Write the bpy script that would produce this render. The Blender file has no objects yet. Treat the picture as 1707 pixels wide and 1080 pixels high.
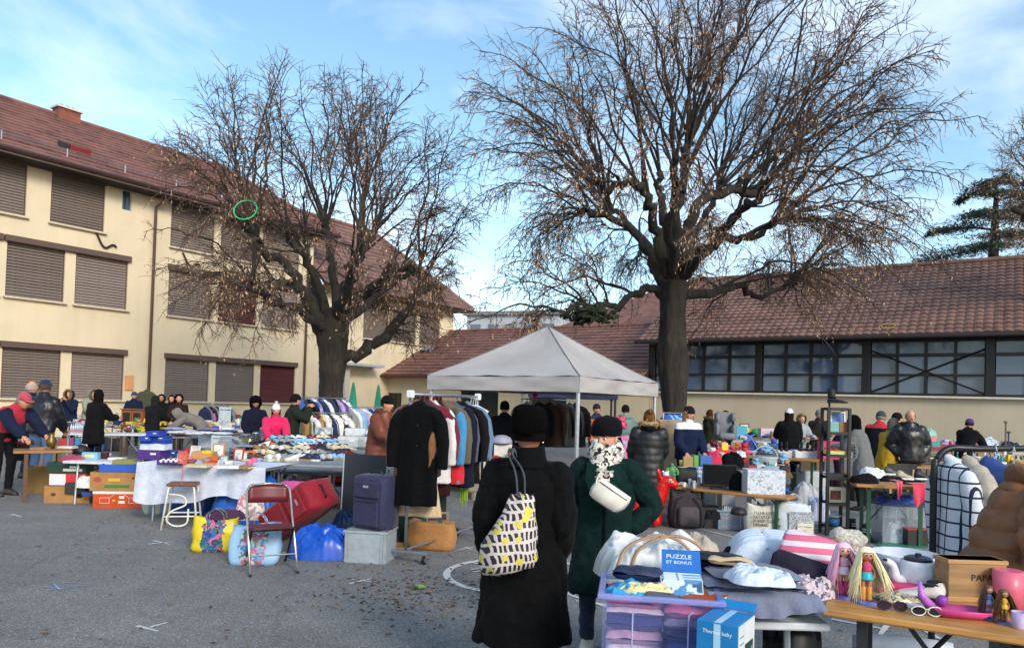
import bpy, bmesh, math, random
from mathutils import Vector as V, Matrix as MX, noise
rnd = random.Random(7)
S = bpy.context.scene
COL = S.collection
R = math.radians
# ------------------------------------------------------------------ camera
F, H, ROLL, PITCH = 1240.0, 1.65, R(1.69), R(1.39)
cam = bpy.data.cameras.new('camera'); cam_o = bpy.data.objects.new('camera', cam); COL.objects.link(cam_o)
cam.sensor_width = 36; cam.lens = 36*F/1707; cam.shift_y = 100/1707; cam.clip_start = .05; cam.clip_end = 6000
cam_o.matrix_world = MX.Translation((0, 0, H)) @ MX.Rotation(R(90)+PITCH, 4, 'X') @ MX.Rotation(ROLL, 4, 'Z')
S.camera = cam_o
S.render.resolution_x, S.render.resolution_y = 1024, 647
# ------------------------------------------------------------------ sky and sun
SUN_EL, SUN_AZ = R(27), R(150)          # azimuth measured clockwise from +Y
w = bpy.data.worlds.new('World'); S.world = w; w.use_nodes = True
nt = w.node_tree; N = nt.nodes; LK = nt.links
bg = N['Background']
sky = N.new('ShaderNodeTexSky'); sky.sky_type = 'NISHITA'; sky.sun_disc = False
sky.sun_elevation = SUN_EL; sky.sun_rotation = SUN_AZ; sky.air_density = 1.0; sky.dust_density = .6; sky.ozone_density = 1.3
tc = N.new('ShaderNodeTexCoord'); mp = N.new('ShaderNodeMapping'); mp.inputs['Scale'].default_value = (1.3, 1.3, 3.2); mp.inputs['Location'].default_value = (.35, .2, .1)
LK.new(tc.outputs['Generated'], mp.inputs['Vector'])
n1 = N.new('ShaderNodeTexNoise'); n1.inputs['Scale'].default_value = 2.1; n1.inputs['Detail'].default_value = 9; n1.inputs['Roughness'].default_value = .56; n1.inputs['Distortion'].default_value = .35
LK.new(mp.outputs[0], n1.inputs['Vector'])
cr = N.new('ShaderNodeValToRGB'); cr.color_ramp.elements[0].position = .45; cr.color_ramp.elements[1].position = .82
cr.color_ramp.elements[0].color = (.04, .04, .04, 1); cr.color_ramp.elements[1].color = (.92, .92, .92, 1)
LK.new(n1.outputs['Fac'], cr.inputs['Fac'])
mx = N.new('ShaderNodeMix'); mx.data_type = 'RGBA'
hs = N.new('ShaderNodeHueSaturation'); hs.inputs['Saturation'].default_value = 1.08; hs.inputs['Value'].default_value = .92; hs.inputs['Hue'].default_value = .486
LK.new(sky.outputs[0], hs.inputs['Color'])
LK.new(cr.outputs[0], mx.inputs['Factor']); LK.new(hs.outputs[0], mx.inputs['A']); mx.inputs['B'].default_value = (4.7, 5.2, 6.0, 1)
LK.new(mx.outputs['Result'], bg.inputs['Color']); bg.inputs['Strength'].default_value = .12
sun = bpy.data.lights.new('sun', 'SUN'); sun.energy = 1.3; sun.angle = R(18); sun.color = (1, .90, .76)
sun_o = bpy.data.objects.new('sun', sun); COL.objects.link(sun_o)
sd = V((math.sin(SUN_AZ)*math.cos(SUN_EL), math.cos(SUN_AZ)*math.cos(SUN_EL), math.sin(SUN_EL)))
sun_o.rotation_euler = sd.to_track_quat('Z', 'Y').to_euler()
S.view_settings.view_transform = 'Standard'; S.view_settings.look = 'None'; S.view_settings.gamma = 1; S.view_settings.use_curve_mapping = False
S.view_settings.exposure = 1.18
S.cycles.max_bounces = 6; S.cycles.transparent_max_bounces = 12; S.cycles.caustics_reflective = False; S.cycles.caustics_refractive = False
# ------------------------------------------------------------------ placing helpers
_cm = cam_o.matrix_world.to_3x3()
def ray(u, v): return _cm @ V(((u-853.5)/F, -(v-640)/F, -1))
def at(u, v, Y):                       # point seen at photo pixel (u, v) at distance Y
    r = ray(u, v); return r*(Y/r.y) + V((0, 0, H))
def G(u, v, z=0.0):                    # point of the level z seen at (u, v)
    r = ray(u, v); return r*((z-H)/r.z) + V((0, 0, H))
def X(u, Y, v=700): return at(u, v, Y).x
# ------------------------------------------------------------------ materials
def lin(h):
    if isinstance(h, (tuple, list)): return tuple(h[:3])
    h = h.lstrip('#'); c = [int(h[i:i+2], 16)/255 for i in (0, 2, 4)]
    return tuple(x/12.92 if x <= .04045 else ((x+.055)/1.055)**2.4 for x in c)
_mats = {}
def newmat(name):
    m = bpy.data.materials.new(name); m.use_nodes = True
    t = m.node_tree; return m, t.nodes, t.links, t.nodes['Principled BSDF']
def M(col, rough=.6, kind='plain', metal=0.0, col2=None, sc=None):
    key = (str(col), rough, kind, metal, str(col2), sc)
    if key in _mats: return _mats[key]
    c = lin(col); m, n, l, b = newmat(kind + '_mat')
    b.inputs['Roughness'].default_value = rough; b.inputs['Metallic'].default_value = metal
    tc = n.new('ShaderNodeTexCoord')
    def noise_(scale, detail=4, rough_=.55):
        x = n.new('ShaderNodeTexNoise'); x.inputs['Scale'].default_value = scale; x.inputs['Detail'].default_value = detail; x.inputs['Roughness'].default_value = rough_
        l.new(tc.outputs['Object'], x.inputs['Vector']); return x
    def ramp(fac, stops):
        r = n.new('ShaderNodeValToRGB'); e = r.color_ramp.elements
        while len(e) < len(stops): e.new(.5)
        for i, (p, cc) in enumerate(stops): e[i].position = p; e[i].color = (*cc, 1)
        l.new(fac, r.inputs['Fac']); return r.outputs['Color']
    def bump(fac, st, dist=.01):
        x = n.new('ShaderNodeBump'); x.inputs['Strength'].default_value = st; x.inputs['Distance'].default_value = dist
        l.new(fac, x.inputs['Height']); l.new(x.outputs[0], b.inputs['Normal'])
    def k(f): return tuple(min(1, x*f) for x in c)
    if kind == 'plain':
        x = noise_(sc or 14); l.new(ramp(x.outputs['Fac'], [(.3, k(.86)), (.7, k(1.1))]), b.inputs['Base Color'])
        bump(x.outputs['Fac'], .08, .004)
    elif kind == 'cloth':
        x = noise_(sc or 7, 5); y = noise_(240, 2)
        l.new(ramp(x.outputs['Fac'], [(.28, k(.84)), (.72, k(1.1))]), b.inputs['Base Color'])
        a = n.new('ShaderNodeMath'); a.operation = 'MULTIPLY_ADD'; a.inputs[1].default_value = 1.0
        z = n.new('ShaderNodeMath'); z.operation = 'MULTIPLY'; z.inputs[1].default_value = .12; l.new(y.outputs['Fac'], z.inputs[0])
        cz = noise_(13, 3, .5); cz.inputs['Distortion'].default_value = .8; c1 = n.new('ShaderNodeMath'); c1.operation = 'SUBTRACT'; c1.inputs[1].default_value = .5; l.new(cz.outputs['Fac'], c1.inputs[0]); c2_ = n.new('ShaderNodeMath'); c2_.operation = 'ABSOLUTE'; l.new(c1.outputs[0], c2_.inputs[0]); c3 = n.new('ShaderNodeMath'); c3.operation = 'MULTIPLY_ADD'; c3.inputs[1].default_value = .55; l.new(c2_.outputs[0], c3.inputs[0]); l.new(z.outputs[0], c3.inputs[2]); l.new(x.outputs['Fac'], a.inputs[0]); l.new(c3.outputs[0], a.inputs[2]); bump(a.outputs[0], .6, .035)
        dk_ = max(c) < .05; b.inputs['Sheen Weight'].default_value = .02 if dk_ else .12; b.inputs['Specular IOR Level'].default_value = .12 if dk_ else .3
    elif kind == 'print':                      # busy printed cloth / paper of two or three colours
        v = n.new('ShaderNodeTexVoronoi'); v.inputs['Scale'].default_value = sc or 22; w3 = noise_((sc or 22)*.8, 3); dm = n.new('ShaderNodeMix'); dm.data_type = 'RGBA'; dm.blend_type = 'LINEAR_LIGHT'; dm.inputs['Factor'].default_value = 1.6/(sc or 22); l.new(tc.outputs['Object'], dm.inputs['A']); l.new(w3.outputs['Color'], dm.inputs['B']); l.new(dm.outputs['Result'], v.inputs['Vector'])
        c2 = lin(col2 or '#ffffff'); sp = n.new('ShaderNodeSeparateColor'); l.new(v.outputs['Color'], sp.inputs[0])
        r = n.new('ShaderNodeValToRGB'); r.color_ramp.interpolation = 'CONSTANT'; e = r.color_ramp.elements; e.new(.5); e.new(.75)
        for i, (p, cc) in enumerate([(0, c), (.45, c2), (.72, k(.45)), (.86, tuple(.5*(a_+b_) for a_, b_ in zip(c, c2)))]): e[i].position = p; e[i].color = (*cc, 1)
        l.new(sp.outputs[0], r.inputs['Fac']); l.new(r.outputs[0], b.inputs['Base Color'])
        x = noise_(8, 4); bump(x.outputs['Fac'], .35, .02)
    elif kind in ('stripe', 'stripez', 'check'):
        c2 = lin(col2 or '#ffffff'); sx = n.new('ShaderNodeSeparateXYZ'); l.new(tc.outputs['Object'], sx.inputs[0])
        def band(o, width):
            a = n.new('ShaderNodeMath'); a.operation = 'MULTIPLY'; a.inputs[1].default_value = sc or 12; l.new(o, a.inputs[0])
            f = n.new('ShaderNodeMath'); f.operation = 'FRACT'; l.new(a.outputs[0], f.inputs[0])
            g = n.new('ShaderNodeMath'); g.operation = 'LESS_THAN'; g.inputs[1].default_value = width; l.new(f.outputs[0], g.inputs[0]); return g.outputs[0]
        if kind == 'check':
            a = n.new('ShaderNodeMath'); a.operation = 'MAXIMUM'; l.new(band(sx.outputs[0], .14), a.inputs[0]); l.new(band(sx.outputs[2], .14), a.inputs[1]); fac = a.outputs[0]
        else: fac = band(sx.outputs[2 if kind == 'stripez' else 0], .45)
        l.new(ramp(fac, [(.45, c), (.55, c2)]), b.inputs['Base Color']); x = noise_(9, 4); bump(x.outputs['Fac'], .4, .02)
    elif kind == 'panel':                      # plain bag with a printed centre panel
        v = n.new('ShaderNodeTexVoronoi'); v.inputs['Scale'].default_value = 26; w3 = noise_(14, 3); dm = n.new('ShaderNodeMix'); dm.data_type = 'RGBA'; dm.blend_type = 'LINEAR_LIGHT'; dm.inputs['Factor'].default_value = .09; l.new(tc.outputs['Object'], dm.inputs['A']); l.new(w3.outputs['Color'], dm.inputs['B']); l.new(dm.outputs['Result'], v.inputs['Vector']); sp = n.new('ShaderNodeSeparateColor'); l.new(v.outputs['Color'], sp.inputs[0])
        pc = ramp(sp.outputs[0], [(p_, lin(q_)) for p_, q_ in zip((0, .2, .4, .6, .8), col2)]); sx = n.new('ShaderNodeSeparateXYZ'); l.new(dm.outputs['Result'], sx.inputs[0]); ab = n.new('ShaderNodeMath'); ab.operation = 'ABSOLUTE'; l.new(sx.outputs[0], ab.inputs[0]); lt = n.new('ShaderNodeMath'); lt.operation = 'LESS_THAN'; lt.inputs[1].default_value = sc; l.new(ab.outputs[0], lt.inputs[0])
        mm = n.new('ShaderNodeMix'); mm.data_type = 'RGBA'; l.new(lt.outputs[0], mm.inputs['Factor']); mm.inputs['A'].default_value = (*c, 1); l.new(pc, mm.inputs['B']); l.new(mm.outputs['Result'], b.inputs['Base Color']); x = noise_(8, 4); bump(x.outputs['Fac'], .4, .02)
    elif kind == 'card':
        x = noise_(5, 4); wv = n.new('ShaderNodeTexWave'); wv.inputs['Scale'].default_value = 60; wv.bands_direction = 'Z'; l.new(tc.outputs['Object'], wv.inputs['Vector'])
        l.new(ramp(x.outputs['Fac'], [(.3, k(.8)), (.7, k(1.1))]), b.inputs['Base Color']); bump(wv.outputs['Fac'], .05, .003)
    elif kind == 'wood':
        mpp = n.new('ShaderNodeMapping'); mpp.inputs['Scale'].default_value = (1.5, 14, 14); l.new(tc.outputs['Object'], mpp.inputs[0])
        x = n.new('ShaderNodeTexNoise'); x.inputs['Scale'].default_value = 3; x.inputs['Detail'].default_value = 6; x.inputs['Distortion'].default_value = .6; l.new(mpp.outputs[0], x.inputs['Vector'])
        l.new(ramp(x.outputs['Fac'], [(.25, k(.6)), (.5, k(.95)), (.75, k(1.2))]), b.inputs['Base Color']); bump(x.outputs['Fac'], .12, .004)
    elif kind == 'render':                     # wall plaster, slightly weathered
        x = noise_(.6, 6); y = noise_(55, 4); mpp = n.new('ShaderNodeMapping'); mpp.inputs['Scale'].default_value = (2.2, 2.2, .10); l.new(tc.outputs['Object'], mpp.inputs[0]); s_ = noise_(1.6, 5, .65); l.new(mpp.outputs[0], s_.inputs['Vector'])
        mm = n.new('ShaderNodeMix'); mm.data_type = 'RGBA'; mm.blend_type = 'MULTIPLY'; mm.inputs['Factor'].default_value = 1; l.new(ramp(x.outputs['Fac'], [(.25, k(.86)), (.5, k(.99)), (.75, k(1.06))]), mm.inputs['A']); l.new(ramp(s_.outputs['Fac'], [(.3, (.95, .945, .94)), (.5, (1, 1, 1)), (.75, (1.015, 1.015, 1.015))]), mm.inputs['B']); l.new(mm.outputs['Result'], b.inputs['Base Color']); bump(y.outputs['Fac'], .15, .01)
    elif kind == 'tile':
        x = noise_(1.1, 6); v = n.new('ShaderNodeTexVoronoi'); v.inputs['Scale'].default_value = 3.2; l.new(tc.outputs['Object'], v.inputs['Vector'])
        sp = n.new('ShaderNodeSeparateColor'); l.new(v.outputs['Color'], sp.inputs[0])
        a = n.new('ShaderNodeMath'); a.operation = 'MULTIPLY_ADD'; a.inputs[1].default_value = .35; l.new(sp.outputs[0], a.inputs[0]); l.new(x.outputs['Fac'], a.inputs[2])
        l.new(ramp(a.outputs[0], [(.35, k(.62)), (.65, k(1.0)), (.95, k(1.28))]), b.inputs['Base Color']); y = noise_(40, 3); bump(y.outputs['Fac'], .2, .01)
    elif kind == 'bark':
        mpp = n.new('ShaderNodeMapping'); mpp.inputs['Scale'].default_value = (1, 1, .18); l.new(tc.outputs['Object'], mpp.inputs[0])
        x = n.new('ShaderNodeTexNoise'); x.inputs['Scale'].default_value = 13; x.inputs['Detail'].default_value = 8; x.inputs['Roughness'].default_value = .7; l.new(mpp.outputs[0], x.inputs['Vector'])
        c2 = lin(col2 or col); y = noise_(1.4, 4)
        base = ramp(x.outputs['Fac'], [(.32, k(.35)), (.5, k(1)), (.68, k(1.7))])
        mm = n.new('ShaderNodeMix'); mm.data_type = 'RGBA'; l.new(ramp(y.outputs['Fac'], [(.5, (0, 0, 0)), (.68, (.6, .6, .6))]), mm.inputs['Factor']); l.new(base, mm.inputs['A']); mm.inputs['B'].default_value = (*c2, 1)
        l.new(mm.outputs['Result'], b.inputs['Base Color']); bump(x.outputs['Fac'], .9, .06)
    elif kind == 'leaf':
        y = noise_(1.2, 3); l.new(ramp(y.outputs['Fac'], [(.3, k(.6)), (.5, k(1)), (.7, k(1.4))]), b.inputs['Base Color'])
    elif kind == 'fur':
        b.inputs['Specular IOR Level'].default_value = .05; x = noise_(60, 4, .7); l.new(ramp(x.outputs['Fac'], [(.3, k(.5)), (.7, k(1.4))]), b.inputs['Base Color']); bump(x.outputs['Fac'], 1, .03)
    elif kind == 'clear':                      # translucent plastic
        b.inputs['Base Color'].default_value = (*c, 1); b.inputs['Alpha'].default_value = sc or .3
    elif kind == 'flat':
        b.inputs['Base Color'].default_value = (*c, 1)
    _mats[key] = m; return m
def cloth(c, r=.85): return M(c, r, 'cloth')
STEEL = M('#b9bcc0', .3, 'plain', .9); DKSTEEL = M('#3b3e42', .4, 'plain', .7); WHITE = M('#d8dade', .45); BLACK = M('#141416', .5)
# ------------------------------------------------------------------ mesh builder
class MB:
    def __init__(s): s.v = []; s.f = []; s.mi = []; s.ms = []; s.c = 0; s.T = None
    def mat(s, m):
        if m not in s.ms: s.ms.append(m)
        s.c = s.ms.index(m); return s
    def add(s, vs, fs):
        o = len(s.v)
        s.v += [s.T @ V(p) for p in vs] if s.T is not None else [V(p) for p in vs]
        s.f += [tuple(i+o for i in f) for f in fs]; s.mi += [s.c]*len(fs); return s
    def box(s, c, d, rz=0, bev=0, ry=0, rx=0, taper=1.0):
        x, y, z = d[0]/2, d[1]/2, d[2]/2; vs = []; 
        m = MX.Translation(c) @ MX.Rotation(rz, 4, 'Z') @ MX.Rotation(ry, 4, 'Y') @ MX.Rotation(rx, 4, 'X')
        if bev <= 0:
            for k in (-1, 1):
                t = taper if k < 0 else 1
                vs += [m @ V((-x*t, -y*t, k*z)), m @ V((x*t, -y*t, k*z)), m @ V((x*t, y*t, k*z)), m @ V((-x*t, y*t, k*z))]
            return s.add(vs, [(3, 2, 1, 0), (4, 5, 6, 7), (0, 1, 5, 4), (1, 2, 6, 5), (2, 3, 7, 6), (3, 0, 4, 7)])
        b = min(bev, x*.9, y*.9, z*.9); rings = []
        def ring(zz, ins, t): 
            xx, yy = (x-ins)*t, (y-ins)*t; bb = b*.6
            return [m @ V(p) for p in ((-xx+bb, -yy, zz), (xx-bb, -yy, zz), (xx, -yy+bb, zz), (xx, yy-bb, zz), (xx-bb, yy, zz), (-xx+bb, yy, zz), (-xx, yy-bb, zz), (-xx, -yy+bb, zz))]
        return s.loft([ring(-z, b*.7, taper), ring(-z+b, 0, taper), ring(z-b, 0, 1), ring(z, b*.7, 1)])
    def loft(s, rings, closed=True, cap=True):
        n = len(rings[0]); vs = [p for r in rings for p in r]; fs = []
        for i in range(len(rings)-1):
            for j in range(n if closed else n-1):
                k = (j+1) % n; fs.append((i*n+j, i*n+k, (i+1)*n+k, (i+1)*n+j))
        if cap and closed: fs += [tuple(range(n))[::-1], tuple(range((len(rings)-1)*n, len(rings)*n))]
        return s.add(vs, fs)
    def tube(s, pts, r, n=6, cap=True, flat=1.0):
        pts = [V(p) for p in pts]; rs = r if isinstance(r, (list, tuple)) else [r]*len(pts); rings = []; prev = None
        for i, p in enumerate(pts):
            t = (pts[min(i+1, len(pts)-1)]-pts[max(i-1, 0)])
            t = t.normalized() if t.length > 1e-9 else V((0, 0, 1))
            if prev is None: a = t.cross(V((0, 0, 1)) if abs(t.z) < .9 else V((1, 0, 0))).normalized()
            else: a = (prev-t*prev.dot(t)); a = a.normalized() if a.length > 1e-6 else t.orthogonal().normalized()
            prev = a; b = t.cross(a)
            rings.append([p+(a*math.cos(q)+b*math.sin(q)*flat)*rs[i] for q in (2*math.pi*k/n for k in range(n))])
        return s.loft(rings, True, cap)
    def lathe(s, prof, n=14, c=(0, 0, 0)):
        c = V(c); return s.loft([[c+V((r*math.cos(2*math.pi*k/n), r*math.sin(2*math.pi*k/n), z)) for k in range(n)] for r, z in prof])
    def ball(s, c, r, nu=12, nv=8):
        c = V(c); r = (r, r, r) if isinstance(r, (int, float)) else r
        return s.loft([[c+V((r[0]*math.sin(a)*math.cos(2*math.pi*k/nu), r[1]*math.sin(a)*math.sin(2*math.pi*k/nu), -r[2]*math.cos(a))) for k in range(nu)]
                       for a in (math.pi*(.03+.94*i/nv) for i in range(nv+1))])
    def quad(s, a, b, c, d): return s.add([a, b, c, d], [(0, 1, 2, 3)])
    def poly(s, pts): return s.add(pts, [tuple(range(len(pts)))])
    def prism(s, pts, h, zdir=V((0, 0, 1))):      # flat outline extruded along zdir
        a = [V(p) for p in pts]; return s.loft([a, [p+zdir*h for p in a]])
    def grid(s, fn, nu, nv, thick=0):
        vs = [V(fn(i/nu, j/nv)) for j in range(nv+1) for i in range(nu+1)]; w_ = nu+1
        fs = [(j*w_+i, j*w_+i+1, (j+1)*w_+i+1, (j+1)*w_+i) for j in range(nv) for i in range(nu)]
        return s.add(vs, fs)
    def mesh(s, name, smooth=False):
        me = bpy.data.meshes.new(name); me.from_pydata(s.v, [], s.f); me.update()
        for m in s.ms: me.materials.append(m)
        if len(s.ms) > 1: me.polygons.foreach_set('material_index', s.mi)
        if smooth: me.polygons.foreach_set('use_smooth', [True]*len(s.f))
        return me
    def build(s, name, parent=None, smooth=False, loc=None, rz=None):
        return obj(name, s.mesh(name, smooth), parent, loc, rz)
def obj(name, me, parent=None, loc=None, rz=None):
    o = bpy.data.objects.new(name, me); COL.objects.link(o)
    if parent is not None: o.parent = parent
    if loc is not None: o.location = loc
    if rz is not None: o.rotation_euler.z = rz
    return o
def tag(o, label=None, cat=None, group=None, kind=None):
    if label: o['label'] = label
    if cat: o['category'] = cat
    if group: o['group'] = group
    if kind: o['kind'] = kind
    return o
def thing(name, label, cat, loc=(0, 0, 0), rz=0, group=None):
    o = obj(name, None, None, loc, rz); return tag(o, label, cat, group)
def copy_tree(o, parent=None):
    c = o.copy(); COL.objects.link(c)
    if parent is not None: c.parent = parent
    for ch in o.children: copy_tree(ch, c)
    return c
def bx(name, c, d, m, parent=None, bev=0, rz=0, **k): return MB().mat(m).box(c, d, rz, bev, **k).build(name, parent)
def remesh(me, voxel, smooth=3, fac=.5, dec=None):    # fuse overlapping closed shells into one continuous skin
    o = bpy.data.objects.new('tmp', me); COL.objects.link(o)
    r = o.modifiers.new('r', 'REMESH'); r.mode = 'VOXEL'; r.voxel_size = voxel; r.use_smooth_shade = True
    if smooth: q = o.modifiers.new('s', 'SMOOTH'); q.iterations = smooth; q.factor = fac
    if dec: q = o.modifiers.new('d', 'DECIMATE'); q.ratio = dec
    dg = bpy.context.evaluated_depsgraph_get(); me2 = bpy.data.meshes.new_from_object(o.evaluated_get(dg))
    mats = list(me.materials); bpy.data.objects.remove(o); bpy.data.meshes.remove(me)
    me2.materials.clear()
    for m in mats: me2.materials.append(m)
    return me2
def wrinkle(me, amp, freq=9.0, stretch=(1, 1, .5), seed=0):
    off = V((seed*3.1, seed*1.7, 0))
    ns = [v.normal.copy() for v in me.vertices]
    for v, nrm in zip(me.vertices, ns):
        p = V((v.co.x*stretch[0], v.co.y*stretch[1], v.co.z*stretch[2]))*freq+off
        v.co += nrm*(noise.noise(p)+.5*noise.noise(p*2.1))*amp
    me.update()
def text(s, size, m, parent, loc, rot, ext=.001, name='lettering', al='CENTER'):
    cu = bpy.data.curves.new('t', 'FONT'); cu.body = s; cu.size = size; cu.extrude = ext; cu.align_x = al; cu.align_y = 'CENTER'; cu.resolution_u = 2
    o = bpy.data.objects.new('t', cu); COL.objects.link(o)
    me = bpy.data.meshes.new_from_object(o.evaluated_get(bpy.context.evaluated_depsgraph_get())); bpy.data.objects.remove(o)
    me.materials.clear(); me.materials.append(m)
    q = obj(name, me, parent, loc); q.rotation_euler = rot; return q
# ================================================================== ground
gm, n, l, b = newmat('asphalt')
tcg = n.new('ShaderNodeTexCoord')
def _n(sc, det=5, ro=.6):
    x = n.new('ShaderNodeTexNoise'); x.inputs['Scale'].default_value = sc; x.inputs['Detail'].default_value = det; x.inputs['Roughness'].default_value = ro; l.new(tcg.outputs['Object'], x.inputs['Vector']); return x
a1, a2, a3 = _n(.22, 6), _n(1.6, 6, .7), _n(70, 3, .8)
def _r(fac, st):
    r = n.new('ShaderNodeValToRGB'); e = r.color_ramp.elements
    while len(e) < len(st): e.new(.5)
    for i, (p, c) in enumerate(st): e[i].position = p; e[i].color = (*c, 1)
    l.new(fac, r.inputs['Fac']); return r.outputs[0]
def _mul(a, b_):
    q = n.new('ShaderNodeMix'); q.data_type = 'RGBA'; q.blend_type = 'MULTIPLY'; q.inputs['Factor'].default_value = 1; l.new(a, q.inputs['A']); l.new(b_, q.inputs['B']); return q.outputs['Result']
base = _r(a1.outputs['Fac'], [(.3, (.172, .168, .163)), (.7, (.25, .243, .234))])
blot = _r(a2.outputs['Fac'], [(.3, (.80, .80, .80)), (.6, (1, 1, 1)), (.8, (1.12, 1.11, 1.08))])
vor = n.new('ShaderNodeTexVoronoi'); vor.inputs['Scale'].default_value = 130; l.new(tcg.outputs['Object'], vor.inputs['Vector'])
sp = n.new('ShaderNodeSeparateColor'); l.new(vor.outputs['Color'], sp.inputs[0])
grain = _r(sp.outputs[0], [(.0, (.55, .55, .56)), (.5, (.95, .95, .95)), (.86, (1.1, 1.1, 1.1)), (1, (2.1, 2.05, 1.95))])
l.new(_mul(_mul(base, blot), grain), b.inputs['Base Color'])
b.inputs['Roughness'].default_value = .85
ck = n.new('ShaderNodeTexVoronoi'); ck.feature = 'DISTANCE_TO_EDGE'; ck.inputs['Scale'].default_value = .33; wq = _n(1.3, 5, .7); dq = n.new('ShaderNodeMix'); dq.data_type = 'RGBA'; dq.blend_type = 'LINEAR_LIGHT'; dq.inputs['Factor'].default_value = .28; l.new(tcg.outputs['Object'], dq.inputs['A']); l.new(wq.outputs['Color'], dq.inputs['B']); l.new(dq.outputs['Result'], ck.inputs['Vector'])
l.new(_mul(_mul(_mul(base, blot), grain), _r(ck.outputs['Distance'], [(.0, (.8, .8, .8)), (.004, (.86, .86, .86)), (.008, (1, 1, 1)), (1, (1, 1, 1))])), b.inputs['Base Color'])
bp = n.new('ShaderNodeBump'); bp.inputs['Strength'].default_value = .5; bp.inputs['Distance'].default_value = .006; l.new(vor.outputs['Distance'], bp.inputs['Height']); l.new(bp.outputs[0], b.inputs['Normal'])
g = MB().mat(gm); g.quad((-900, -200, 0), (900, -200, 0), (900, 1500, 0), (-900, 1500, 0))
tag(g.build('ground'), 'grey asphalt of the school yard with chalk and paint marks', kind='structure')
# painted marks --------------------------------------------------------
chalk = M((.55, .55, .54), .9, 'plain', 0, None, 60); paint = M((.62, .62, .60), .8, 'plain', 0, None, 40)
def stroke(mb, p, q, wd, z=.004):
    p, q = V(p), V(q); d = (q-p).normalized(); nn = V((-d.y, d.x, 0))*wd/2
    mb.quad(p-nn+V((0, 0, z)), q-nn*.6+V((0, 0, z)), q+nn*.6+V((0, 0, z)), p+nn+V((0, 0, z)))
def cross(u, v, lines, label):
    mb = MB().mat(chalk); z = .004
    for a, b_ in lines: stroke(mb, G(*a), G(*b_), .035, z); z += .0012
    tag(mb.build('chalk_mark'), label, 'chalk mark', 'chalk marks on the asphalt')
cross(0, 0, [((247, 907), (287, 903)), ((256, 901), (284, 908))], 'small white chalk cross on the asphalt left of the yellow bag')
cross(0, 0, [((228, 1043), (263, 1052)), ((250, 1046), (278, 1038))], 'white chalk tick on bare asphalt at the bottom left')
cross(0, 0, [((10, 860), (38, 858)), ((20, 857), (36, 862))], 'faint white chalk cross at the far left edge in front of the man')
cross(0, 0, [((583, 973), (620, 964)), ((584, 965), (619, 970))], 'white chalk cross in front of the grey plastic crate')
cross(0, 0, [((765, 916), (790, 912)), ((775, 912), (788, 917))], 'faint chalk cross beside the wheels of the clothes rail')
mb = MB().mat(M('#8fa3bf', .9, 'plain', 0, None, 50)); z = .004
for a, b_ in [((86, 972), (125, 971)), ((80, 983), (130, 979)), ((100, 983), (90, 974)), ((110, 978), (145, 977)), ((70, 979), (95, 980))]: stroke(mb, G(*a), G(*b_), .02, z); z += .0012
tag(mb.build('chalk_scribble'), 'pale blue chalk scribble on the asphalt at the left', 'chalk mark', 'chalk marks on the asphalt')
# big painted game circle behind the woman in black
c0, rad = V((.42, 6.7, 0)), 1.05
c0 = (G(740, 952)+G(1010, 965))/2; rad = (G(740, 952)-G(1010, 965)).length/2
mb = MB().mat(paint)
def arc(mb, c, r, wd, a0, a1, z=.004, n_=48):
    for i in range(n_):
        p, q = (a0+(a1-a0)*i/n_, a0+(a1-a0)*(i+1)/n_)
        mb.quad(*[c+V((math.cos(t)*rr, math.sin(t)*rr, z)) for t, rr in ((p, r-wd), (q, r-wd), (q, r), (p, r))])
arc(mb, c0, rad, .07, 0, 2*math.pi)
for i, t in enumerate((.3, 2.4, 4.2)): stroke(mb, c0+V((math.cos(t), math.sin(t), 0))*.1, c0+V((math.cos(t), math.sin(t), 0))*(rad-.08), .05, .0052+i*.0012)
stroke(mb, G(785, 950), G(800, 948), .03, .009); stroke(mb, G(788, 954), G(806, 952), .03, .0102)
tag(mb.build('painted_circle'), 'white painted game circle with spokes on the ground behind the woman in black', 'ground marking')
for nm_, ls in (('white painted hopscotch lines beneath the woman in the green coat', [((1040, 990), (1012, 1012)), ((1012, 1012), (950, 992)), ((1020, 1010), (960, 1002))]), ('white painted T shaped mark below the foreground beer table', [((1386, 1032), (1480, 1050)), ((1480, 1040), (1466, 1060))]), ('short white painted bar below the sunglasses table', [((1540, 1050), (1580, 1072))])):
    mb = MB().mat(paint)
    for i, (a, b_) in enumerate(ls): stroke(mb, G(*a), G(*b_), .05, .0056+i*.0012)
    tag(mb.build('painted_line'), nm_, 'ground marking')
mb = MB().mat(M((.45, .45, .46), .9, 'plain', 0, None, 30))
for i in range(5): stroke(mb, V((1.6+i*2.2, 11.9+i*.35, 0)), V((3.5+i*2.2, 8.6+i*.3, 0)), .09, .0045+i*.0002)
stroke(mb, V((3, 10.6, 0)), V((10, 10.0, 0)), .09, .0062)
tag(mb.build('bay_lines'), 'worn white parking lines under the right hand stalls', 'ground marking')
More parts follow.
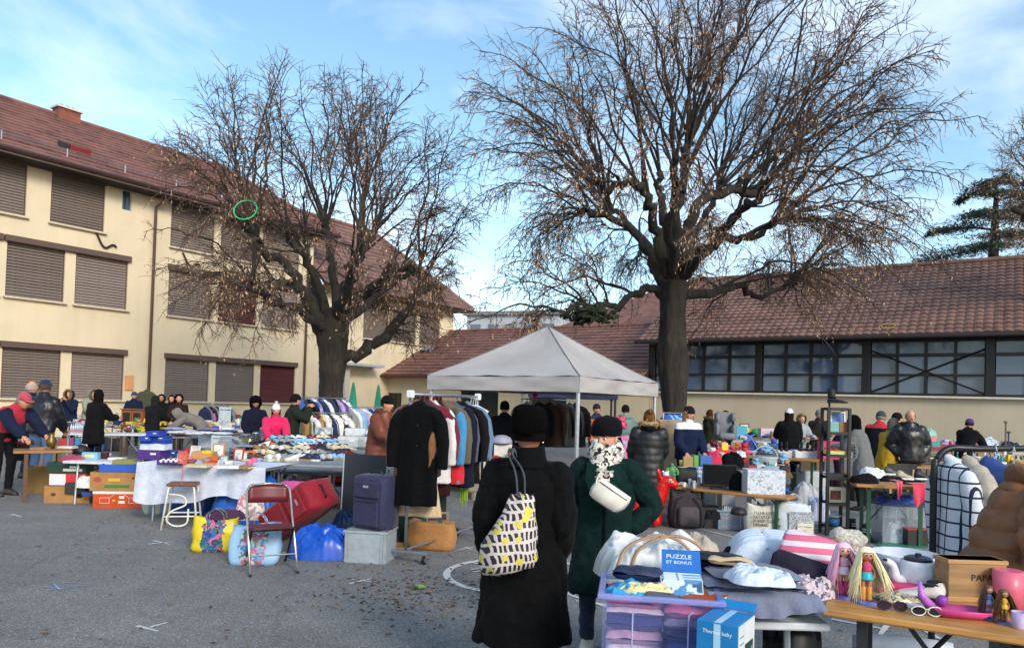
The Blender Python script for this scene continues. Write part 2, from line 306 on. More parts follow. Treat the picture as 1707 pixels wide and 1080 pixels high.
# dead leaves and twigs: uncountable litter
mb = MB(); r2 = random.Random(3)
lm = [M('#5a3a22', .9, 'flat'), M('#3a2a1e', .9, 'flat'), M('#8a6a44', .9, 'flat')]
for i in range(1500):
    if i < 500: p = G(r2.gauss(700, 90), r2.gauss(985, 26)) 
    else: p = V((r2.uniform(-6, 7), 3.6+9*r2.random()**1.3, 0))
    mb.mat(lm[r2.randrange(3)]); a = r2.random()*6.3; L, W = r2.uniform(.012, .04), r2.uniform(.004, .013); d = V((math.cos(a), math.sin(a), 0))*L; e = V((-d.y, d.x, 0)).normalized()*W
    zz = V((0, 0, .004+i*1e-5)); t = V((0, 0, r2.random()*.01))
    mb.quad(p-d+zz, p-e+zz+t, p+d+zz+t*.6, p+e+zz)
tag(mb.build('leaf_litter'), 'scattered dead leaves and twig bits on the asphalt', kind='stuff')
lm = M('#7aa050', .8, 'leaf'); mb = MB().mat(lm); p = G(697, 981)
for i in range(9):
    a = i*.9; d = V((math.cos(a), math.sin(a), .3))*.07; e = V((-d.y, d.x, 0))*.3
    mb.quad(p+V((0, 0, .01)), p+d*.5+e+V((0, 0, .02)), p+d, p+d*.5-e)
tag(mb.build('fallen_leaf_sprig'), 'small green leaf sprig lying on the bare asphalt', 'leaf')
# ================================================================== left school building
def frame_obj(name, label, cat, p, ang): return thing(name, label, cat, (p[0], p[1], 0), ang)
A = frame_obj('school_building', 'long three storey cream school block with brown closed blinds and red tiled roof', 'building', (-14.26, 27.5), R(56))
creamA = M((.70, .585, .40), .9, 'render'); brown = M('#5d4a42', .6); brown2 = M('#4b3a33', .6); sillm = M('#cfc2a8', .7); soff = M('#2c2320', .8)
tileA = M((.185, .083, .064), .75, 'tile'); tileB = M((.185, .098, .074), .55, 'tile'); tileW = M((.19, .088, .068), .7, 'tile')
def wall_holes(mb, x0, x1, z0, z1, holes, y=0, depth=.16):
    xs = sorted({x0, x1, *[h[0] for h in holes], *[h[1] for h in holes]}); zs = sorted({z0, z1, *[h[2] for h in holes], *[h[3] for h in holes]})
    for i in range(len(xs)-1):
        for j in range(len(zs)-1):
            a, b_, c, d = xs[i], xs[i+1], zs[j], zs[j+1]
            if any(h[0] <= a and b_ <= h[1] and h[2] <= c and d <= h[3] for h in holes): continue
            mb.quad((a, y, c), (b_, y, c), (b_, y, d), (a, y, d))
    for a, b_, c, d in holes:
        mb.quad((a, y, c), (a, y+depth, c), (a, y+depth, d), (a, y, d)); mb.quad((b_, y+depth, c), (b_, y, c), (b_, y, d), (b_, y+depth, d))
        mb.quad((a, y, c), (b_, y, c), (b_, y+depth, c), (a, y+depth, c)); mb.quad((a, y+depth, d), (b_, y+depth, d), (b_, y, d), (a, y, d))
cols_l = [(-12.3, -10.5), (-10.2, -8.4), (-8.2, -6.4), (-6.1, -4.35), (-4.1, -2.3), (-1.95, -.1)]
cols_r = [(1.5, 3.4), (3.7, 5.58), (5.88, 7.78)]
rows = [(1.3, 2.95), (4.62, 6.4), (7.3, 9.02)]
wins = []
for zi, (c, d) in enumerate(rows):
    for a, b_ in cols_l: wins.append((a, b_, c, d))
    for a, b_ in cols_r: wins.append((a, b_, c, d))
# the top left pair sits one half bay further left
wins = [wi for wi in wins if not (wi[2] > 7 and wi[1] < 1)] + [(a, b_, 7.3, 9.02) for a, b_ in [(-12.4, -10.6), (-10.4, -8.6), (-7.7, -5.9), (-5.35, -3.6), (-2.85, -1.04)]]
small = (-.42, -.08, 8.3, 9.02)
mb = MB().mat(creamA)
wall_holes(mb, -30, 8.6, 0, 9.3, wins+[small])
mb.quad((8.6, 0, 0), (8.6, 10, 0), (8.6, 10, 9.3), (8.6, 0, 9.3)); mb.quad((-30, 10, 0), (-30, 0, 0), (-30, 0, 9.3), (-30, 10, 9.3))
low = [(11.97, 13.8, 4.66, 6.3), (14.1, 15.95, 4.66, 6.3), (16.25, 18.0, 4.66, 6.3)]
wall_holes(mb, 8.62, 19.2, 0, 6.95, low, y=.02)
mb.quad((19.2, .02, 0), (19.2, 8, 0), (19.2, 8, 6.95), (19.2, .02, 6.95))
mb.build('wall', A)
slat_m = [M('#7c6f66', .5), M('#73665d', .5), M('#86786f', .45)]; red_sl = M('#5c2a22', .5); redd = M('#5a1f1a', .5)
_sl = {}
nsl = 0
def blind(parent, a, b_, c, d, mat_, joined=False, y=.05):
    global nsl
    wn = thing_part('window', parent)
    bx('frame', ((a+b_)/2, y+.085, (c+d)/2), (b_-a, .01, d-c), soff, wn)
    for i, xx in enumerate((a+.02, b_-.02)): bx('guide_rail', (xx, y+.04, (c+d)/2), (.035, .05, d-c), brown2, wn)
    bx('sill', ((a+b_)/2, -.03, c-.035), (b_-a+.14, .2, .06), sillm, wn, .01)
    n_ = 18; h = (d-c)/n_; L = b_-a-.08
    if joined:
        mb = MB().mat(mat_)
        for i in range(n_): mb.box(((a+b_)/2, y+.02, c+h*(i+.5)), (L, .012, h*.98), rx=R(-24))
        o = mb.build('slats', wn); o['kind'] = 'stuff'; return wn
    key = (round(L, 2), round(h, 3), mat_.name)
    for i in range(n_):
        me = _sl.get(key)
        if me is None: me = _sl[key] = MB().mat(mat_).box((0, 0, 0), (L, .012, h*.98), rx=R(-24)).mesh('slat')
        o = obj('slat', me, wn, ((a+b_)/2, y+.02, c+h*(i+.5))); o.rotation_euler.x = R(rnd.uniform(-5, 3)); nsl += 1
    return wn
def thing_part(name, parent): return obj(name, None, parent)
for i, (a, b_, c, d) in enumerate(wins):
    mt = slat_m[i % 3]; lab = None
    if c == 1.3 and a == 5.88: mt, lab = redd, 'closed window with dark red wooden blind'
    elif a == 3.7 and 4 < c < 5: mt, lab = red_sl, 'closed window with reddish brown blind'
    near = (a > -4.6 and a < 0) or (c == 1.3 and a > 1) or (4 < c < 5 and a > 1)
    if nsl > 290-18: near = False
    wn = blind(A, a, b_, c, d, mt, not near)
    if lab: wn['label'] = lab
for q in low: blind(A, *q, slat_m[1], True, y=.07)
for x0, x1, z in [(-12.4, -8.3, 2.95), (-8.25, -4.25, 2.95), (-4.2, -.04, 2.95), (1.44, 7.84, 2.95), (-12.4, -8.3, 6.4), (-8.25, -4.25, 6.4), (-4.2, -.04, 6.4), (1.44, 7.84, 6.4), (-12.4, -8.5, 9.0), (-7.8, -.98, 9.0), (1.44, 7.84, 9.0), (11.9, 18.1, 6.3)]:
    bx('blind_box', ((x0+x1)/2, -.05, z+.1), (x1-x0, .16, .2), brown, A, .012)
sw = thing_part('small_window', A); bx('pane', ((small[0]+small[1])/2, .1, 8.66), (.32, .01, .7), M('#3c5468', .1, 'flat'), sw); bx('frame', (small[0]+.15, .085, 8.66), (.03, .03, .7), brown2, sw)
# roofs ---------------------------------------------------------------
def tiles(mb, x0, x1, e, r, nrow, tw, xin=(0, 0), wave=.03, step=.035):
    """rows of tiles from the eave line e=(y,z) up to the ridge r=(y,z), ends cut back by xin at the ridge (hips)."""
    ey, ez = e; ry, rz_ = r; sl = V((0, ry-ey, rz_-ez)); L = sl.length; u = sl/L; nn = V((0, -u.z, u.y))
    for i in range(nrow):
        t0, t1 = i/nrow, (i+1.12)/nrow; t1 = min(t1, 1)
        a, b_ = x0+xin[0]*t0, x1-xin[1]*t0; a2, b2 = x0+xin[0]*t1, x1-xin[1]*t1
        nc = max(2, int((b_-a)/tw)); k = 4; top = []; bot = []; lip = []
        jit = rnd.uniform(-.006, .006)
        for j in range(nc*k+1):
            f = j/(nc*k); wv = wave*abs(math.sin(math.pi*j/k)) if wave else 0
            if j % k == 0: tj = rnd.uniform(-.005, .005)
            y0 = V((a+(b_-a)*f, ey, ez))+sl*t0; y1 = V((a2+(b2-a2)*f, ey, ez))+sl*t1
            lip.append(y0-nn*.01); bot.append(y0+nn*(step+wv+jit+tj)); top.append(y1+nn*(wv*.8+.004+jit))
        mb.loft([lip, bot, top], closed=False, cap=False)
def slab(mb, pts, th=.1):
    a = [V(p) for p in pts]; nn = (a[1]-a[0]).cross(a[2]-a[0]).normalized()
    if nn.z < 0: nn = -nn; 
    mb.loft([[p-nn*th for p in a], a])
rf = thing_part('roof', A)
mb = MB().mat(soff); slab(mb, [(-31, -.8, 9.2), (9.4, -.8, 9.2), (7, 5, 12.62), (-31, 5, 12.62)]); slab(mb, [(9.4, -.8, 9.2), (9.4, 10.8, 9.2), (7, 5, 12.62)]); mb.build('roof_deck', rf)
mb = MB().mat(tileA); tiles(mb, -31, 9.4, (-.8, 9.22), (5, 12.64), 15, .32, (0, 2.4), .012, .05); o = mb.build('roof_tiles', rf); o['kind'] = 'stuff'
mb = MB().mat(tileA); mb.T = MX.Translation((9.4, -.8, 0)) @ MX.Rotation(R(90), 4, 'Z')
tiles(mb, 0, 11.6, (0, 9.22), (2.4, 12.64), 11, .32, (5.8, 5.8), .012, .05); o = mb.build('roof_tiles', rf); o['kind'] = 'stuff'
mb = MB().mat(tileA); mb.tube([(-31, 5, 12.7), (7, 5, 12.7)], .11, 8); mb.tube([(7, 5, 12.7), (9.4, -.8, 9.3)], .11, 8); mb.build('ridge_tiles', rf)
mb = MB().mat(M('#4a3530', .45, 'plain', .3)); mb.tube([(-31, -.88, 9.17), (9.4, -.88, 9.17)], .085, 8); mb.build('gutter', rf)
mb = MB().mat(STEEL); 
for k in (0, .12): mb.tube([(-31, -.25, 9.72+k), (9.0, -.25, 9.72+k)], .012, 4)
for i in range(20): mb.tube([(-30.5+i*2, -.25, 9.5), (-30.5+i*2, -.25, 9.87)], .02, 4)
mb.build('snow_guard', rf)
bx('soffit_board', (-10.9, -.4, 9.06), (40.2, .82, .06), soff, A)
bx('fascia', (-10.9, -.83, 9.1), (40.4, .04, .16), brown, A)
ch = thing_part('chimney', rf); 
mb = MB().mat(M('#7d4838', .8, 'tile')); mb.box((0, 0, 0), (1.3, .8, 1.5)); mb.build('stack', ch); bx('cap', (0, 0, .82), (1.5, 1.0, .14), M('#c9c5c0', .7), ch)
for k in (-.35, 0, .35): MB().mat(M('#8b857f', .6)).lathe([(.11, .89), (.13, 1.1), (.09, 1.12)], 8, (k, 0, 0)).build('chimney_pot', ch)
ch.location = (-.15, 5.1, 12.6); ch.scale = (.66, .66, .56)
for x_ in (-1.7, -5.4):
    v_ = thing_part('roof_vent', rf); bx('hood', (0, 0, 0), (.7, .5, .22), M('#7c2a22', .6), v_, .02); bx('grille', (-.5, -.05, .02), (.3, .3, .2), M('#33302e', .6), v_, .02); v_.location = (x_, .75, 10.25); v_.rotation_euler.x = R(20)
rf2 = thing_part('roof', A)
mb = MB().mat(soff); slab(mb, [(8.7, -.8, 6.9), (20.1, -.8, 6.9), (16.4, 4, 11.25), (8.7, 4, 11.25)]); slab(mb, [(20.1, -.8, 6.9), (20.1, 8.8, 6.9), (16.4, 4, 11.25)]); mb.build('roof_deck', rf2)
mb = MB().mat(tileB); tiles(mb, 8.7, 20.1, (-.8, 6.92), (4, 11.27), 16, .3, (0, 3.7), .02, .04); o = mb.build('roof_tiles', rf2); o['kind'] = 'stuff'
mb = MB().mat(tileB); mb.T = MX.Translation((20.1, -.8, 0)) @ MX.Rotation(R(90), 4, 'Z'); tiles(mb, 0, 9.6, (0, 6.92), (3.7, 11.27), 16, .3, (4.8, 4.8), .02, .04); o = mb.build('roof_tiles', rf2); o['kind'] = 'stuff'
mb = MB().mat(tileB); mb.tube([(8.7, 4, 11.35), (16.4, 4, 11.35), (20.1, -.8, 7.0)], .11, 8); mb.build('ridge_tiles', rf2)
bx('gutter', (14.4, -.86, 6.9), (11.5, .12, .1), M('#4a3530', .45, 'plain', .3), rf2, .03); bx('soffit_board', (14.3, -.4, 6.82), (11.2, .8, .05), M('#8a6a48', .7), rf2)
for x_, t_, z_ in ((.82, 9.1, 0), (8.25, 9.1, .0)):
    mb = MB().mat(M('#5a4438', .4, 'plain', .4)); mb.tube([(x_+.25, -.8, t_), (x_+.1, -.5, t_-.25), (x_, -.09, t_-.45), (x_, -.09, z_+.05)], .055, 8); mb.build('downpipe', A)
bx('door_panel', (9.6, -.01, 1.6), (1.0, .06, 3.2), M('#c8ccd0', .5), A, .01); bx('canopy_slab', (10.9, -.4, 3.25), (3.6, .9, .14), M('#aab0b4', .6), A, .02); bx('pillar', (10.6, -.3, 1.6), (.3, .3, 3.2), M('#bcb6a8', .7), A, .02)
bx('notice_board', (.1, -.04, 1.95), (.32, .04, .55), M('#d99a68', .7), A, .005)
def scurve(x0, z0):
    mb = MB().mat(M('#3a2c26', .5, 'plain', .5)); pts = []
    for i in range(21):
        t = i/20; pts.append((x0+t*.75, -.06, z0-.42*t+.17*math.sin(t*2*math.pi*.98+2.2)))
    mb.tube(pts, .035, 6); mb.build('wall_anchor', A)
scurve(-1.35, 7.12); scurve(2.0, 7.0)
# ================================================================== low wing across the back
Wg = frame_obj('low_wing', 'low cream wing with long red tiled roof behind the grey tent', 'building', (7, 29.9), R(-34))
cw = M((.62, .52, .36), .9, 'render')
mb = MB().mat(cw); wh = [(-18.0, -17.0, .5, 1.95), (-16.4, -15.3, .5, 1.95), (-14.6, -12.6, .5, 1.95), (-11.5, -9.2, .0, 2.15), (-7.5, -5.5, .0, 2.15)]
wall_holes(mb, -19.5, -1.6, 0, 2.9, wh); mb.build('wall', Wg)
for a, b_, c, d in wh:
    q = thing_part('window', Wg); bx('pane', ((a+b_)/2, .13, (c+d)/2), (b_-a, .02, d-c), M('#1b2526', .15, 'flat'), q)
    bx('frame', ((a+b_)/2, .1, d-.03), (b_-a, .05, .06), M('#2a2a2a', .5), q); bx('mullion', ((a+b_)/2, .1, (c+d)/2), (.05, .05, d-c), M('#2a2a2a', .5), q)
rf = thing_part('roof', Wg); mb = MB().mat(soff); slab(mb, [(-18.9, -.5, 2.84), (-1.6, -.5, 2.84), (-1.6, 5, 5.56), (-18.9, 5, 5.56)]); slab(mb, [(-18.9, 5, 5.56), (-1.6, 5, 5.56), (-1.6, 10.5, 2.84), (-18.9, 10.5, 2.84)]); mb.build('roof_deck', rf)
mb = MB().mat(tileW); tiles(mb, -18.9, -1.6, (-.5, 2.86), (5, 5.58), 15, .3, (0, 0), .02, .045); o = mb.build('roof_tiles', rf); o['kind'] = 'stuff'
mb = MB().mat(tileW); mb.tube([(-18.9, 5, 5.62), (-1.6, 5, 5.62)], .11, 8); mb.build('ridge_tiles', rf)
bx('gutter', (-10.2, -.56, 2.8), (17.4, .13, .13), M('#5a2e26', .5), rf, .04)
sk = thing_part('skylight', rf); bx('skylight_frame', (0, 0, 0), (.8, .7, .1), M('#33383c', .4), sk, .02); bx('pane', (0, 0, .06), (.64, .54, .02), M('#7f97ab', .1, 'flat'), sk); sk.location = (-15.6, 2.4, 4.42); sk.rotation_euler.x = math.atan2(2.72, 5.5)
# ================================================================== glazed hall on the right
B = frame_obj('glazed_hall', 'long hall with glazed band, dark posts and red tiled roof on the right', 'building', (7, 29.9), R(-34))
wb = M((.50, .43, .32), .9, 'render'); dk = M('#121416', .45); pane_m = M((.05, .075, .13), .06, 'flat', 0)
mb = MB().mat(wb); mb.box((8.2, .15, 1.1), (19.6, .3, 2.2)); mb.box((8.2, .1, 4.4), (19.5, .1, .1)); mb.box((8.2, 9.9, 2.1), (19.6, .2, 4.2)); mb.box((-1.5, 5, 2.1), (.2, 9.6, 4.2)); mb.build('wall', B)
bx('sill', (8.2, .08, 2.235), (19.7, .5, .07), M('#cfc8ba', .7), B, .01)
posts = [-1.5, 2.85, 6.6, 10.28, 14.0, 17.8]
pm, pn, plk, pb = newmat('window_glass'); pb.inputs['Base Color'].default_value = (.09, .135, .21, 1); pb.inputs['Roughness'].default_value = .04; pb.inputs['IOR'].default_value = 1.55; pb.inputs['Specular IOR Level'].default_value = .5
wv = pn.new('ShaderNodeTexNoise'); wv.inputs['Scale'].default_value = 1.3; bpn = pn.new('ShaderNodeBump'); bpn.inputs['Strength'].default_value = .03; bpn.inputs['Distance'].default_value = .05; plk.new(wv.outputs['Fac'], bpn.inputs['Height']); plk.new(bpn.outputs[0], pb.inputs['Normal'])
blm = M('#46587a', .5, 'plain')
for i in range(len(posts)-1):
    a, b_ = posts[i], posts[i+1]; bay = thing_part('window_bay', B); nn_ = 4; wd = (b_-a-.22)/nn_
    bx('post', (a, .07, 3.25), (.26, .22, 1.95), dk, bay, .01)
    for j in range(nn_+1):
        if 0 < j < nn_: bx('mullion', (a+.11+j*wd, .08, 3.2), (.1, .12, 1.88), dk, bay)
    for z_, h in ((2.31, .1), (2.98, .075), (3.66, .12), (4.2, .16)): bx('rail', ((a+b_)/2, .09, z_), (b_-a-.27, .1, h), dk, bay)
    for j in range(nn_):
        for z0, z1 in ((2.36, 2.94), (3.02, 3.6), (3.72, 4.12)):
            o = bx('pane', (a+.11+(j+.5)*wd, .13, (z0+z1)/2), (wd-.1, .012, z1-z0), pm, bay); o.rotation_euler.z = R(rnd.uniform(-.5, .5))
    if i == 2:
        for s_ in (1, -1): MB().mat(dk).tube([(a+.1, .0, 3.1-s_*.75), (b_-.1, .0, 3.1+s_*.75)], .03, 4).build('brace', bay)
# plain room behind the glass: pale blinds on the far side
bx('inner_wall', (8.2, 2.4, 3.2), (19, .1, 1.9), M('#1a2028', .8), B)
rf = thing_part('roof', B); mb = MB().mat(soff); slab(mb, [(-1.9, -.7, 4.28), (18.5, -.7, 4.28), (18.5, 5, 7.54), (-1.9, 5, 7.54)]); slab(mb, [(-1.9, 5, 7.54), (18.5, 5, 7.54), (18.5, 10.7, 4.28), (-1.9, 10.7, 4.28)]); mb.build('roof_deck', rf)
mb = MB().mat(tileB); tiles(mb, -1.9, 18.5, (-.7, 4.3), (5, 7.56), 20, .27, (0, 0), .045, .04); o = mb.build('roof_tiles', rf); o['kind'] = 'stuff'
mb = MB().mat(tileB); mb.tube([(-1.9, 5, 7.62), (18.5, 5, 7.62)], .12, 8); mb.build('ridge_tiles', rf)
bx('gutter', (8.3, -.78, 4.24), (20.5, .14, .13), M('#2a2320', .5), rf, .04)
bx('soffit_board', (8.3, -.3, 4.3), (20.2, .8, .05), soff, B)
mb = MB().mat(M('#c9a83a', .5, 'plain', .4)); mb.tube([(7.35+.22*math.cos(t), -.62, 4.62+.07*math.sin(t)) for t in (2*math.pi*k/14 for k in range(15))], .02, 5); tag(mb.build('yellow_ring', None, False, (7, 29.9, 0), R(-34)), 'small yellow ring toy lying on the hall roof above the gutter', 'ring toy')
# far neighbours ------------------------------------------------------
Fh = frame_obj('distant_house', 'distant house with a pyramid tiled roof seen behind the low wing', 'building', (3.6, 44), R(-34))
mb = MB().mat(cw); mb.box((4, 3, 3), (9, 6, 6)); mb.build('wall', Fh); 
mb = MB().mat(tileW); mb.loft([[V((-1.2, -.8, 6)), V((9.2, -.8, 6)), V((9.2, 6.8, 6)), V((-1.2, 6.8, 6))], [V((3.9, 2.9, 8.6)), V((4.6, 2.9, 8.6)), V((4.6, 3.1, 8.6)), V((3.9, 3.1, 8.6))]]); mb.build('roof', Fh)
Fl = frame_obj('distant_block', 'pale distant block seen between the school and the grey tent', 'building', (-3, 62), R(-20)); bw = M('#b4b8bc', .7)
mb = MB().mat(bw); mb.box((3, 3, 4.4), (8, 6, 8.8)); mb.build('wall', Fl); bx('roof', (3, 3, 8.95), (8.6, 6.6, .3), M('#7d8084', .7), Fl)
for j in range(5):
    for k in range(2): q = bx('window', (-.2+j*1.6, -.02, 5.2+k*2.2), (.9, .06, 1.3), M('#66727c', .2), Fl)
# ================================================================== trees
bark = M((.030, .023, .019), .95, 'bark', 0, (.055, .052, .03)); bark2 = M((.036, .027, .023), .9, 'bark', 0, (.09, .075, .05)); twigm = M((.10, .062, .048), .9, 'leaf'); bractm = [M((.46, .29, .15), .8, 'leaf'), M((.34, .20, .11), .8, 'leaf'), M((.54, .39, .25), .8, 'leaf')]
def smooth_path(pts, n_):
    out = []
    P_ = [pts[0]*2-pts[1]]+list(pts)+[pts[-1]*2-pts[-2]]
    for i in range(1, len(P_)-2):
        a, b_, c, d = P_[i-1:i+3]
        for k in range(n_):
            t = k/n_; out.append(.5*((2*b_)+(c-a)*t+(2*a-5*b_+4*c-d)*t*t+(-a+3*b_-3*c+d)*t**3))
    out.append(pts[-1]); return out
def make_tree(label, base_uv, Y, trunk, limbs, seed, env, nshoot, bract_n, droop):
    rr = random.Random(seed); b0 = at(*base_uv, Y); b0.z = 0
    T = thing('linden_tree', label, 'tree', tuple(b0), 0, 'bare lindens in the yard')
    def L_(u, v, dy): return at(u, v, Y+dy)-b0
    # trunk
    tp = [L_(u, v, 0) for u, v, _ in trunk]; tr = [w_*.8*Y/F/2 for *_, w_ in trunk]; tp[0].z = -.1
    path = smooth_path(tp, 9); n_ = len(path); rad = []
    for i in range(n_):
        f = i/(n_-1)*(len(tr)-1); k = min(int(f), len(tr)-2); rad.append(tr[k]+(tr[k+1]-tr[k])*(f-k))
    rings = []; ns = 44
    for i, p in enumerate(path):
        rg = []
        for k in range(ns):
            a = 2*math.pi*k/ns; d = V((math.cos(a), math.sin(a), 0))
            nz = noise.noise(V((d.x*1.6, d.y*1.6, p.z*.9+seed)))*.20+noise.noise(V((d.x*4, d.y*4, p.z*2.3+seed)))*.10-.10*abs(noise.noise(V((d.x*9, d.y*9, p.z*1.1+seed))))+.05*noise.noise(V((d.x*16, d.y*16, p.z*7)))
            fl = .35*max(0, 1-p.z/.9)**2
            rg.append(p+d*rad[i]*(1+nz+fl))
        rings.append(rg)
    MB().mat(bark).loft(rings).build('trunk', T, True)
    center = path[-1]
    twig = MB().mat(twigm); br = MB(); starts = []
    for li, (pts, w0, w1, ns_, up) in enumerate(limbs):
        P_ = smooth_path([L_(trunk[-2][0], pts[0][1]+38, 0)]+[L_(*p) for p in pts], 5); m = len(P_)
        for i in range(2, m): P_[i] = P_[i]+V((rr.gauss(0, .05), rr.gauss(0, .07), rr.gauss(0, .05)))
        rs = [(w0+(w1-w0)*(i/(m-1))**.8)*.74*Y/F/2*(1+.07*rr.gauss(0, 1)*(i > 1)) for i in range(m)]
        rs[-1] *= 1.25
        if m > 5: rs[-2] *= 1.15
        MB().mat(bark).tube(P_, rs, 9).build('limb', T, True)
        for k in range(ns_):
            t = .25+.75*rr.random()**.7 if k > 1 else 1.0; i = min(m-2, int(t*(m-1))); p = P_[i].lerp(P_[i+1], rr.random())
            starts.append((p, (P_[i+1]-P_[i]).normalized(), up, rs[i]))
    cen = at(env[0], env[1], Y)-b0; ax, ay, zu, zd = (q*Y/F for q in env[2:])
    tops = []; N_ = nshoot
    def twigs(pts, f0, sp, lmax):
        Ln = sum((pts[i+1]-pts[i]).length for i in range(len(pts)-1)); m = len(pts); nt_ = max(2, int(Ln*(1-f0)/sp))
        for k in range(nt_+1):
            f = f0+(1-f0)*(k+rr.random()*.9)/(nt_+1); x = f*(m-1); i = min(m-2, int(x)); a = pts[i].lerp(pts[i+1], x-i); tgt = (pts[i+1]-pts[i]).normalized()
            sd_ = MX.Rotation(rr.uniform(0, 6.28), 3, tgt) @ tgt.orthogonal().normalized(); low = (a.z-cen.z)/zu
            e = (tgt*.8+sd_*.8+V((0, 0, rr.uniform(-.25, .3)))).normalized(); l1 = rr.uniform(.3, 1)*lmax*(1-.3*f); tp_ = [a]; c = a.copy(); ng = 4
            for s_ in range(ng): e = (e+V((rr.gauss(0, .17), rr.gauss(0, .17), rr.gauss(0, .15)-(.14 if low < .1 else .02)*droop))).normalized(); c = c+e*(l1/ng); tp_.append(c.copy())
            twig.tube(tp_, [.011, .009, .0078, .0064, .0045], 3, False); ends = []
            for j in range(rr.randint(2, 4)):
                g_ = rr.uniform(.2, 1); x2 = g_*ng; i2 = min(ng-1, int(x2)); b_ = tp_[i2].lerp(tp_[i2+1], x2-i2); e2 = (e+V((rr.gauss(0, .65), rr.gauss(0, .65), rr.gauss(0, .55)))).normalized(); l2 = rr.uniform(.12, .40)
                mid = b_+e2*l2*.5+V((0, 0, .012)); en = b_+e2*l2; twig.tube([b_, mid, en], [.006, .0052, .0037], 3, False); ends += [mid, en]
            pr = bract_n*max(.12, min(2.4, 1.1-1.7*low))*(1.2 if c.x < cen.x else .9)
            for en in ends+tp_[2:]:
                while rr.random() < pr:
                    br.mat(bractm[rr.choice((0, 0, 1, 2))]); a2 = rr.random()*6.28; hx = V((math.cos(a2), math.sin(a2), 0))*rr.uniform(.009, .018); ln = rr.uniform(.05, .11); p0 = en+V((rr.gauss(0, .03), rr.gauss(0, .03), -.01)); dn = V((rr.gauss(0, .25), rr.gauss(0, .25), -1)).normalized()
                    br.quad(p0, p0+dn*ln*.5+hx, p0+dn*ln, p0+dn*ln*.5-hx)
                    if rr.random() < .55: break
    def wander(p0, p1, p2, n_, jit):
        out = []; o1, o2 = V((rr.uniform(0, 9), 3, 1)), V((2, rr.uniform(0, 9), 5))
        for i in range(n_+1):
            t = i/n_; q = p0*(1-t)**2+p1*2*t*(1-t)+p2*t*t; w_ = jit*math.sin(math.pi*min(1, t*1.15))
            out.append(q+V((noise.noise(o1+V((t*4, 0, 0))), noise.noise(o2+V((t*4, 0, 0))), noise.noise(o1+o2+V((t*4, 0, 0)))))*w_+V((rr.gauss(0, .018), rr.gauss(0, .018), rr.gauss(0, .018)))*(i > 0))
        return out
    use = {}
    for k in range(N_+int(N_*.36)):
        zz = 1-1.62*(k+.5)/N_; a = k*2.39996+rr.gauss(0, .2); rd_ = math.sqrt(max(0, 1-zz*zz)); d = V((rd_*math.cos(a), rd_*math.sin(a), zz))
        if k >= N_: zz = rr.uniform(-.74, -.34); rd_ = rr.uniform(.55, .98); d = V((rd_*math.cos(a), rd_*math.sin(a), zz))
        sc_ = rr.uniform(.84, 1.04)*(1+.10*noise.noise(d*2.2+V((seed, 0, 0)))); tg_ = cen+V((d.x*ax, d.y*ay, d.z*(zu if d.z > 0 else zd)))*sc_
        ix = min(range(len(starts)), key=lambda q: (starts[q][0]-tg_).length*rr.uniform(.85, 1.25)*(1+.10*use.get(q, 0))-1.2*(tg_-starts[q][0]).normalized().dot(starts[q][1])); use[ix] = use.get(ix, 0)+1
        p, tg, up, r0 = starts[ix]; L1 = (tg_-p).length
        if L1 < .7: continue
        md = p.lerp(tg_, .42)+V((0, 0, L1*(.36 if d.z < 0 else .26 if d.z < .75 else .08)))+tg*L1*.10
        pts = wander(p, md, tg_, 15, .07*L1)
        if d.z < .25: pts = [q+V((0, 0, -.10*droop*L1*max(0, (i/15-.55))**1.5*2)) for i, q in enumerate(pts)]
        r1 = min(r0*.62, rr.uniform(.016, .026)+.0052*L1); m = len(pts)
        MB().mat(bark2).tube(pts, [r1*(1-.84*(i/(m-1))**.75) for i in range(m)], 5).build('branch', T, True); twigs(pts, .38, .25, .9)
        for j in range(rr.randint(4, 6)):
            f = rr.uniform(.22, .88); i = int(f*(m-2)); b0_ = pts[i]; tt = (pts[i+1]-pts[i]).normalized(); sd_ = MX.Rotation(rr.uniform(0, 6.28), 3, tt) @ tt.orthogonal().normalized(); dd = (tt*rr.uniform(.75, 1.1)+sd_*rr.uniform(.45, .85)+V((0, 0, .12))).normalized(); l2 = L1*rr.uniform(.20, .40)*(1.15-.5*f)
            e_ = b0_+dd*l2; q2 = V(((e_.x-cen.x)/ax, (e_.y-cen.y)/ay, (e_.z-cen.z)/(zu if e_.z > cen.z else zd))).length
            if q2 > 1.06: e_ = cen+(e_-cen)/q2*1.04
            p2_ = wander(b0_, b0_+dd*l2*.5+V((0, 0, .05*l2)), e_, 8, .12*l2); r2_ = r1*(1-.84*f**.75)*.7; twig.tube(p2_, [max(.006, r2_*(1-.75*i/8)) for i in range(9)], 4, False); twigs(p2_, .18, .25, .8)
    tag(twig.build('twigs', T), kind='stuff')
    if br.f: tag(br.build('seed_bracts', T), kind='stuff')
    return T
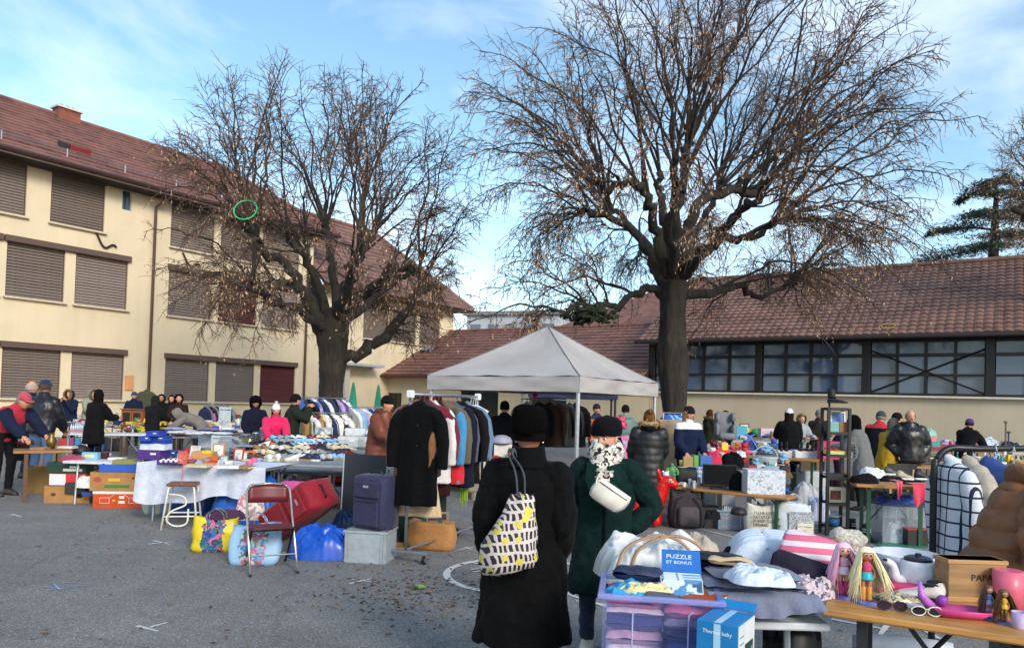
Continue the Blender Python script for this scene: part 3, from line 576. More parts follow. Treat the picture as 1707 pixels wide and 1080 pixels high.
t1 = make_tree('smaller bare linden with thick dark pollarded limbs in front of the cream school', (556, 700), 21.5,
    [(556, 770, 52), (553, 690, 47), (553, 640, 50), (556, 590, 58), (556, 550, 66), (558, 515, 50)],
    [([(553, 585, 0), (520, 525, .3), (500, 485, .8), (468, 470, 1), (430, 480, 1.2)], 34, 14, 9, .45),
     ([(552, 560, 0), (515, 500, -.4), (475, 440, -.9), (440, 420, -1.2), (405, 365, -1.5)], 34, 14, 10, .5),
     ([(553, 545, 0), (528, 470, -.2), (510, 425, -.5), (478, 395, -.7)], 30, 13, 10, .85),
     ([(557, 540, 0), (556, 450, .6), (548, 400, 1), (540, 370, 1.2)], 28, 14, 12, 1.2),
     ([(560, 545, 0), (585, 460, .9), (605, 420, 1.4), (622, 392, 1.7)], 28, 14, 11, 1.1),
     ([(560, 560, 0), (600, 495, -.6), (640, 475, -1.2), (655, 445, -1.6), (690, 452, -1.8)], 32, 15, 10, .8),
     ([(562, 600, 0), (600, 588, .2), (640, 560, .4), (680, 515, .6), (705, 480, .8), (718, 478, .9)], 34, 18, 9, .55),
     ([(557, 550, 0), (575, 480, -1.2), (590, 440, -2.2), (600, 405, -2.8)], 28, 12, 9, 1.0),
     ([(555, 560, 0), (530, 500, 1.6), (520, 455, 2.6), (505, 420, 3.2)], 28, 12, 8, .9),
     ([(560, 560, 0), (620, 500, 1.5), (660, 470, 2.4), (690, 455, 3)], 26, 12, 8, .8),
     ([(552, 560, 0), (500, 520, -1.6), (455, 500, -2.6), (420, 465, -3.2)], 26, 12, 8, .55)],
    11, (532, 335, 275, 240, 235, 370), 112, .16, 1.15)
t2 = make_tree('tallest bare linden spreading over the hall roof beside the grey tent', (1126, 700), 19.5,
    [(1128, 775, 56), (1124, 690, 44), (1123, 640, 55), (1122, 590, 62), (1122, 545, 52), (1122, 500, 54), (1124, 470, 62)],
    [([(1108, 480, 0), (1085, 425, .3), (1055, 385, .7), (1010, 358, 1), (965, 352, 1.2)], 34, 13, 13, .45),
     ([(1112, 470, 0), (1095, 390, -.5), (1078, 330, -1), (1050, 305, -1.4), (1000, 318, -1.8)], 34, 13, 13, .75),
     ([(1118, 465, 0), (1108, 380, .5), (1103, 330, .9), (1098, 290, 1.2)], 30, 14, 13, 1.2),
     ([(1124, 465, 0), (1130, 370, -.3), (1140, 300, -.4), (1150, 230, -.5)], 34, 15, 14, 1.3),
     ([(1132, 465, 0), (1150, 375, .6), (1170, 335, .9), (1215, 320, 1.2), (1262, 318, 1.5)], 38, 18, 14, .8),
     ([(1135, 470, 0), (1165, 420, -.6), (1210, 400, -1.2), (1260, 395, -1.8), (1300, 360, -2.2)], 30, 12, 12, .5),
     ([(1105, 495, 0), (1080, 478, -.3), (1040, 500, -.6), (990, 515, -.9), (945, 522, -1.2)], 26, 10, 8, .3),
     ([(1140, 490, 0), (1190, 488, .4), (1235, 478, .8), (1265, 492, 1), (1330, 470, 1.3)], 28, 10, 10, .3),
     ([(1122, 465, 0), (1115, 380, -1.6), (1125, 310, -2.6), (1120, 270, -3.2)], 28, 12, 11, 1.1),
     ([(1126, 465, 0), (1160, 390, 1.8), (1190, 330, 2.8), (1205, 285, 3.4)], 28, 12, 11, 1.0),
     ([(1112, 475, 0), (1070, 400, 1.8), (1040, 370, 2.9), (1010, 335, 3.4)], 28, 12, 10, .8),
     ([(1135, 470, 0), (1190, 400, -1.8), (1235, 350, -2.9), (1270, 335, -3.4)], 28, 12, 10, .7)],
    23, (1165, 250, 425, 365, 330, 450), 146, .18, 1.15)
t2b = None
# bare tree just beyond the right edge: only its left side reaches the frame
t3 = make_tree('bare tree at the right edge whose twigs hang over the hall roof', (1770, 700), 24,
    [(1770, 760, 44), (1770, 600, 44), (1770, 480, 40), (1770, 420, 38)],
    [([(1768, 430, 0), (1740, 380, .3), (1725, 330, .6), (1712, 300, .8)], 26, 10, 8, .7), ([(1770, 430, 0), (1765, 350, 0), (1760, 290, -.5)], 26, 12, 6, 1.2), ([(1770, 440, 0), (1735, 400, -1), (1715, 370, -1.6), (1700, 350, -2)], 24, 10, 8, .4)],
    31, (1775, 300, 125, 120, 135, 150), 34, .34, 1.0)
t3['group'] = ''; del t3['group']
# moss clump in the low left limb and the green hoop caught in the smaller tree
mb = MB(); rr = random.Random(5); mb.mat(M((.028, .036, .016), .95, 'leaf'))
for i in range(420):
    p = at(rr.gauss(985, 20), rr.gauss(522, 9), 19.5-.9+rr.gauss(0, .25)); a = V((rr.gauss(0, 1), rr.gauss(0, 1), rr.gauss(0, .6))).normalized()*rr.uniform(.05, .13); b_ = a.orthogonal()*.45
    mb.quad(p-a, p-b_, p+a, p+b_)
q_ = thing('mistletoe', 'dark green mistletoe clump on a low limb above the grey tent peak', 'mistletoe'); tag(mb.build('leaves', q_), kind='stuff')
mb = MB().mat(M('#2fc47a', .4)); c = at(409, 350, 17.6); rd = 19*17.6/F
mb.tube([c+V((rd*math.cos(t), .12*math.sin(t), rd*.95*math.sin(t))) for t in (2*math.pi*k/28 for k in range(29))], .016, 6)
tag(mb.build('hula_hoop', None, True), 'green plastic hoop caught in the branches of the smaller linden', 'hoop')
# cedar behind the hall ------------------------------------------------
C_ = at(1655, 600, 44); C_.z = 0
ced = thing('cedar_tree', 'dark green layered cedar rising behind the glazed hall at the right', 'tree', tuple(C_))
rr = random.Random(9); nd = MB().mat(M((.075, .105, .08), .9, 'leaf')); ctr = at(1655, 345, 44)-C_
MB().mat(bark).tube([(0, 0, 0), (.1, 0, 6), (0, .1, 11), (.1, 0, ctr.z+1.6)], [.5, .42, .3, .08], 8).build('trunk', ced, True)
for i in range(20):
    z = ctr.z+1.8-6.2*(i/19)**.9+rr.gauss(0, .15); a = rr.uniform(0, 6.28) if i > 2 else i*2; Ln = (1.6+5.4*(i/19)**.6)*rr.uniform(.7, 1.1); d = V((math.cos(a), math.sin(a), 0)); pts = [V((0, 0, z))+d*Ln*t+V((0, 0, .55*t-1.0*t*t)) for t in (0, .25, .5, .75, 1)]
    MB().mat(bark2).tube(pts, [.09, .07, .05, .035, .02], 5).build('branch', ced, True)
    for k in range(int(400*Ln)):
        t = .2+.8*rr.random()**.8; p = V((0, 0, z))+d*Ln*t+V((0, 0, .55*t-t*t)); s_ = V((-d.y, d.x, 0)); p += s_*rr.gauss(0, .26*Ln*(1.1-t)+.12)+V((0, 0, rr.gauss(.03, .11)))
        q = V((rr.gauss(0, 1), rr.gauss(0, 1), rr.gauss(0, .35))).normalized()*rr.uniform(.07, .16); o_ = q.cross(V((0, 0, 1))).normalized()*.035
        nd.quad(p-q, p-o_, p+q, p+o_+V((0, 0, .03)))
tag(nd.build('needles', ced), kind='stuff')
# ================================================================== people
SKIN = {'fair': M('#c98f74', .55, 'flat'), 'tan': M('#b27a5c', .55, 'flat'), 'dark': M('#5a3626', .55, 'flat')}
lipm = M('#9a5348', .5, 'flat'); eyew = M('#d8d4cc', .3, 'flat'); iris = M('#1d1512', .2, 'flat')
def rz3(a): return MX.Rotation(a, 4, 'Z')
def add_head(mb, T, skin, fine=False, k=1.0):
    """sculpted head: cranium, brow, sockets, nose, lips, chin, ears. Front is -Y."""
    nu, nv = (40, 34) if fine else (26, 22); sv = mb.T; mb.T = T; mb.mat(skin); rings = []
    for j in range(nv+1):
        th = math.pi*(.02+.96*j/nv); rg = []
        for i in range(nu):
            ph = 2*math.pi*i/nu; x, y, z = math.sin(th)*math.sin(ph), -math.sin(th)*math.cos(ph), math.cos(th)
            px, py, pz = x*.074, y*.094+.006, z*.118
            if z < 0: q = min(1, -z); px *= 1-.30*q**1.6; py = py*(1-.12*q)-.008*q if y < 0 else py*(1-.42*q)
            if y < 0:
                g = lambda cx, cz, sx, sz: math.exp(-((px-cx)/sx)**2-((pz-cz)/sz)**2)
                py -= .024*g(0, -.022, .013, .020)+.013*g(0, .0, .009, .022)
                py += .010*g(.031, .006, .016, .012)+.010*g(-.031, .006, .016, .012)
                py -= .005*g(.03, .026, .022, .010)+.005*g(-.03, .026, .022, .010)
                py -= .006*g(0, -.056, .020, .006)+.006*g(0, -.067, .017, .006)+.009*g(0, -.095, .018, .016)
                py += .004*g(0, -.0615, .02, .003)
                py -= .004*g(.042, -.025, .018, .02)+.004*g(-.042, -.025, .018, .02)
            rg.append(V((px, py, pz))*k)
        rings.append(rg)
    mb.loft(rings)
    for s in (-1, 1):
        mb.mat(skin).ball(V((s*.076, .012, -.005))*k, tuple(q*k for q in (.011, .021, .033)), 8, 6)
        mb.mat(eyew).ball(V((s*.030, -.080, .006))*k, tuple(q*k for q in (.0125, .0085, .0085)), 8, 6)
        mb.mat(iris).ball(V((s*.030, -.0868, .006))*k, tuple(q*k for q in (.0065, .004, .0065)), 8, 6)
        mb.mat(iris).tube([V((s*.018, -.093, .024))*k, V((s*.032, -.093, .029))*k, V((s*.047, -.084, .025))*k], [.003*k, .004*k, .002*k], 5)
    mb.mat(lipm).ball(V((0, -.0965, -.0605))*k, tuple(q*k for q in (.021, .007, .0085)), 10, 6)
    mb.T = sv
def add_hand(mb, w_, d, side, k=1.0, skin=None, curl=.5, up=None):
    """palm, four jointed fingers and a thumb, growing from wrist w_ along d."""
    d = V(d).normalized(); up = V(up) if up is not None else V((0, 0, 1)); a = d.cross(up); a = a.normalized() if a.length > .01 else V((1, 0, 0)); nn = a.cross(d)
    mb.mat(skin)
    mb.loft([[w_+d*t*k+(a*x*wd+nn*y*th)*k for x, y in ((-1, -1), (1, -1), (1.15, 0), (1, 1), (-1, 1), (-1.15, 0))] for t, wd, th in ((-.02, .022, .017), (.02, .03, .016), (.07, .038, .014), (.095, .038, .011))])
    for i, (off, ln) in enumerate(((-.030, .068), (-.010, .078), (.011, .074), (.030, .058))):
        p = w_+(d*.085+a*off)*k; pts = [p]; e = d.copy()
        for f in (.42, .33, .25): e = (MX.Rotation(-curl*.75, 3, a) @ e); p = p+e*ln*f*k; pts.append(p)
        mb.tube(pts, [.0092*k, .0088*k, .008*k, .006*k], 6)
    s = -side; p = w_+(d*.02+a*s*.025)*k
    mb.tube([p, p+(d*.03+a*s*.030-nn*.008)*k, p+(d*.06+a*s*.040-nn*.018)*k, p+(d*.085+a*s*.036-nn*.026)*k], [.013*k, .0125*k, .0105*k, .007*k], 6)
ARM = {'down': ((.055, .03, -.28), (.05, -.03, -.52)), 'pocket': ((.12, .09, -.27), (.00, -.02, -.44)), 'fwd': ((.04, -.16, -.24), (-.03, -.40, -.24)),
       'reach': ((.03, -.20, -.19), (0, -.42, -.34)), 'face': ((.05, -.18, -.22), (-.10, -.25, .05)), 'cam': ((.13, -.17, -.16), (-.08, -.31, .10)),
       'fold': ((.08, -.07, -.27), (-.14, -.21, -.22)), 'low': ((.05, -.08, -.28), (.0, -.26, -.44)), 'back': ((.07, .12, -.26), (-.02, .06, -.46))}
def ell(c, rx, ry, n=18, fold=0, fn=6, ph=0, rot=None):
    out = []
    for k in range(n):
        a = 2*math.pi*k/n; r = 1+fold*math.sin(fn*a+ph)
        out.append(V((c[0]+rx*math.cos(a)*r, c[1]+ry*math.sin(a)*r, c[2])))
    return out
def add_hair(mb, T, m, kind, k=1.0):
    sv = mb.T; mb.T = T; mb.mat(m); nu, nv = 26, 16; vs = []; fs = []
    low = {'short': -.25, 'bald': -.3, 'bob': -.95, 'long': -1.0, 'curly': -.75, 'bun': -.4}[kind]; g = {'short': .012, 'bald': .006, 'bob': .022, 'long': .020, 'curly': .05, 'bun': .014}[kind]
    for j in range(nv+1):
        zz = 1-(1-low)*j/nv; th = math.acos(max(-1, min(1, zz)))
        for i in range(nu):
            ph = 2*math.pi*i/nu; x, y, z = math.sin(th)*math.sin(ph), -math.sin(th)*math.cos(ph), zz
            if kind in ('bob', 'long') and z < -.1: x, y = math.sin(max(th, 1.57) if th < 1.57 else 1.57)*math.sin(ph)*.95, -math.cos(ph)*.95
            nz = noise.noise(V((x*4, y*4, z*4)))*(.02 if kind == 'curly' else .006)
            vs.append(V((x*(.078+g+nz), y*(.098+g+nz)+.008, z*(.120+g+nz)-(.0 if z > -.1 else (.02 if kind == 'bob' else .10 if kind == 'long' else 0))))*k)
    for j in range(nv):
        zz = 1-(1-low)*(j+.5)/nv
        for i in range(nu):
            ph = 2*math.pi*(i+.5)/nu; fr = math.cos(ph)
            if fr > (.45 if kind != 'short' else .2) and zz < (.62 if kind != 'bald' else .99): continue
            if kind == 'bald' and zz > .45: continue
            q = (i+1) % nu; fs.append((j*nu+i, (j+1)*nu+i, (j+1)*nu+q, j*nu+q))
    mb.add(vs, fs)
    if kind == 'bun': mb.ball(V((0, .11, .09))*k, .045*k, 10, 8)
    mb.T = sv
def person(label, loc, rz, h=1.70, top='#20222a', hem=.86, bulk=.015, legs='#23252c', shoes='#1b1b1d', hat=None, hair=('short', '#2a1e18'), skin='fair', lean=0, arms=('down', 'down'),
           head=(0, 0), seat=False, vox=.026, style='cloth', col2=None, hood=None, scarf=None, group=None, fine=False, wr=.012, step=0, collar=True, cuff=None, jack='jacket', gloves=None, flare=.03, yaw=0, sleeves=False):
    k = h/1.72; P_ = thing('person', label, 'person', (loc[0], loc[1], loc[2] if len(loc) > 2 else 0), rz, group)
    ln = R(lean); pz = .93 if not seat else .52; dz = pz-.93
    piv = V((0, 0, .93))
    def bend(p):
        p = V(p); f = max(0, min(1, (p.z-.86)/.28)); a = ln*f
        if a: q = MX.Rotation(a, 3, 'X') @ (p-piv); p = q+piv+V((0, 0, 0))
        return (p+V((0, math.sin(ln)*.10, dz)))*k if lean else (p+V((0, 0, dz)))*k
    sk = SKIN[skin]; cm = M(top, .8 if style != 'leather' else .38, 'cloth' if style != 'leather' else 'plain')
    if style == 'puffer': cm = M(top, .5, 'plain')
    # ----- body
    b = MB().mat(sk)
    b.loft([[bend(p) for p in ell((0, 0, z), rx, ry, 12)] for z, rx, ry in ((.86, .13, .085), (.98, .13, .085), (1.12, .12, .085), (1.3, .15, .095), (1.40, .13, .075), (1.45, .055, .055))])
    nk = bend((0, .005, 1.44)); hc = bend((0, -.015, 1.595)); b.tube([nk, nk.lerp(hc, .55), hc], [.058*k, .052*k, .05*k], 10)
    HT = MX.Translation(hc) @ MX.Rotation(R(head[0]), 4, 'Z') @ MX.Rotation(ln*.55+R(head[1]), 4, 'X')
    add_head(b, HT, sk, fine, k)
    armp = []
    for i, s in enumerate((-1, 1)):
        sh = bend((s*(.163+bulk*.45), 0, 1.358)); ar = arms[i]; e_, w2 = ARM[ar] if isinstance(ar, str) else ar
        el = sh+V((s*e_[0], e_[1], e_[2]))*k; wr_ = sh+V((s*w2[0], w2[1], w2[2]))*k; armp.append((sh, el, wr_, s))
        b.mat(sk).tube([sh, el, wr_], [.045*k, .036*k, .026*k], 8)
        add_hand(b, wr_, (wr_-el), s, k, M(gloves, .8, 'cloth') if gloves else sk, .55, (0, 0, 1) if abs((wr_-el).normalized().z) < .9 else (s, 0, 0))
    legp = []
    for s in (-1, 1):
        st = step*s
        if seat: J = [V((s*.09, 0, pz)), V((s*.11, -.42, pz+.02)), V((s*.11, -.44, .09))]
        else: J = [V((s*.095, 0, .90)), V((s*.105, -.03+st*.5, .49)), V((s*.11, .02+st, .085))]
        J = [q*k for q in J]; legp.append((J, s)); b.mat(sk).tube(J, [.062*k, .045*k, .034*k], 8)
    b.build('body', P_, True)
    # ----- trousers and shoes
    if legs:
        t = MB().mat(M(legs, .85, 'cloth'))
        for J, s in legp:
            pts = [J[0], J[0].lerp(J[1], .5), J[1], J[1].lerp(J[2], .5), J[2]]; t.tube(pts, [.098*k, .088*k, .07*k, .062*k, .056*k], 12)
        t.ball(V((0, .0, pz+.0))*k, (.17*k, .12*k, .12*k), 14, 10)
        me = remesh(t.mesh('trousers'), vox*k, 2); wrinkle(me, wr*.7, 11, (1, 1, 1.4), rnd.random()*9); obj('trousers', me, P_)
        for p in me.polygons: p.use_smooth = True
    for J, s in legp:
        a = J[2]; f = MB().mat(M(shoes, .55, 'plain')); fl = V((a.x, a.y, 0))
        f.loft([[fl+V((x*wd, y, z))*k for x, z in ((-1, .012), (1, .012), (1, .035), (.75, zt), (-.75, zt), (-1, .035))] for y, wd, zt in ((.075, .030, .07), (.05, .042, .11), (-.02, .042, .105), (-.10, .048, .065), (-.165, .042, .05), (-.195, .022, .035))])
        f.mat(BLACK).loft([[fl+V((x*wd, y, z))*k for x, z in ((-1, 0), (1, 0), (1, .018), (-1, .018))] for y, wd in ((.08, .034), (-.03, .046), (-.11, .052), (-.2, .026))])
        f.build('shoe', P_, True)
    # ----- jacket / coat
    j = MB().mat(cm); B_ = bulk
    prof = [(.93, .182, .132), (1.08, .168, .122), (1.25, .186, .132), (1.335, .176, .120), (1.40, .135, .10), (1.45, .088, .078), (1.485, .074, .072)]
    prof = [(z, rx+B_*(1 if z < 1.4 else .4), ry+B_*(1 if z < 1.4 else .4)) for z, rx, ry in prof]
    rings = []
    if seat: hem = max(hem, .84)
    if hem < .9:
        nh = max(1, int((.93-hem)/.1))
        for i in range(nh+1):
            f = i/nh; z = hem+(.93-hem)*f; rx = prof[0][1]+flare*(1-f)*(.93-hem)/.5; ry = prof[0][2]+flare*(1-f)*(.93-hem)/.5
            rings.append([bend(p) for p in ell((0, .01*(1-f), z), rx, ry, 24, .045*(1-f)*min(1, (.93-hem)/.3), 7, rnd.random()*.4)])
        rings = rings[:-1]
    for z, rx, ry in prof:
        if z < hem: continue
        rings.append([bend(p) for p in ell((0, 0, z), rx, ry, 24)])
    j.loft(rings); j0 = j
    for sh, el, wr_, s in armp:
        if sleeves: j = MB().mat(cm)
        inn = bend((s*.07, 0, 1.405)); pts = [inn, sh, sh.lerp(el, .5), el, el.lerp(wr_, .5), wr_]; bb = B_*.8
        if style == 'puffer':
            pl_ = []; rl = []
            for i in range(25):
                t = i/24; g = t*2; pp_ = sh.lerp(el, min(1, g)) if g <= 1 else el.lerp(wr_, g-1); pl_.append(pp_); rl.append((.066+bb-.02*t)*((.84+.22*abs(math.sin(t*math.pi*5.5))**.6) if fine else (.90+.13*abs(math.sin(t*math.pi*6.5))))*k)
            j.tube(pl_, rl, 14)
        j.tube(pts, [(.048+bb*.4)*k, (.068+bb*.9)*k, (.068+bb)*k, (.062+bb)*k, (.056+bb)*k, (.047+bb*.6)*k], 12)
        j.ball(sh, (.066+bb*.85)*k, 12, 8)
        if sleeves:
            sm_ = remesh(j.mesh('sleeve'), vox*k*.8, 1)
            for q in range(3): wrinkle(sm_, (.012, .008, .004)[q], (11, 24, 46)[q], (1, 1, .8), s*3+q)
            [setattr(q, 'use_smooth', True) for q in sm_.polygons]; obj('sleeve', sm_, P_)
    j = j0
    if collar: j.tube([bend((.0, .0, 1.44)), bend((0, .004, 1.52))], [.082*k, .072*k], 14)
    me = remesh(j.mesh(jack), vox*k, 2)
    if style == 'puffer':
        ns = [v.normal.copy() for v in me.vertices]
        for v, nn in zip(me.vertices, ns): v.co += nn*(abs(math.sin((v.co.z+.012*noise.noise(v.co*7))*math.pi/.105))**.6-.6)*(.020 if fine else .009)
    wrinkle(me, wr, 8, (1, 1, .6), rnd.random()*9)
    if style != 'puffer': wrinkle(me, wr*.5, 21, (1, 1, .7), rnd.random()*9)
    for p in me.polygons: p.use_smooth = True
    if col2:      # second colour: ('yoke', colour, z) above / ('body', colour, _) the torso without sleeves
        m2 = M(col2[1], .8, 'cloth'); me.materials.append(m2)
        for p in me.polygons:
            c = p.center; zz = c.z/k-dz
            if col2[0] == 'yoke' and zz > col2[2]: p.material_index = 1
            if col2[0] == 'sleeve':
                if any(((c-sh.lerp(el, max(0, min(1, (c-sh).dot(el-sh)/(el-sh).length_squared)))).length < (.105)*k) and (c-sh).dot(el-sh) > 0 for sh, el, w2, s in armp) or any((c-w2).length < .3*k and (c-el).length < .3*k for sh, el, w2, s in armp): p.material_index = 1
    obj(jack, me, P_)
    if hood:      # hood lying on the back or worn, with fur trim
        hm = M(hood[1], .8, 'cloth'); q = MB().mat(hm)
        if hood[0] == 'down':
            q.tube([bend((-.10, -.03, 1.455)), bend((-.11, .06, 1.45)), bend((0, .125, 1.43)), bend((.11, .06, 1.45)), bend((.10, -.03, 1.455))], [.04*k, .06*k, .075*k, .06*k, .04*k], 10)
            hd = q.build('hood', P_, True)
            if len(hood) > 2: fur_ring(hd, [bend((-.125, .0, 1.48)), bend((-.13, .08, 1.50)), bend((0, .16, 1.49)), bend((.13, .08, 1.50)), bend((.125, .0, 1.48))], (.055 if bulk > .045 else .034)*k, hood[2])
        else:
            q.T = HT; pts = []
            q.loft([[V((rx*math.sin(a), yy+(.0 if abs(a) < 2.2 else 0), -.015+rz*math.cos(a)))*k for a in (math.pi*(-.86+1.72*t/14) for t in range(15))] for yy, rx, rz in ((-.085, .105, .135), (-.02, .118, .15), (.06, .115, .148), (.115, .085, .12), (.14, .03, .06))], closed=False, cap=False)
            hd = q.build('hood', P_, True)
            if len(hood) > 2: fur_ring(hd, [HT @ (V((.115*math.sin(a), -.09, -.015+.145*math.cos(a)))*k) for a in (math.pi*(-.9+1.8*t/12) for t in range(13))], .030*k, hood[2])
    # ----- hair and hat
    if hair: q = MB(); add_hair(q, HT, M(hair[1], .7, 'fur'), hair[0], k); q.build('hair', P_, True)
    if hat:
        q = MB(); q.T = HT @ MX.Scale(k, 4); hm = M(hat[1], .9, 'cloth')
        if hat[0] == 'beanie':
            hh = hat[3] if len(hat) > 3 else 1.0
            q.mat(hm).loft([ell((0, .01, z), .086*f, .107*f, 20) for z, f in ((.015, .99), (.022, 1.06), (.055, 1.07), (.062, 1.0), (.09, .93), (.115*hh, .74), (.135*hh, .45), (.142*hh, .1))])
            if len(hat) > 2 and hat[2]: q.mat(M(hat[2], .9, 'fur')).ball((0, .012, .165*hh), .035, 10, 8)
        elif hat[0] == 'cap':
            q.mat(hm).loft([ell((0, .008, z), .083*f, .104*f, 18) for z, f in ((.025, 1), (.06, .99), (.1, .82), (.125, .5), (.134, .1))])
            q.loft([[V((x, y, .036+dz_)) for x, y in ((-.07, -.07), (-.06, -.13), (-.03, -.165), (.03, -.165), (.06, -.13), (.07, -.07))] for dz_ in (-.006, .006)])
        elif hat[0] == 'fluffy':
            q.mat(M(hat[1], .9, 'fur')).loft([ell((0, .01, z), .115*f, .13*f, 20, .06, 9) for z, f in ((.0, .9), (.03, 1.1), (.09, 1.05), (.14, .75), (.165, .2))])
        q.build('hat', P_, True)
    if scarf:
        q = MB().mat(M(*scarf) if isinstance(scarf, tuple) else cloth(scarf)); c = bend((0, 0, 1.475))
        q.loft([[c+V((rx*math.cos(a), ry*math.sin(a)-.01, z+.02*math.sin(2*a)))*k for a in (2*math.pi*t/18 for t in range(18))] for z, rx, ry in ((-.05, .10, .10), (-.02, .125, .12), (.03, .12, .118), (.055, .095, .1))])
        q.build('scarf', P_, True)
    P_['k'] = k; return P_
def fur_ring(parent, pts, r, col):
    pts = smooth_path(pts, 4); q = MB().mat(M(col, .95, 'fur')); q.tube(pts, r*.7, 8); rr = random.Random(4)
    for p in pts:
        for i in range(16):
            d = V((rr.gauss(0, 1), rr.gauss(0, 1), rr.gauss(0, 1))).normalized()*r*rr.uniform(1.0, 1.9); s = d.orthogonal().normalized()*r*.22; o = p+V((rr.gauss(0, .3), rr.gauss(0, .3), rr.gauss(0, .3)))*r
            q.add([o-s, o+s, o+d], [(0, 1, 2)])
    q.build('fur_trim', parent)
def P2(u, Y): p = at(u, 700, Y); return (p.x, p.y)
D = R     # facing: 0 looks towards the camera, 90 looks to the right of the picture, 180 looks away
# ---------------------------------------------------------------- the two women in front
bw_loc = P2(882, 4.12)
bwm = person('woman seen from behind in long black wool coat and black fluffy hat', bw_loc, D(172), 1.585, '#050506', .38, .04, '#1a1b24', '#151515', ('beanie', '#0b0a0b', None, 1.12), ('short', '#120d0b'), 'tan', 0, (((.03, .02, -.29), (.0, -.10, -.50)), ((.045, .07, -.28), (.03, -.04, -.50))), (32, 0), vox=.017, fine=True, wr=.02, sleeves=True, flare=.075, jack='coat')
k = bwm['k']
q = MB().mat(M('#050506', .85, 'cloth'))     # raised coat collar
q.loft([[V((rx*math.sin(a), .004-rx*math.cos(a)*1.0, z+.012*math.cos(a)))*k for a in (math.pi*(.12+1.76*t/20) for t in range(21))] for z, rx in ((1.42, .125), (1.47, .108), (1.53, .098), (1.54, .090), (1.49, .088))], closed=False, cap=False); q.build('collar', bwm, True)
q = MB().mat(M('#0c0b0c', .95, 'fur')); c = V((0, .0, 1.66))*k; q.loft([[c+V((rx*math.cos(a), rx*1.15*math.sin(a), z))*k for a in (2*math.pi*t/22 for t in range(22))] for z, rx in ((-.06, .088), (-.045, .103), (.0, .107), (.05, .104), (.09, .092), (.112, .06), (.118, .01))]); me = q.mesh('hat'); wrinkle(me, .012, 34, (1, 1, 1), 2)
for o in list(bwm.children):
    if o.name.startswith('hat'): bpy.data.objects.remove(o)
o = obj('hat', me, bwm)
for p in me.polygons: p.use_smooth = True
MB().mat(M('#d8c070', .25, 'plain', .9)).ball((-.085*k, -.0, 1.555*k), .007, 8, 6).build('earring', bwm)
# patterned tote bag on her left shoulder (picture left)
def tote_mat():
    m, n, l, b = newmat('tote_print'); tc = n.new('ShaderNodeTexCoord'); mp_ = n.new('ShaderNodeMapping'); mp_.inputs['Rotation'].default_value = (0, .15, .12); l.new(tc.outputs['Object'], mp_.inputs[0])
    nz = n.new('ShaderNodeTexNoise'); nz.inputs['Scale'].default_value = 5; l.new(mp_.outputs[0], nz.inputs['Vector'])
    ad = n.new('ShaderNodeMix'); ad.data_type = 'RGBA'; ad.blend_type = 'LINEAR_LIGHT'; ad.inputs['Factor'].default_value = .035; l.new(mp_.outputs[0], ad.inputs['A']); l.new(nz.outputs['Color'], ad.inputs['B'])
    br = n.new('ShaderNodeTexBrick'); br.offset = .35; br.inputs['Scale'].default_value = 1; br.inputs['Brick Width'].default_value = .034; br.inputs['Row Height'].default_value = .050; br.inputs['Mortar Size'].default_value = .0075
    sw_ = n.new('ShaderNodeSeparateXYZ'); cb = n.new('ShaderNodeCombineXYZ'); l.new(ad.outputs['Result'], sw_.inputs[0]); a_ = n.new('ShaderNodeMath'); l.new(sw_.outputs[0], a_.inputs[0]); l.new(sw_.outputs[1], a_.inputs[1]); l.new(a_.outputs[0], cb.inputs[0]); l.new(sw_.outputs[2], cb.inputs[1]); l.new(cb.outputs[0], br.inputs['Vector'])
    br.inputs['Color1'].default_value = (.012, .012, .018, 1); br.inputs['Color2'].default_value = (.02, .016, .03, 1); br.inputs['Mortar'].default_value = (.60, .52, .47, 1)
    v = n.new('ShaderNodeTexVoronoi'); v.inputs['Scale'].default_value = 30; l.new(mp_.outputs[0], v.inputs['Vector']); sp = n.new('ShaderNodeSeparateColor'); l.new(v.outputs['Color'], sp.inputs[0])
    gt = n.new('ShaderNodeMath'); gt.operation = 'GREATER_THAN'; gt.inputs[1].default_value = .90; l.new(sp.outputs[0], gt.inputs[0])
    mx_ = n.new('ShaderNodeMix'); mx_.data_type = 'RGBA'; l.new(gt.outputs[0], mx_.inputs['Factor']); l.new(br.outputs['Color'], mx_.inputs['A']); mx_.inputs['B'].default_value = (.62, .52, .06, 1)
    l.new(mx_.outputs['Result'], b.inputs['Base Color']); b.inputs['Roughness'].default_value = .6
    return m
bp_ = at(853, 884, 3.88)
tb = thing('tote_bag', 'black white and yellow block patterned tote hanging from the black coated woman', 'bag', tuple(bp_), D(-14))
q = MB().mat(tote_mat()); rings = []
for z, rx, ry, cx in ((-.215, .09, .05, -.01), (-.205, .135, .085, -.015), (-.16, .158, .105, -.015), (-.08, .148, .10, -.008), (0, .122, .082, .012), (.08, .092, .058, .032), (.14, .072, .04, .045), (.185, .062, .028, .052), (.18, .056, .02, .052)):
    rings.append([V((cx+rx*math.cos(a)*(1+.03*math.sin(3*a+z*20)), ry*math.sin(a)*(1+.06*math.sin(5*a+z*14)), z+.03*math.cos(a)*(z < -.1)+(.012*math.sin(4*a) if z > .1 else 0))) for a in (2*math.pi*t/28 for t in range(28))])
me = q.loft(rings).mesh('pouch', True); wrinkle(me, .012, 14, (1, 1, 1), 5); obj('pouch', me, tb)
stp = M('#39414a', .6, 'cloth'); t0 = at(852, 752, 3.98)-bp_; t0 = rz3(D(14)) @ t0
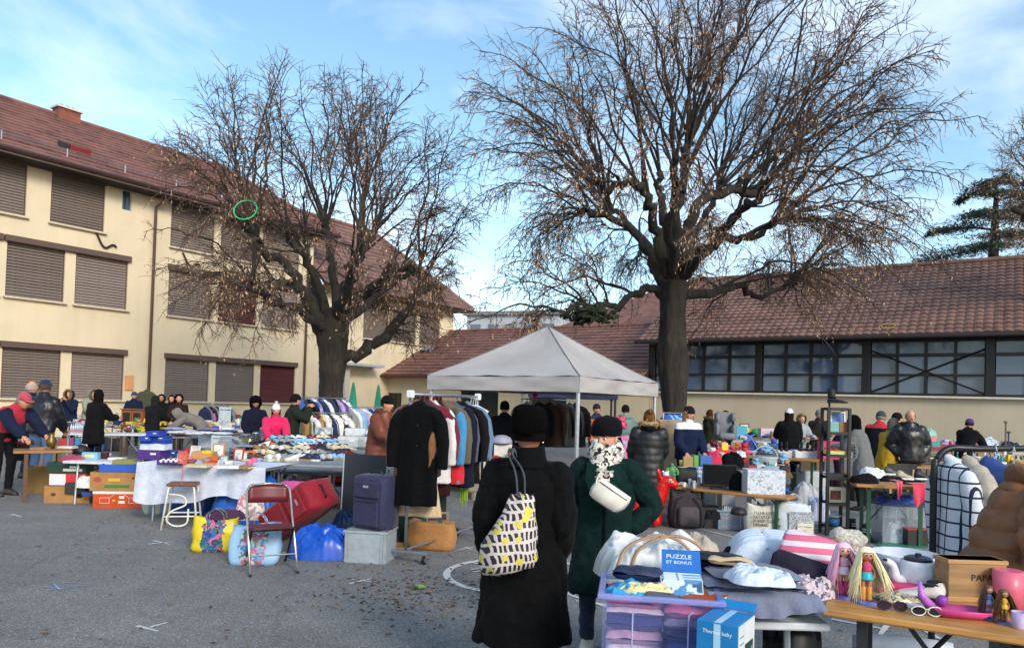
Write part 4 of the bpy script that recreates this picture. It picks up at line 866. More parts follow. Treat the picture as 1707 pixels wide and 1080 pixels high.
for i, dx in enumerate((-.016, .022)):
    MB().mat(stp).tube(smooth_path([V((.045+dx*.8, -.02+i*.03, .17)), V((.03+dx, -.01+i*.02, .30)), t0+V((dx*.6, -.012, -.02)), t0+V((dx*.6, .03, .005)), t0+V((dx*.6, .09, -.05))], 4), .013, 6, flat=.35).build('strap', tb, True)
# green coat
gr_loc = P2(1012, 5.0)
gwm = person('woman in dark green wool coat with black hat, checked scarf and white crossbody bag', gr_loc, D(-14), 1.535, '#0a2422', .46, .035, '#1c2740', '#cfc6b4', None, None, 'fair', 0, (((.08, .06, -.27), (-.05, -.02, -.43)), ((.17, .10, -.27), (.00, -.03, -.43))), (-22, 3), vox=.017, fine=True, wr=.02, sleeves=True, flare=.07, jack='coat')
k = gwm['k']
q = MB().mat(M('#0d0a10', .9, 'cloth')); HTg = MX.Translation(V((0, -.015, 1.595))*k) @ MX.Rotation(R(-22), 4, 'Z') @ MX.Scale(k, 4); q.T = HTg
q.loft([ell((0, .008, z), rx, rx*1.2, 22, .02, 5, i) for i, (z, rx) in enumerate(((.02, .092), (.028, .104), (.06, .110), (.095, .108), (.13, .100), (.158, .076), (.172, .03), (.174, .005)))]); me = q.mesh('hat', True); wrinkle(me, .010, 20, (1, 1, .6), 3); obj('hat', me, gwm)
q = MB().mat(M('#1a1014', .8, 'fur')); q.tube([V((.07, .06, 1.6))*k, V((.095, .05, 1.5))*k, V((.105, .02, 1.40))*k, V((.10, -.04, 1.32))*k], [.03, .035, .028, .01], 8); q.build('hair', gwm, True)
q = MB().mat(M('#d9d2c6', .9, 'print', 0, '#17151a', 44)); c = V((0, -.012, 1.515))*k
rg = []
for z, rx, ry in ((-.085, .11, .11), (-.06, .135, .13), (-.02, .132, .13), (.015, .12, .122), (.045, .105, .115), (.06, .086, .10), (.055, .078, .085)):
    rg.append([c+V((rx*math.cos(a), ry*math.sin(a)-.012, z+.022*math.sin(2*a+1)+(-.05 if z < -.05 else 0)*max(0, -math.sin(a))))*k for a in (2*math.pi*t/26 for t in range(26))])
me = q.loft(rg).mesh('scarf', True); wrinkle(me, .014, 16, (1, 1, 2), 1); obj('scarf', me, gwm)
q = MB().mat(M('#d9d2c6', .9, 'print', 0, '#17151a', 44)); me = q.loft([[V((cx+w_*x, y-.012*(1-x*x), z))*k for x in (-1, -.5, 0, .5, 1)]+[V((cx+w_*x, y+.02, z))*k for x in (1, 0, -1)] for cx, y, z, w_ in ((-.01, -.135, 1.44, .085), (.0, -.172, 1.36, .075), (.015, -.178, 1.28, .06), (.02, -.172, 1.22, .03))]).mesh('scarf_end', True); wrinkle(me, .01, 18, (1, 1, 1), 4); obj('scarf_end', me, gwm)
lp = M('#0d2b28', .8, 'cloth')
for s in (-1, 1): MB().mat(lp).loft([[V((s*x, y, z))*k for x, y, z in row] for row in (((.03, -.17, 1.40), (.12, -.15, 1.43), (.12, -.135, 1.43)), ((.02, -.186, 1.26), (.13, -.172, 1.30), (.13, -.155, 1.30)), ((.01, -.184, 1.10), (.06, -.182, 1.13), (.06, -.165, 1.13)))], closed=False, cap=False).build('lapel', gwm)
MB().mat(M('#051210', .8, 'cloth')).tube([V((.02, -.176, 1.1))*k, V((.03, -.185, .9))*k, V((.035, -.205, .7))*k, V((.04, -.222, .54))*k], .008, 5).build('coat_front_edge', gwm)
bgp = at(1016, 826, 4.70)
cb_ = thing('crossbody_bag', 'small white leather crossbody bag worn on the green coat', 'bag', tuple(bgp), D(-14)); cb_.scale = (.95, .8, .86)
q = MB().mat(M('#e4dfd0', .4, 'plain')); q.T = MX.Rotation(R(38), 4, 'Y'); me = q.box((0, 0, 0), (.24, .07, .12), bev=.04).mesh('pouch', True); 
q2 = MB().mat(M('#e4dfd0', .4, 'plain')); q2.T = MX.Rotation(R(34), 4, 'Y'); q2.loft([[V((x*w_, y*t, z)) for x, y in ((-1, 0), (-.8, -1), (0, -1.2), (.8, -1), (1, 0), (.8, .8), (0, .9), (-.8, .8))] for z, w_, t in ((-.082, .085, .01), (-.07, .115, .032), (-.02, .135, .042), (.04, .13, .036), (.075, .12, .014))]); me = q2.mesh('pouch', True); wrinkle(me, .006, 16, (1, 1, 1), 2); obj('pouch', me, cb_)
MB().mat(M('#6a6860', .4, 'plain', .5)).tube([MX.Rotation(R(34), 3, 'Y') @ V(p) for p in ((-.11, -.036, .05), (0, -.045, .05), (.11, -.036, .05))], .004, 5).build('zip', cb_)
MB().mat(M('#ddd6c4', .5, 'plain')).tube(smooth_path([V((-.09, -.005, .07)), V((-.085, .0, .12)), V((-.06, .02, .17)), V((-.03, .05, .21))], 4), .016, 6, flat=.35).build('strap', cb_, True)
# ---------------------------------------------------------------- seller in the brown puffer at the right edge
brn = person('seller at the right edge in a tan brown quilted puffer jacket bending over the table', P2(1682, 4.02), D(72), 1.60, '#7a4e2b', .72, .055, '#1d1d20', '#222222', None, ('short', '#3a281c'), 'fair', 24, (((.17, .10, -.25), (.10, -.36, -.24)), ((.10, .02, -.30), (.02, -.26, -.36))), (0, 10), vox=.014, style='puffer', hood=('down', '#754a29'), scarf='#c9c4bf', fine=True, wr=.022, sleeves=True)
# ---------------------------------------------------------------- crowd, from the left
person('man in red and navy jacket and pink cap bending over the wooden table', P2(8, 11.4), D(70), 1.76, '#b3263c', .80, .03, '#17181d', '#3a3532', ('cap', '#b84a58'), ('short', '#9a948c'), 'fair', 42, ('reach', 'reach'), (0, -6), col2=('sleeve', '#1b2038', 0), vox=.022)
person('man in navy leather jacket and blue cap seen from behind', P2(70, 12.6), D(176), 1.80, '#14161f', .86, .035, '#5a7499', '#2a2420', ('cap', '#20304c'), ('short', '#5a4a40'), 'tan', 4, ('low', 'low'), style='leather', vox=.022)
person('person in plain navy jacket half hidden behind the man in leather', P2(50, 13.6), D(150), 1.78, '#1a2238', .82, .03, '#232a3a', '#222222', None, ('bald', '#b8b0a8'), 'fair', 0)
person('person in navy parka with fur hood holding hands to the mouth', P2(115, 20.6), D(-5), 1.62, '#18223a', .80, .035, '#1d1f26', '#1a1a1a', None, ('short', '#2a1e18'), 'fair', 0, ('face', 'face'), hood=('up', '#18223a', '#8a7458'))
person('person in pale sage coat with fur hood near the closed blinds', P2(149, 21.0), D(60), 1.66, '#8e9180', .78, .035, '#24262c', '#222222', None, ('short', '#3a2a20'), 'fair', 8, ('fwd', 'low'), hood=('up', '#8e9180', '#7a6a58'))
person('person in black coat and black beret browsing the white folding table', P2(158, 15.4), D(160), 1.66, '#101014', .55, .035, '#15161a', '#151515', ('beanie', '#0f0f12'), ('bob', '#1c1612'), 'fair', 6, ('fwd', 'fwd'), (40, 0))
person('person in navy jacket and blue beanie at the wooden cabinet', P2(222, 22.6), D(20), 1.62, '#16213a', .80, .025, '#20242e', '#222222', ('beanie', '#32406e'), ('short', '#3a2a20'), 'fair', 0, ('low', 'low'))
person('person in grey skirt and black cardigan seen from behind at the bric-a-brac', P2(254, 17.6), D(165), 1.56, '#16171b', .80, .03, '#3b4046', '#1a1a1a', None, ('bob', '#2a2a2c'), 'fair', 8, ('fwd', 'fwd'))
person('young person with a black hood behind the bric-a-brac stall', P2(268, 21.0), D(10), 1.58, '#121216', .80, .025, '#15161a', '#151515', None, ('long', '#120e0c'), 'tan', 0, ('low', 'low'), hood=('up', '#121216'))
person('smiling person in dark brown coat sitting behind the clothes pile', P2(297, 20.4), D(20), 1.58, '#2c1c1a', .80, .035, '#1a1416', '#151515', None, ('curly', '#1d1310'), 'fair', 4, ('low', 'low'))
person('person in black just left of the brown coated seller', P2(285, 21.2), D(0), 1.56, '#14141a', .80, .03, '#15161a', '#151515', None, ('bob', '#15100e'), 'fair', 0, ('low', 'low'))
person('person in beige jacket with the hood up leaning far over the folded clothes', P2(330, 17.9), D(-75), 1.60, '#77716a', .80, .04, '#23262c', '#222222', None, None, 'fair', 62, ('reach', 'reach'), hood=('up', '#77716a'))
person('person in navy coat with wild dark curly hair by the dark red blind', P2(424, 15.2), D(35), 1.60, '#14182a', .62, .03, '#15161c', '#151515', ('fluffy', '#131013'), ('curly', '#131013'), 'tan', 3, ('low', 'fwd'))
person('child in bright pink jacket and white knit hat at the pot stall', P2(458, 13.8), D(25), 1.50, '#d81f5c', .78, .03, '#1c2030', '#222222', ('beanie', '#e6e2da', '#e6e2da'), ('long', '#9a6a44'), 'fair', 14, ('reach', 'reach'))
person('person in dark olive parka and black beanie raising both hands by the rail', P2(486, 14.8), D(120), 1.68, '#23271f', .52, .04, '#16181c', '#151515', ('beanie', '#131316'), ('short', '#1c1612'), 'fair', 6, ('cam', 'cam'))
person('person in rust brown puffer and black beanie looking down at shoes', P2(634, 11.2), D(60), 1.70, '#6e3520', .78, .045, '#20242e', '#222222', ('beanie', '#131215'), ('short', '#4a3426'), 'fair', 12, ('fwd', 'low'), style='puffer', hood=('down', '#4a2a22'))
person('person in black down jacket shopping under the grey tent', P2(840, 13.6), D(170), 1.66, '#101218', .70, .04, '#15161c', '#151515', ('beanie', '#0f0f12'), ('short', '#15100e'), 'tan', 4, ('fwd', 'fwd'))
person('person in orange safety vest below the small navy canopy', P2(994, 17.2), D(10), 1.66, '#c4561c', .84, .02, '#2a2d36', '#222222', ('beanie', '#2a2a30'), ('short', '#3a2a20'), 'fair', 0, ('low', 'low'), col2=('yoke', '#242a44', 1.36))
person('person in pale teal jacket and black beanie with back turned', P2(1042, 16.4), D(168), 1.66, '#6f8a84', .80, .035, '#2a2e38', '#222222', ('beanie', '#141416'), ('short', '#2a1e18'), 'fair', 6, ('fwd', 'fwd'), hood=('down', '#6f8a84'))
person('woman in long black parka with a tan fur trimmed hood seen from behind', P2(1083, 10.75), D(178), 1.60, '#0d0e11', .50, .05, '#15161c', '#8a2430', None, ('bun', '#7a5230'), 'fair', 3, ('low', 'low'), style='puffer', hood=('down', '#0d0e11', '#b99a72'), vox=.022)
person('woman in navy and white hoodie and black beanie behind the toy table', P2(1146, 12.6), D(18), 1.66, '#16203c', .80, .03, '#1c2233', '#222222', ('beanie', '#1b1b20'), ('long', '#b98e5c'), 'fair', 4, ('low', 'low'), (14, 6), col2=('yoke', '#d9dce2', 1.33), vox=.022)
person('woman in olive green coat beside the grey child seat', P2(1183, 20.2), D(110), 1.60, '#2e2f22', .70, .04, '#1a1a1c', '#222222', None, ('bob', '#4a2e20'), 'fair', 0, ('low', 'low'), hood=('down', '#2e2f22', '#7a6a50'))
person('person with dark curls hidden behind the grey child seat', P2(1210, 21.0), D(180), 1.56, '#15161a', .80, .04, '#1a1a1c', '#222222', None, ('curly', '#14100f'), 'fair', 0, ('low', 'low'))
person('person in black coat with a white knit beanie viewed from behind', P2(1316, 16.2), D(172), 1.68, '#0d0e11', .50, .045, '#15161a', '#151515', ('beanie', '#dfe0e4'), ('long', '#2a1e18'), 'fair', 3, ('low', 'fwd'))
person('person in pale grey jacket with beige hair behind the white beanie', P2(1332, 18.4), D(15), 1.56, '#9a9fa4', .80, .03, '#2a2e36', '#222222', None, ('curly', '#8a7458'), 'fair', 10, ('fwd', 'fwd'))
person('person in mottled dark jacket and grey beanie holding something to the face', P2(1365, 19.0), D(0), 1.68, '#26241f', .80, .04, '#202226', '#222222', ('beanie', '#6e7c84'), ('short', '#3a2a20'), 'fair', 0, ('face', 'fwd'))
person('bending shopper in navy and purple seen just left of the black shelf tower', P2(1398, 15.0), D(80), 1.62, '#1e2238', .80, .03, '#4a2440', '#222222', ('beanie', '#20243c'), ('short', '#2a1e18'), 'fair', 28, ('reach', 'reach'))
person('woman in long grey wool coat with black hair beside the shelf tower', P2(1438, 12.6), D(-130), 1.62, '#6b6d6c', .42, .03, '#1a1a1c', '#222222', None, ('bob', '#0e0c0d'), 'fair', 14, ('fwd', 'fwd'))
person('person in red and black jacket bending with back turned', P2(1463, 14.4), D(140), 1.74, '#101116', .80, .035, '#5f7ca4', '#222222', ('beanie', '#3a3c40'), ('short', '#8a8680'), 'fair', 24, ('reach', 'reach'), col2=('yoke', '#b3202c', 1.34))
person('person in mustard yellow coat with grey hair in the right hand crowd', P2(1480, 13.4), D(110), 1.58, '#b08a12', .66, .03, '#3a2a20', '#222222', None, ('bob', '#6a6864'), 'fair', 14, ('fwd', 'low'))
person('person in dark coat and black beanie behind the yellow coat', P2(1492, 15.4), D(100), 1.66, '#14151a', .80, .035, '#1a1a1c', '#222222', ('beanie', '#111114'), ('short', '#2a1e18'), 'fair', 4, ('low', 'low'))
person('balding stout man in black leather jacket with hands in pockets', P2(1517, 13.2), D(-8), 1.72, '#0f1013', .80, .055, '#2a2b2e', '#222222', None, ('bald', '#9a8a78'), 'fair', 0, ('pocket', 'pocket'), style='leather', hood=('down', '#14161a'), vox=.022)
person('person in black coat with a purple beanie bending to the far right stall', P2(1610, 16.5), D(120), 1.60, '#101014', .70, .04, '#15161a', '#151515', ('beanie', '#4a2a6e'), ('short', '#2a1e18'), 'fair', 16, ('reach', 'fwd'))
# ================================================================== goods: builders
REC = []          # (object, short name, place, label)
def put_thing(o, name_cat, short, place, pos, rot):
    o.location = pos; o.rotation_euler.z = rot; o['category'] = name_cat; REC.append((o, short, place)); return o
def rootmesh(name, me): return obj(name, me)
def cushion(W, Dp, Hh, nz=.012, n_=10, seed=0, sag=.0):      # soft rounded slab
    vs = []; so = V((seed*7.7, seed*3.3, 0))
    def f(a, b_, top):
        x, y = 2*a-1, 2*b_-1; e = (1-abs(x)**5)*(1-abs(y)**5); e = max(0, e)**.5
        zz = (Hh*(.5+.5*e) if top else Hh*(.5-.5*e)); p = V((x*W/2*(.96+.04*e), y*Dp/2*(.96+.04*e), zz))
        nn = noise.noise(V((p.x*9, p.y*9, top*5))+so); return p+V((nn*nz, nn*nz*.7, abs(nn)*nz*(1.6 if top else 0)))
    return f
def b_box(W, Hh, Dp, m, m2=None, name='box', **k): 
    r = rootmesh(name, None); MB().mat(m).box((0, 0, Hh/2), (W, Dp, Hh), bev=min(.006, Hh*.1)).build('carton' if 'box' in name else 'body', r)
    if m2: bx('label_strip', (0, -Dp/2-.0015, Hh*.5), (W*.6, .002, Hh*.4), m2, r)
    return r
def b_shoebox(W, Hh, Dp, m, m2=None, name='shoe_box', **k):
    r = rootmesh(name, None); bx('carton', (0, 0, Hh*.36), (W*.96, Dp*.96, Hh*.72), m, r, .003); bx('lid', (0, 0, Hh*.84), (W, Dp, Hh*.32), m2 or m, r, .004); bx('label_sticker', (W*.2, -Dp/2-.0008, Hh*.62), (W*.25, .001, Hh*.2), WHITE, r); return r
def b_book(W, Hh, Dp, m, m2=None, name='book', **k):
    r = rootmesh(name, None); bx('pages', (0, 0, Hh/2), (W*.95, Dp*.95, Hh*.8), M('#d8d2c0', .8), r); bx('cover', (0, 0, Hh*.95), (W, Dp, Hh*.12), m, r); bx('cover', (0, 0, Hh*.05), (W, Dp, Hh*.1), m, r); bx('spine', (0, -Dp/2, Hh*.5), (W, .004, Hh), m, r); return r
def lathe_of(kind, W, Hh):
    R_ = W/2
    return {'vase': [(R_*.5, 0), (R_*.9, Hh*.25), (R_, Hh*.5), (R_*.5, Hh*.82), (R_*.62, Hh), (R_*.5, Hh*.98)], 'bottle': [(R_*.9, 0), (R_, Hh*.05), (R_, Hh*.6), (R_*.4, Hh*.8), (R_*.35, Hh*.9)],
            'bowl': [(R_*.4, 0), (R_*.45, Hh*.08), (R_*.85, Hh*.6), (R_, Hh), (R_*.93, Hh*.98), (R_*.75, Hh*.55), (R_*.2, Hh*.2)], 'jar': [(R_*.9, 0), (R_, Hh*.06), (R_, Hh*.78), (R_*.8, Hh*.86)],
            'cup': [(R_*.75, 0), (R_*.8, Hh*.05), (R_, Hh), (R_*.9, Hh*.98), (R_*.7, Hh*.15)], 'plate': [(R_*.5, 0), (R_*.6, Hh*.3), (R_, Hh), (R_*.95, Hh), (R_*.55, Hh*.45), (R_*.1, Hh*.4)],
            'pot': [(R_*.95, 0), (R_, Hh*.06), (R_, Hh*.72), (R_*1.05, Hh*.74)], 'can': [(R_, 0), (R_, Hh), (R_*.9, Hh)], 'candle': [(R_, 0), (R_, Hh*.15), (R_*.3, Hh*.3), (R_*.3, Hh*.7), (R_*.7, Hh)]}[kind]
def b_round(W, Hh, Dp, m, m2=None, name='vase', **k):
    r = rootmesh(name, None); kd = {'vase': 'vase', 'bottle': 'bottle', 'bowl': 'bowl', 'jar': 'jar', 'mug': 'cup', 'plate': 'plate', 'saucepan': 'pot', 'tin': 'can', 'candlestick': 'candle', 'cup': 'cup'}[name]
    MB().mat(m).lathe(lathe_of(kd, W, Hh), 14).build('body', r, True)
    if name == 'bottle': MB().mat(m2 or WHITE).lathe([(W*.2, Hh*.88), (W*.2, Hh)], 8).build('cap', r)
    if name == 'jar': MB().mat(m2 or STEEL).lathe([(W*.44, Hh*.86), (W*.44, Hh)], 10).build('lid', r)
    if name == 'mug': MB().mat(m).tube([(W*.42, 0, Hh*.8), (W*.72, 0, Hh*.7), (W*.72, 0, Hh*.35), (W*.42, 0, Hh*.22)], W*.06, 5).build('handle', r)
    if name == 'saucepan':
        MB().mat(m).lathe([(W*.53, Hh*.74), (W*.5, Hh*.8), (W*.2, Hh*.88), (W*.03, Hh*.89)], 12).build('lid', r); MB().mat(BLACK).lathe([(W*.06, Hh*.88), (W*.09, Hh), (W*.03, Hh)], 8).build('knob', r)
        for s in (-1, 1): MB().mat(m).tube([(s*W*.48, -W*.12, Hh*.55), (s*W*.66, -W*.1, Hh*.57), (s*W*.66, W*.1, Hh*.57), (s*W*.48, W*.12, Hh*.55)], W*.035, 5).build('handle', r)
    return r
def b_frame(W, Hh, Dp, m, m2=None, name='picture_frame', **k):
    r = rootmesh(name, None); t = min(W, Hh)*.1; q = MX.Rotation(-.18, 4, 'X')
    f = MB().mat(m); f.T = q
    for c, d in (((0, 0, t/2), (W, .02, t)), ((0, 0, Hh-t/2), (W, .02, t)), ((-W/2+t/2, 0, Hh/2), (t, .02, Hh-2*t)), ((W/2-t/2, 0, Hh/2), (t, .02, Hh-2*t))): f.box(c, d)
    f.build('frame', r); f = MB().mat(m2 or M('#9fb2c0', .4, 'print', 0, '#d8d2c0', 14)); f.T = q; f.box((0, .004, Hh/2), (W-2*t, .006, Hh-2*t)); f.build('picture', r); return r
def b_shoe(W, Hh, Dp, m, m2=None, name='shoe', tall=False, heel=0, **k):
    r = rootmesh(name, None); L = W; w_ = L*.18; h = Hh; u = MB().mat(m)
    secs = [(-.5, .55, .62), (-.42, .8, .95), (-.25, .8, .98), (-.08, .82, .72), (.12, .95, .52), (.32, 1, .42), (.45, .8, .34), (.5, .35, .2)]
    u.loft([[V((t*L, x*w_*wd, z)) for x, z in ((-1, .02), (1, .02), (1.02, h*z_*.45+.012), (.62, h*z_), (-.62, h*z_), (-1.02, h*z_*.45+.012))] for t, wd, z_ in secs])
    if tall: u.loft([[V((-.26*L+dx+.20*L*math.cos(a), w_*.85*math.sin(a), z)) for a in (2*math.pi*q/10 for q in range(10))] for z, dx in ((h*.75, 0), (h*1.2, -.01), (h*2.1, -.015), (h*2.2, -.015))])
    u.build('upper', r, True)
    s = MB().mat(m2 or WHITE); s.loft([[V((t*L*1.03, x*w_*wd*1.08, z)) for x, z in ((-1, 0), (1, 0), (1, .024), (-1, .024))] for t, wd, _ in secs]); s.build('sole', r)
    if not tall: MB().mat(BLACK).ball((-.24*L, 0, h*.93), (.16*L, w_*.62, .012), 10, 5).build('lining', r)
    if heel: bx('heel', (-.4*L, 0, -heel/2), (.12*L, w_*1.2, heel), BLACK, r, taper=.7)
    return r
def b_folded(W, Hh, Dp, m, m2=None, name='folded_garment', seed=0, **k):
    g = cushion(W, Dp, Hh, .010, 10, seed or rnd.random()*50); mb = MB().mat(m); mb.grid(lambda a, b_: g(a, b_, True), 12, 10); mb.grid(lambda a, b_: g(b_, a, False), 10, 12); return rootmesh(name, mb.mesh(name, True))
def b_heap(W, Hh, Dp, m, m2=None, name='clothes_heap', seed=0, rough=1.0, **k):
    sd_ = V((seed or rnd.random()*90, rnd.random()*9, 0)); mb = MB().mat(m); n_ = 52 if W > .2 else 20; phi = sd_.x*2.4; c_, s_ = math.cos(phi), math.sin(phi); am = (min(Hh, .16)*.16+min(W, .5)*.012)*rough; fr = 5+4*min(1.5, W/.3)
    def f(a, b_):
        x, y = 2*a-1, 2*b_-1; mx_ = max(abs(x), abs(y), 1e-6); q = max(1e-6, (abs(x)**2.8+abs(y)**2.8)**(1/2.8)); sc_ = mx_/q; x, y = x*sc_, y*sc_; e = mx_
        th = math.atan2(y, x); o_ = 1+.16*noise.noise(V((math.cos(th)*1.4, math.sin(th)*1.4, 1))+sd_)+.05*noise.noise(V((math.cos(th)*5, math.sin(th)*5, 2))+sd_)
        n1 = noise.noise(V((x*1.3, y*1.3, 4))+sd_); n2 = noise.noise(V((x*3.1, y*2.7, 6))+sd_)
        z = Hh*max(0, 1-e**4)**.6*(.78+.35*n1)
        u = (x*c_+y*s_)*fr+4.5*n1+2.2*n2
        fold = am*(.62*math.sin(u)+.55*(.5-1.7*abs(noise.noise(V((x*2.6+y*1.1, y*2.2, 8))*1.5+sd_)))+.25*math.sin(u*2.3+n2*5))*(1-e**8)
        return (x*o_*W/2, y*o_*Dp/2, max(.002, z+fold))
    mb.grid(f, n_, n_); return rootmesh(name, mb.mesh(name, True))
def b_bag(W, Hh, Dp, m, m2=None, name='bag', handles=True, seed=0, open_=.7, nz=.03, hm=None, lean=0, **k):
    r = rootmesh(name, None); sd_ = V((seed or rnd.random()*70, 2, 1)); rings = []
    for i in range(11):
        t = i/10; z = Hh*t; bul = 1+.10*math.sin(math.pi*min(1, t*1.2)); dd = Dp*(1-(1-open_)*t**1.4); rg = []
        for q in range(28):
            a = 2*math.pi*q/28; ca, sa = math.cos(a), math.sin(a); x = W/2*bul*math.copysign(abs(ca)**.55, ca)*(.94 if t < .05 else 1); y = dd/2*bul*math.copysign(abs(sa)**.55, sa)*(.92 if t < .05 else 1)
            nn = noise.noise(V((x*7, y*7, z*7))+sd_)+.6*noise.noise(V((x*17, y*17, z*15))+sd_); rg.append(V((x*(1+nn*nz*2.2), y*(1+nn*nz*4)+lean*z, z*(1+(nn*.12 if t > .8 else 0)))))
        rings.append(rg)
    rings += [[V((p.x*.8, p.y*.7+lean*Hh*.2, p.z-Hh*.12)) for p in rings[-1]]]
    MB().mat(m).loft(rings).build('sack', r, True)
    if handles:
        for s in (-1, 1):
            y = s*Dp*.3*open_+lean*Hh; hx = W*.2; MB().mat(hm or m2 or m).tube(smooth_path([V((-hx, y, Hh*.85)), V((-hx*.9, y-.01, Hh*1.12)), V((0, y-.02*s, Hh*1.28)), V((hx*.9, y-.01, Hh*1.12)), V((hx, y, Hh*.85))], 4), .011, 6, flat=.5).build('handle', r, True)
    return r
def b_toy(W, Hh, Dp, m, m2=None, name='toy_figure', **k):
    r = rootmesh(name, None); h = Hh; b = MB().mat(m)
    for s in (-1, 1): b.tube([(s*.1*h, 0, .5*h), (s*.13*h, 0, .25*h), (s*.14*h, -.03*h, 0)], [.09*h, .075*h, .07*h], 8); b.tube([(s*.17*h, 0, .78*h), (s*.28*h, -.03*h, .6*h), (s*.26*h, -.1*h, .45*h)], [.08*h, .065*h, .06*h], 8)
    b.ball((0, 0, .65*h), (.19*h, .12*h, .2*h), 12, 8); b.ball((0, -.01*h, .9*h), (.1*h, .1*h, .11*h), 12, 8); obj('body', remesh(b.mesh('body'), h*.03, 1), r)
    if m2: MB().mat(m2).ball((0, 0, .42*h), (.16*h, .11*h, .09*h), 10, 6).build('shorts', r)
    return r
def b_plush(W, Hh, Dp, m, m2=None, name='soft_toy', **k):
    r = rootmesh(name, None); b = MB().mat(m); b.ball((0, 0, Hh*.36), (W*.45, W*.4, Hh*.37), 12, 8); b.ball((0, -.02, Hh*.76), (W*.36, W*.34, Hh*.25), 12, 8)
    for s in (-1, 1): b.ball((s*W*.28, 0, Hh*.97), (W*.13, W*.07, Hh*.1), 8, 6); b.ball((s*W*.42, -W*.15, Hh*.45), (W*.14, W*.14, Hh*.17), 8, 6); b.ball((s*W*.28, -W*.3, Hh*.1), (W*.17, W*.25, Hh*.11), 8, 6)
    me = b.mesh('body', True); wrinkle(me, .006, 40); obj('body', me, r)
    for s in (-1, 1): MB().mat(BLACK).ball((s*W*.13, -W*.34, Hh*.8), W*.035, 6, 5).build('eye', r)
    return r
def b_dome(W, Hh, Dp, m, m2=None, name='helmet', **k):
    r = rootmesh(name, None); MB().mat(m).lathe([(W*.5, 0), (W*.5, Hh*.35), (W*.42, Hh*.7), (W*.24, Hh*.93), (W*.03, Hh)], 16).build('shell', r, True); MB().mat(m2 or BLACK).lathe([(W*.52, Hh*.02), (W*.53, Hh*.08), (W*.51, Hh*.12)], 16).build('rim', r); return r
def b_lamp(W, Hh, Dp, m, m2=None, name='table_lamp', **k):
    r = rootmesh(name, None); MB().mat(m2 or DKSTEEL).lathe([(W*.32, 0), (W*.3, .02), (W*.06, .03), (W*.06, Hh*.65)], 12).build('base', r); MB().mat(m).lathe([(W*.5, Hh*.55), (W*.3, Hh), (W*.28, Hh)], 14).build('lamp_shade', r); return r
def b_radio(W, Hh, Dp, m, m2=None, name='radio', **k):
    r = rootmesh(name, None); bx('case', (0, 0, Hh/2), (W, Dp, Hh), m, r, .01); 
    for s in (-1, 1): q = MB().mat(m2 or DKSTEEL); q.T = MX.Translation((s*W*.3, -Dp/2, Hh*.42)) @ MX.Rotation(R(90), 4, 'X'); q.lathe([(Hh*.28, 0), (Hh*.28, .008), (Hh*.2, .003), (Hh*.02, .006)], 12).build('speaker', r)
    bx('dial', (0, -Dp/2-.002, Hh*.75), (W*.3, .004, Hh*.16), M('#c9b060', .4), r); MB().mat(m).tube([(-W*.4, 0, Hh), (-W*.4, 0, Hh*1.2), (W*.4, 0, Hh*1.2), (W*.4, 0, Hh)], .008, 5).build('handle', r); return r
def b_basket(W, Hh, Dp, m, m2=None, name='basket', **k):
    r = rootmesh(name, None); q = MB().mat(m)
    for i in range(6): q.lathe([(W*(.40+.1*i/6), Hh*i/6), (W*(.425+.1*i/6), Hh*(i+.5)/6), (W*(.40+.1*(i+1)/6), Hh*(i+1)/6)], 16)
    q.build('weave', r, True); MB().mat(m).tube([(W*.5*math.cos(a), .0, Hh+W*.45*math.sin(a)) for a in (math.pi*t/10 for t in range(11))], .009, 5).build('handle', r); return r
def b_tray(W, Hh, Dp, m, m2=None, name='tray', **k):
    r = rootmesh(name, None); t = .012; bx('base', (0, 0, .006), (W, Dp, .012), m, r)
    for c, d in (((0, -Dp/2, Hh/2), (W, t, Hh)), ((0, Dp/2, Hh/2), (W, t, Hh)), ((-W/2, 0, Hh/2), (t, Dp-t, Hh)), ((W/2, 0, Hh/2), (t, Dp-t, Hh))): bx('side', c, d, m2 or m, r, .002)
    return r
def b_car(W, Hh, Dp, m, m2=None, name='toy_car', **k):
    r = rootmesh(name, None); q = MB().mat(m); q.box((0, 0, Hh*.45), (W, Dp, Hh*.4), bev=.01); q.box((0, 0, Hh*.8), (W*.5, Dp*.85, Hh*.4), bev=.012, taper=1.25); q.build('body', r)
    for sx in (-1, 1):
        for sy in (-1, 1): w = MB().mat(BLACK); w.T = MX.Translation((sx*W*.3, sy*Dp*.5, Hh*.22)) @ MX.Rotation(R(90), 4, 'X'); w.lathe([(Hh*.22, -.012), (Hh*.22, .012)], 10).build('wheel', r)
    return r
def b_ball(W, Hh, Dp, m, m2=None, name='ball', **k):
    q = MB().mat(m); q.ball((0, 0, W/2), W/2, 16, 10); return rootmesh(name, q.mesh(name, True))
def b_crumple(W, Hh, Dp, m, m2=None, name='plastic_bag', **k): return b_heap(W, Hh, Dp, m, name=name, rough=1.5)
BUILD = dict(box=b_box, shoe_box=b_shoebox, book=b_book, vase=b_round, bottle=b_round, bowl=b_round, jar=b_round, mug=b_round, plate=b_round, saucepan=b_round, tin=b_round, candlestick=b_round, picture_frame=b_frame, shoe=b_shoe, boot=b_shoe,
    folded_garment=b_folded, clothes_heap=b_heap, bag=b_bag, toy_figure=b_toy, soft_toy=b_plush, helmet=b_dome, table_lamp=b_lamp, radio=b_radio, basket=b_basket, tray=b_tray, toy_car=b_car, ball=b_ball, plastic_bag=b_crumple, toy_box=b_box, paper=b_box, board_game=b_box, cushion=b_folded)
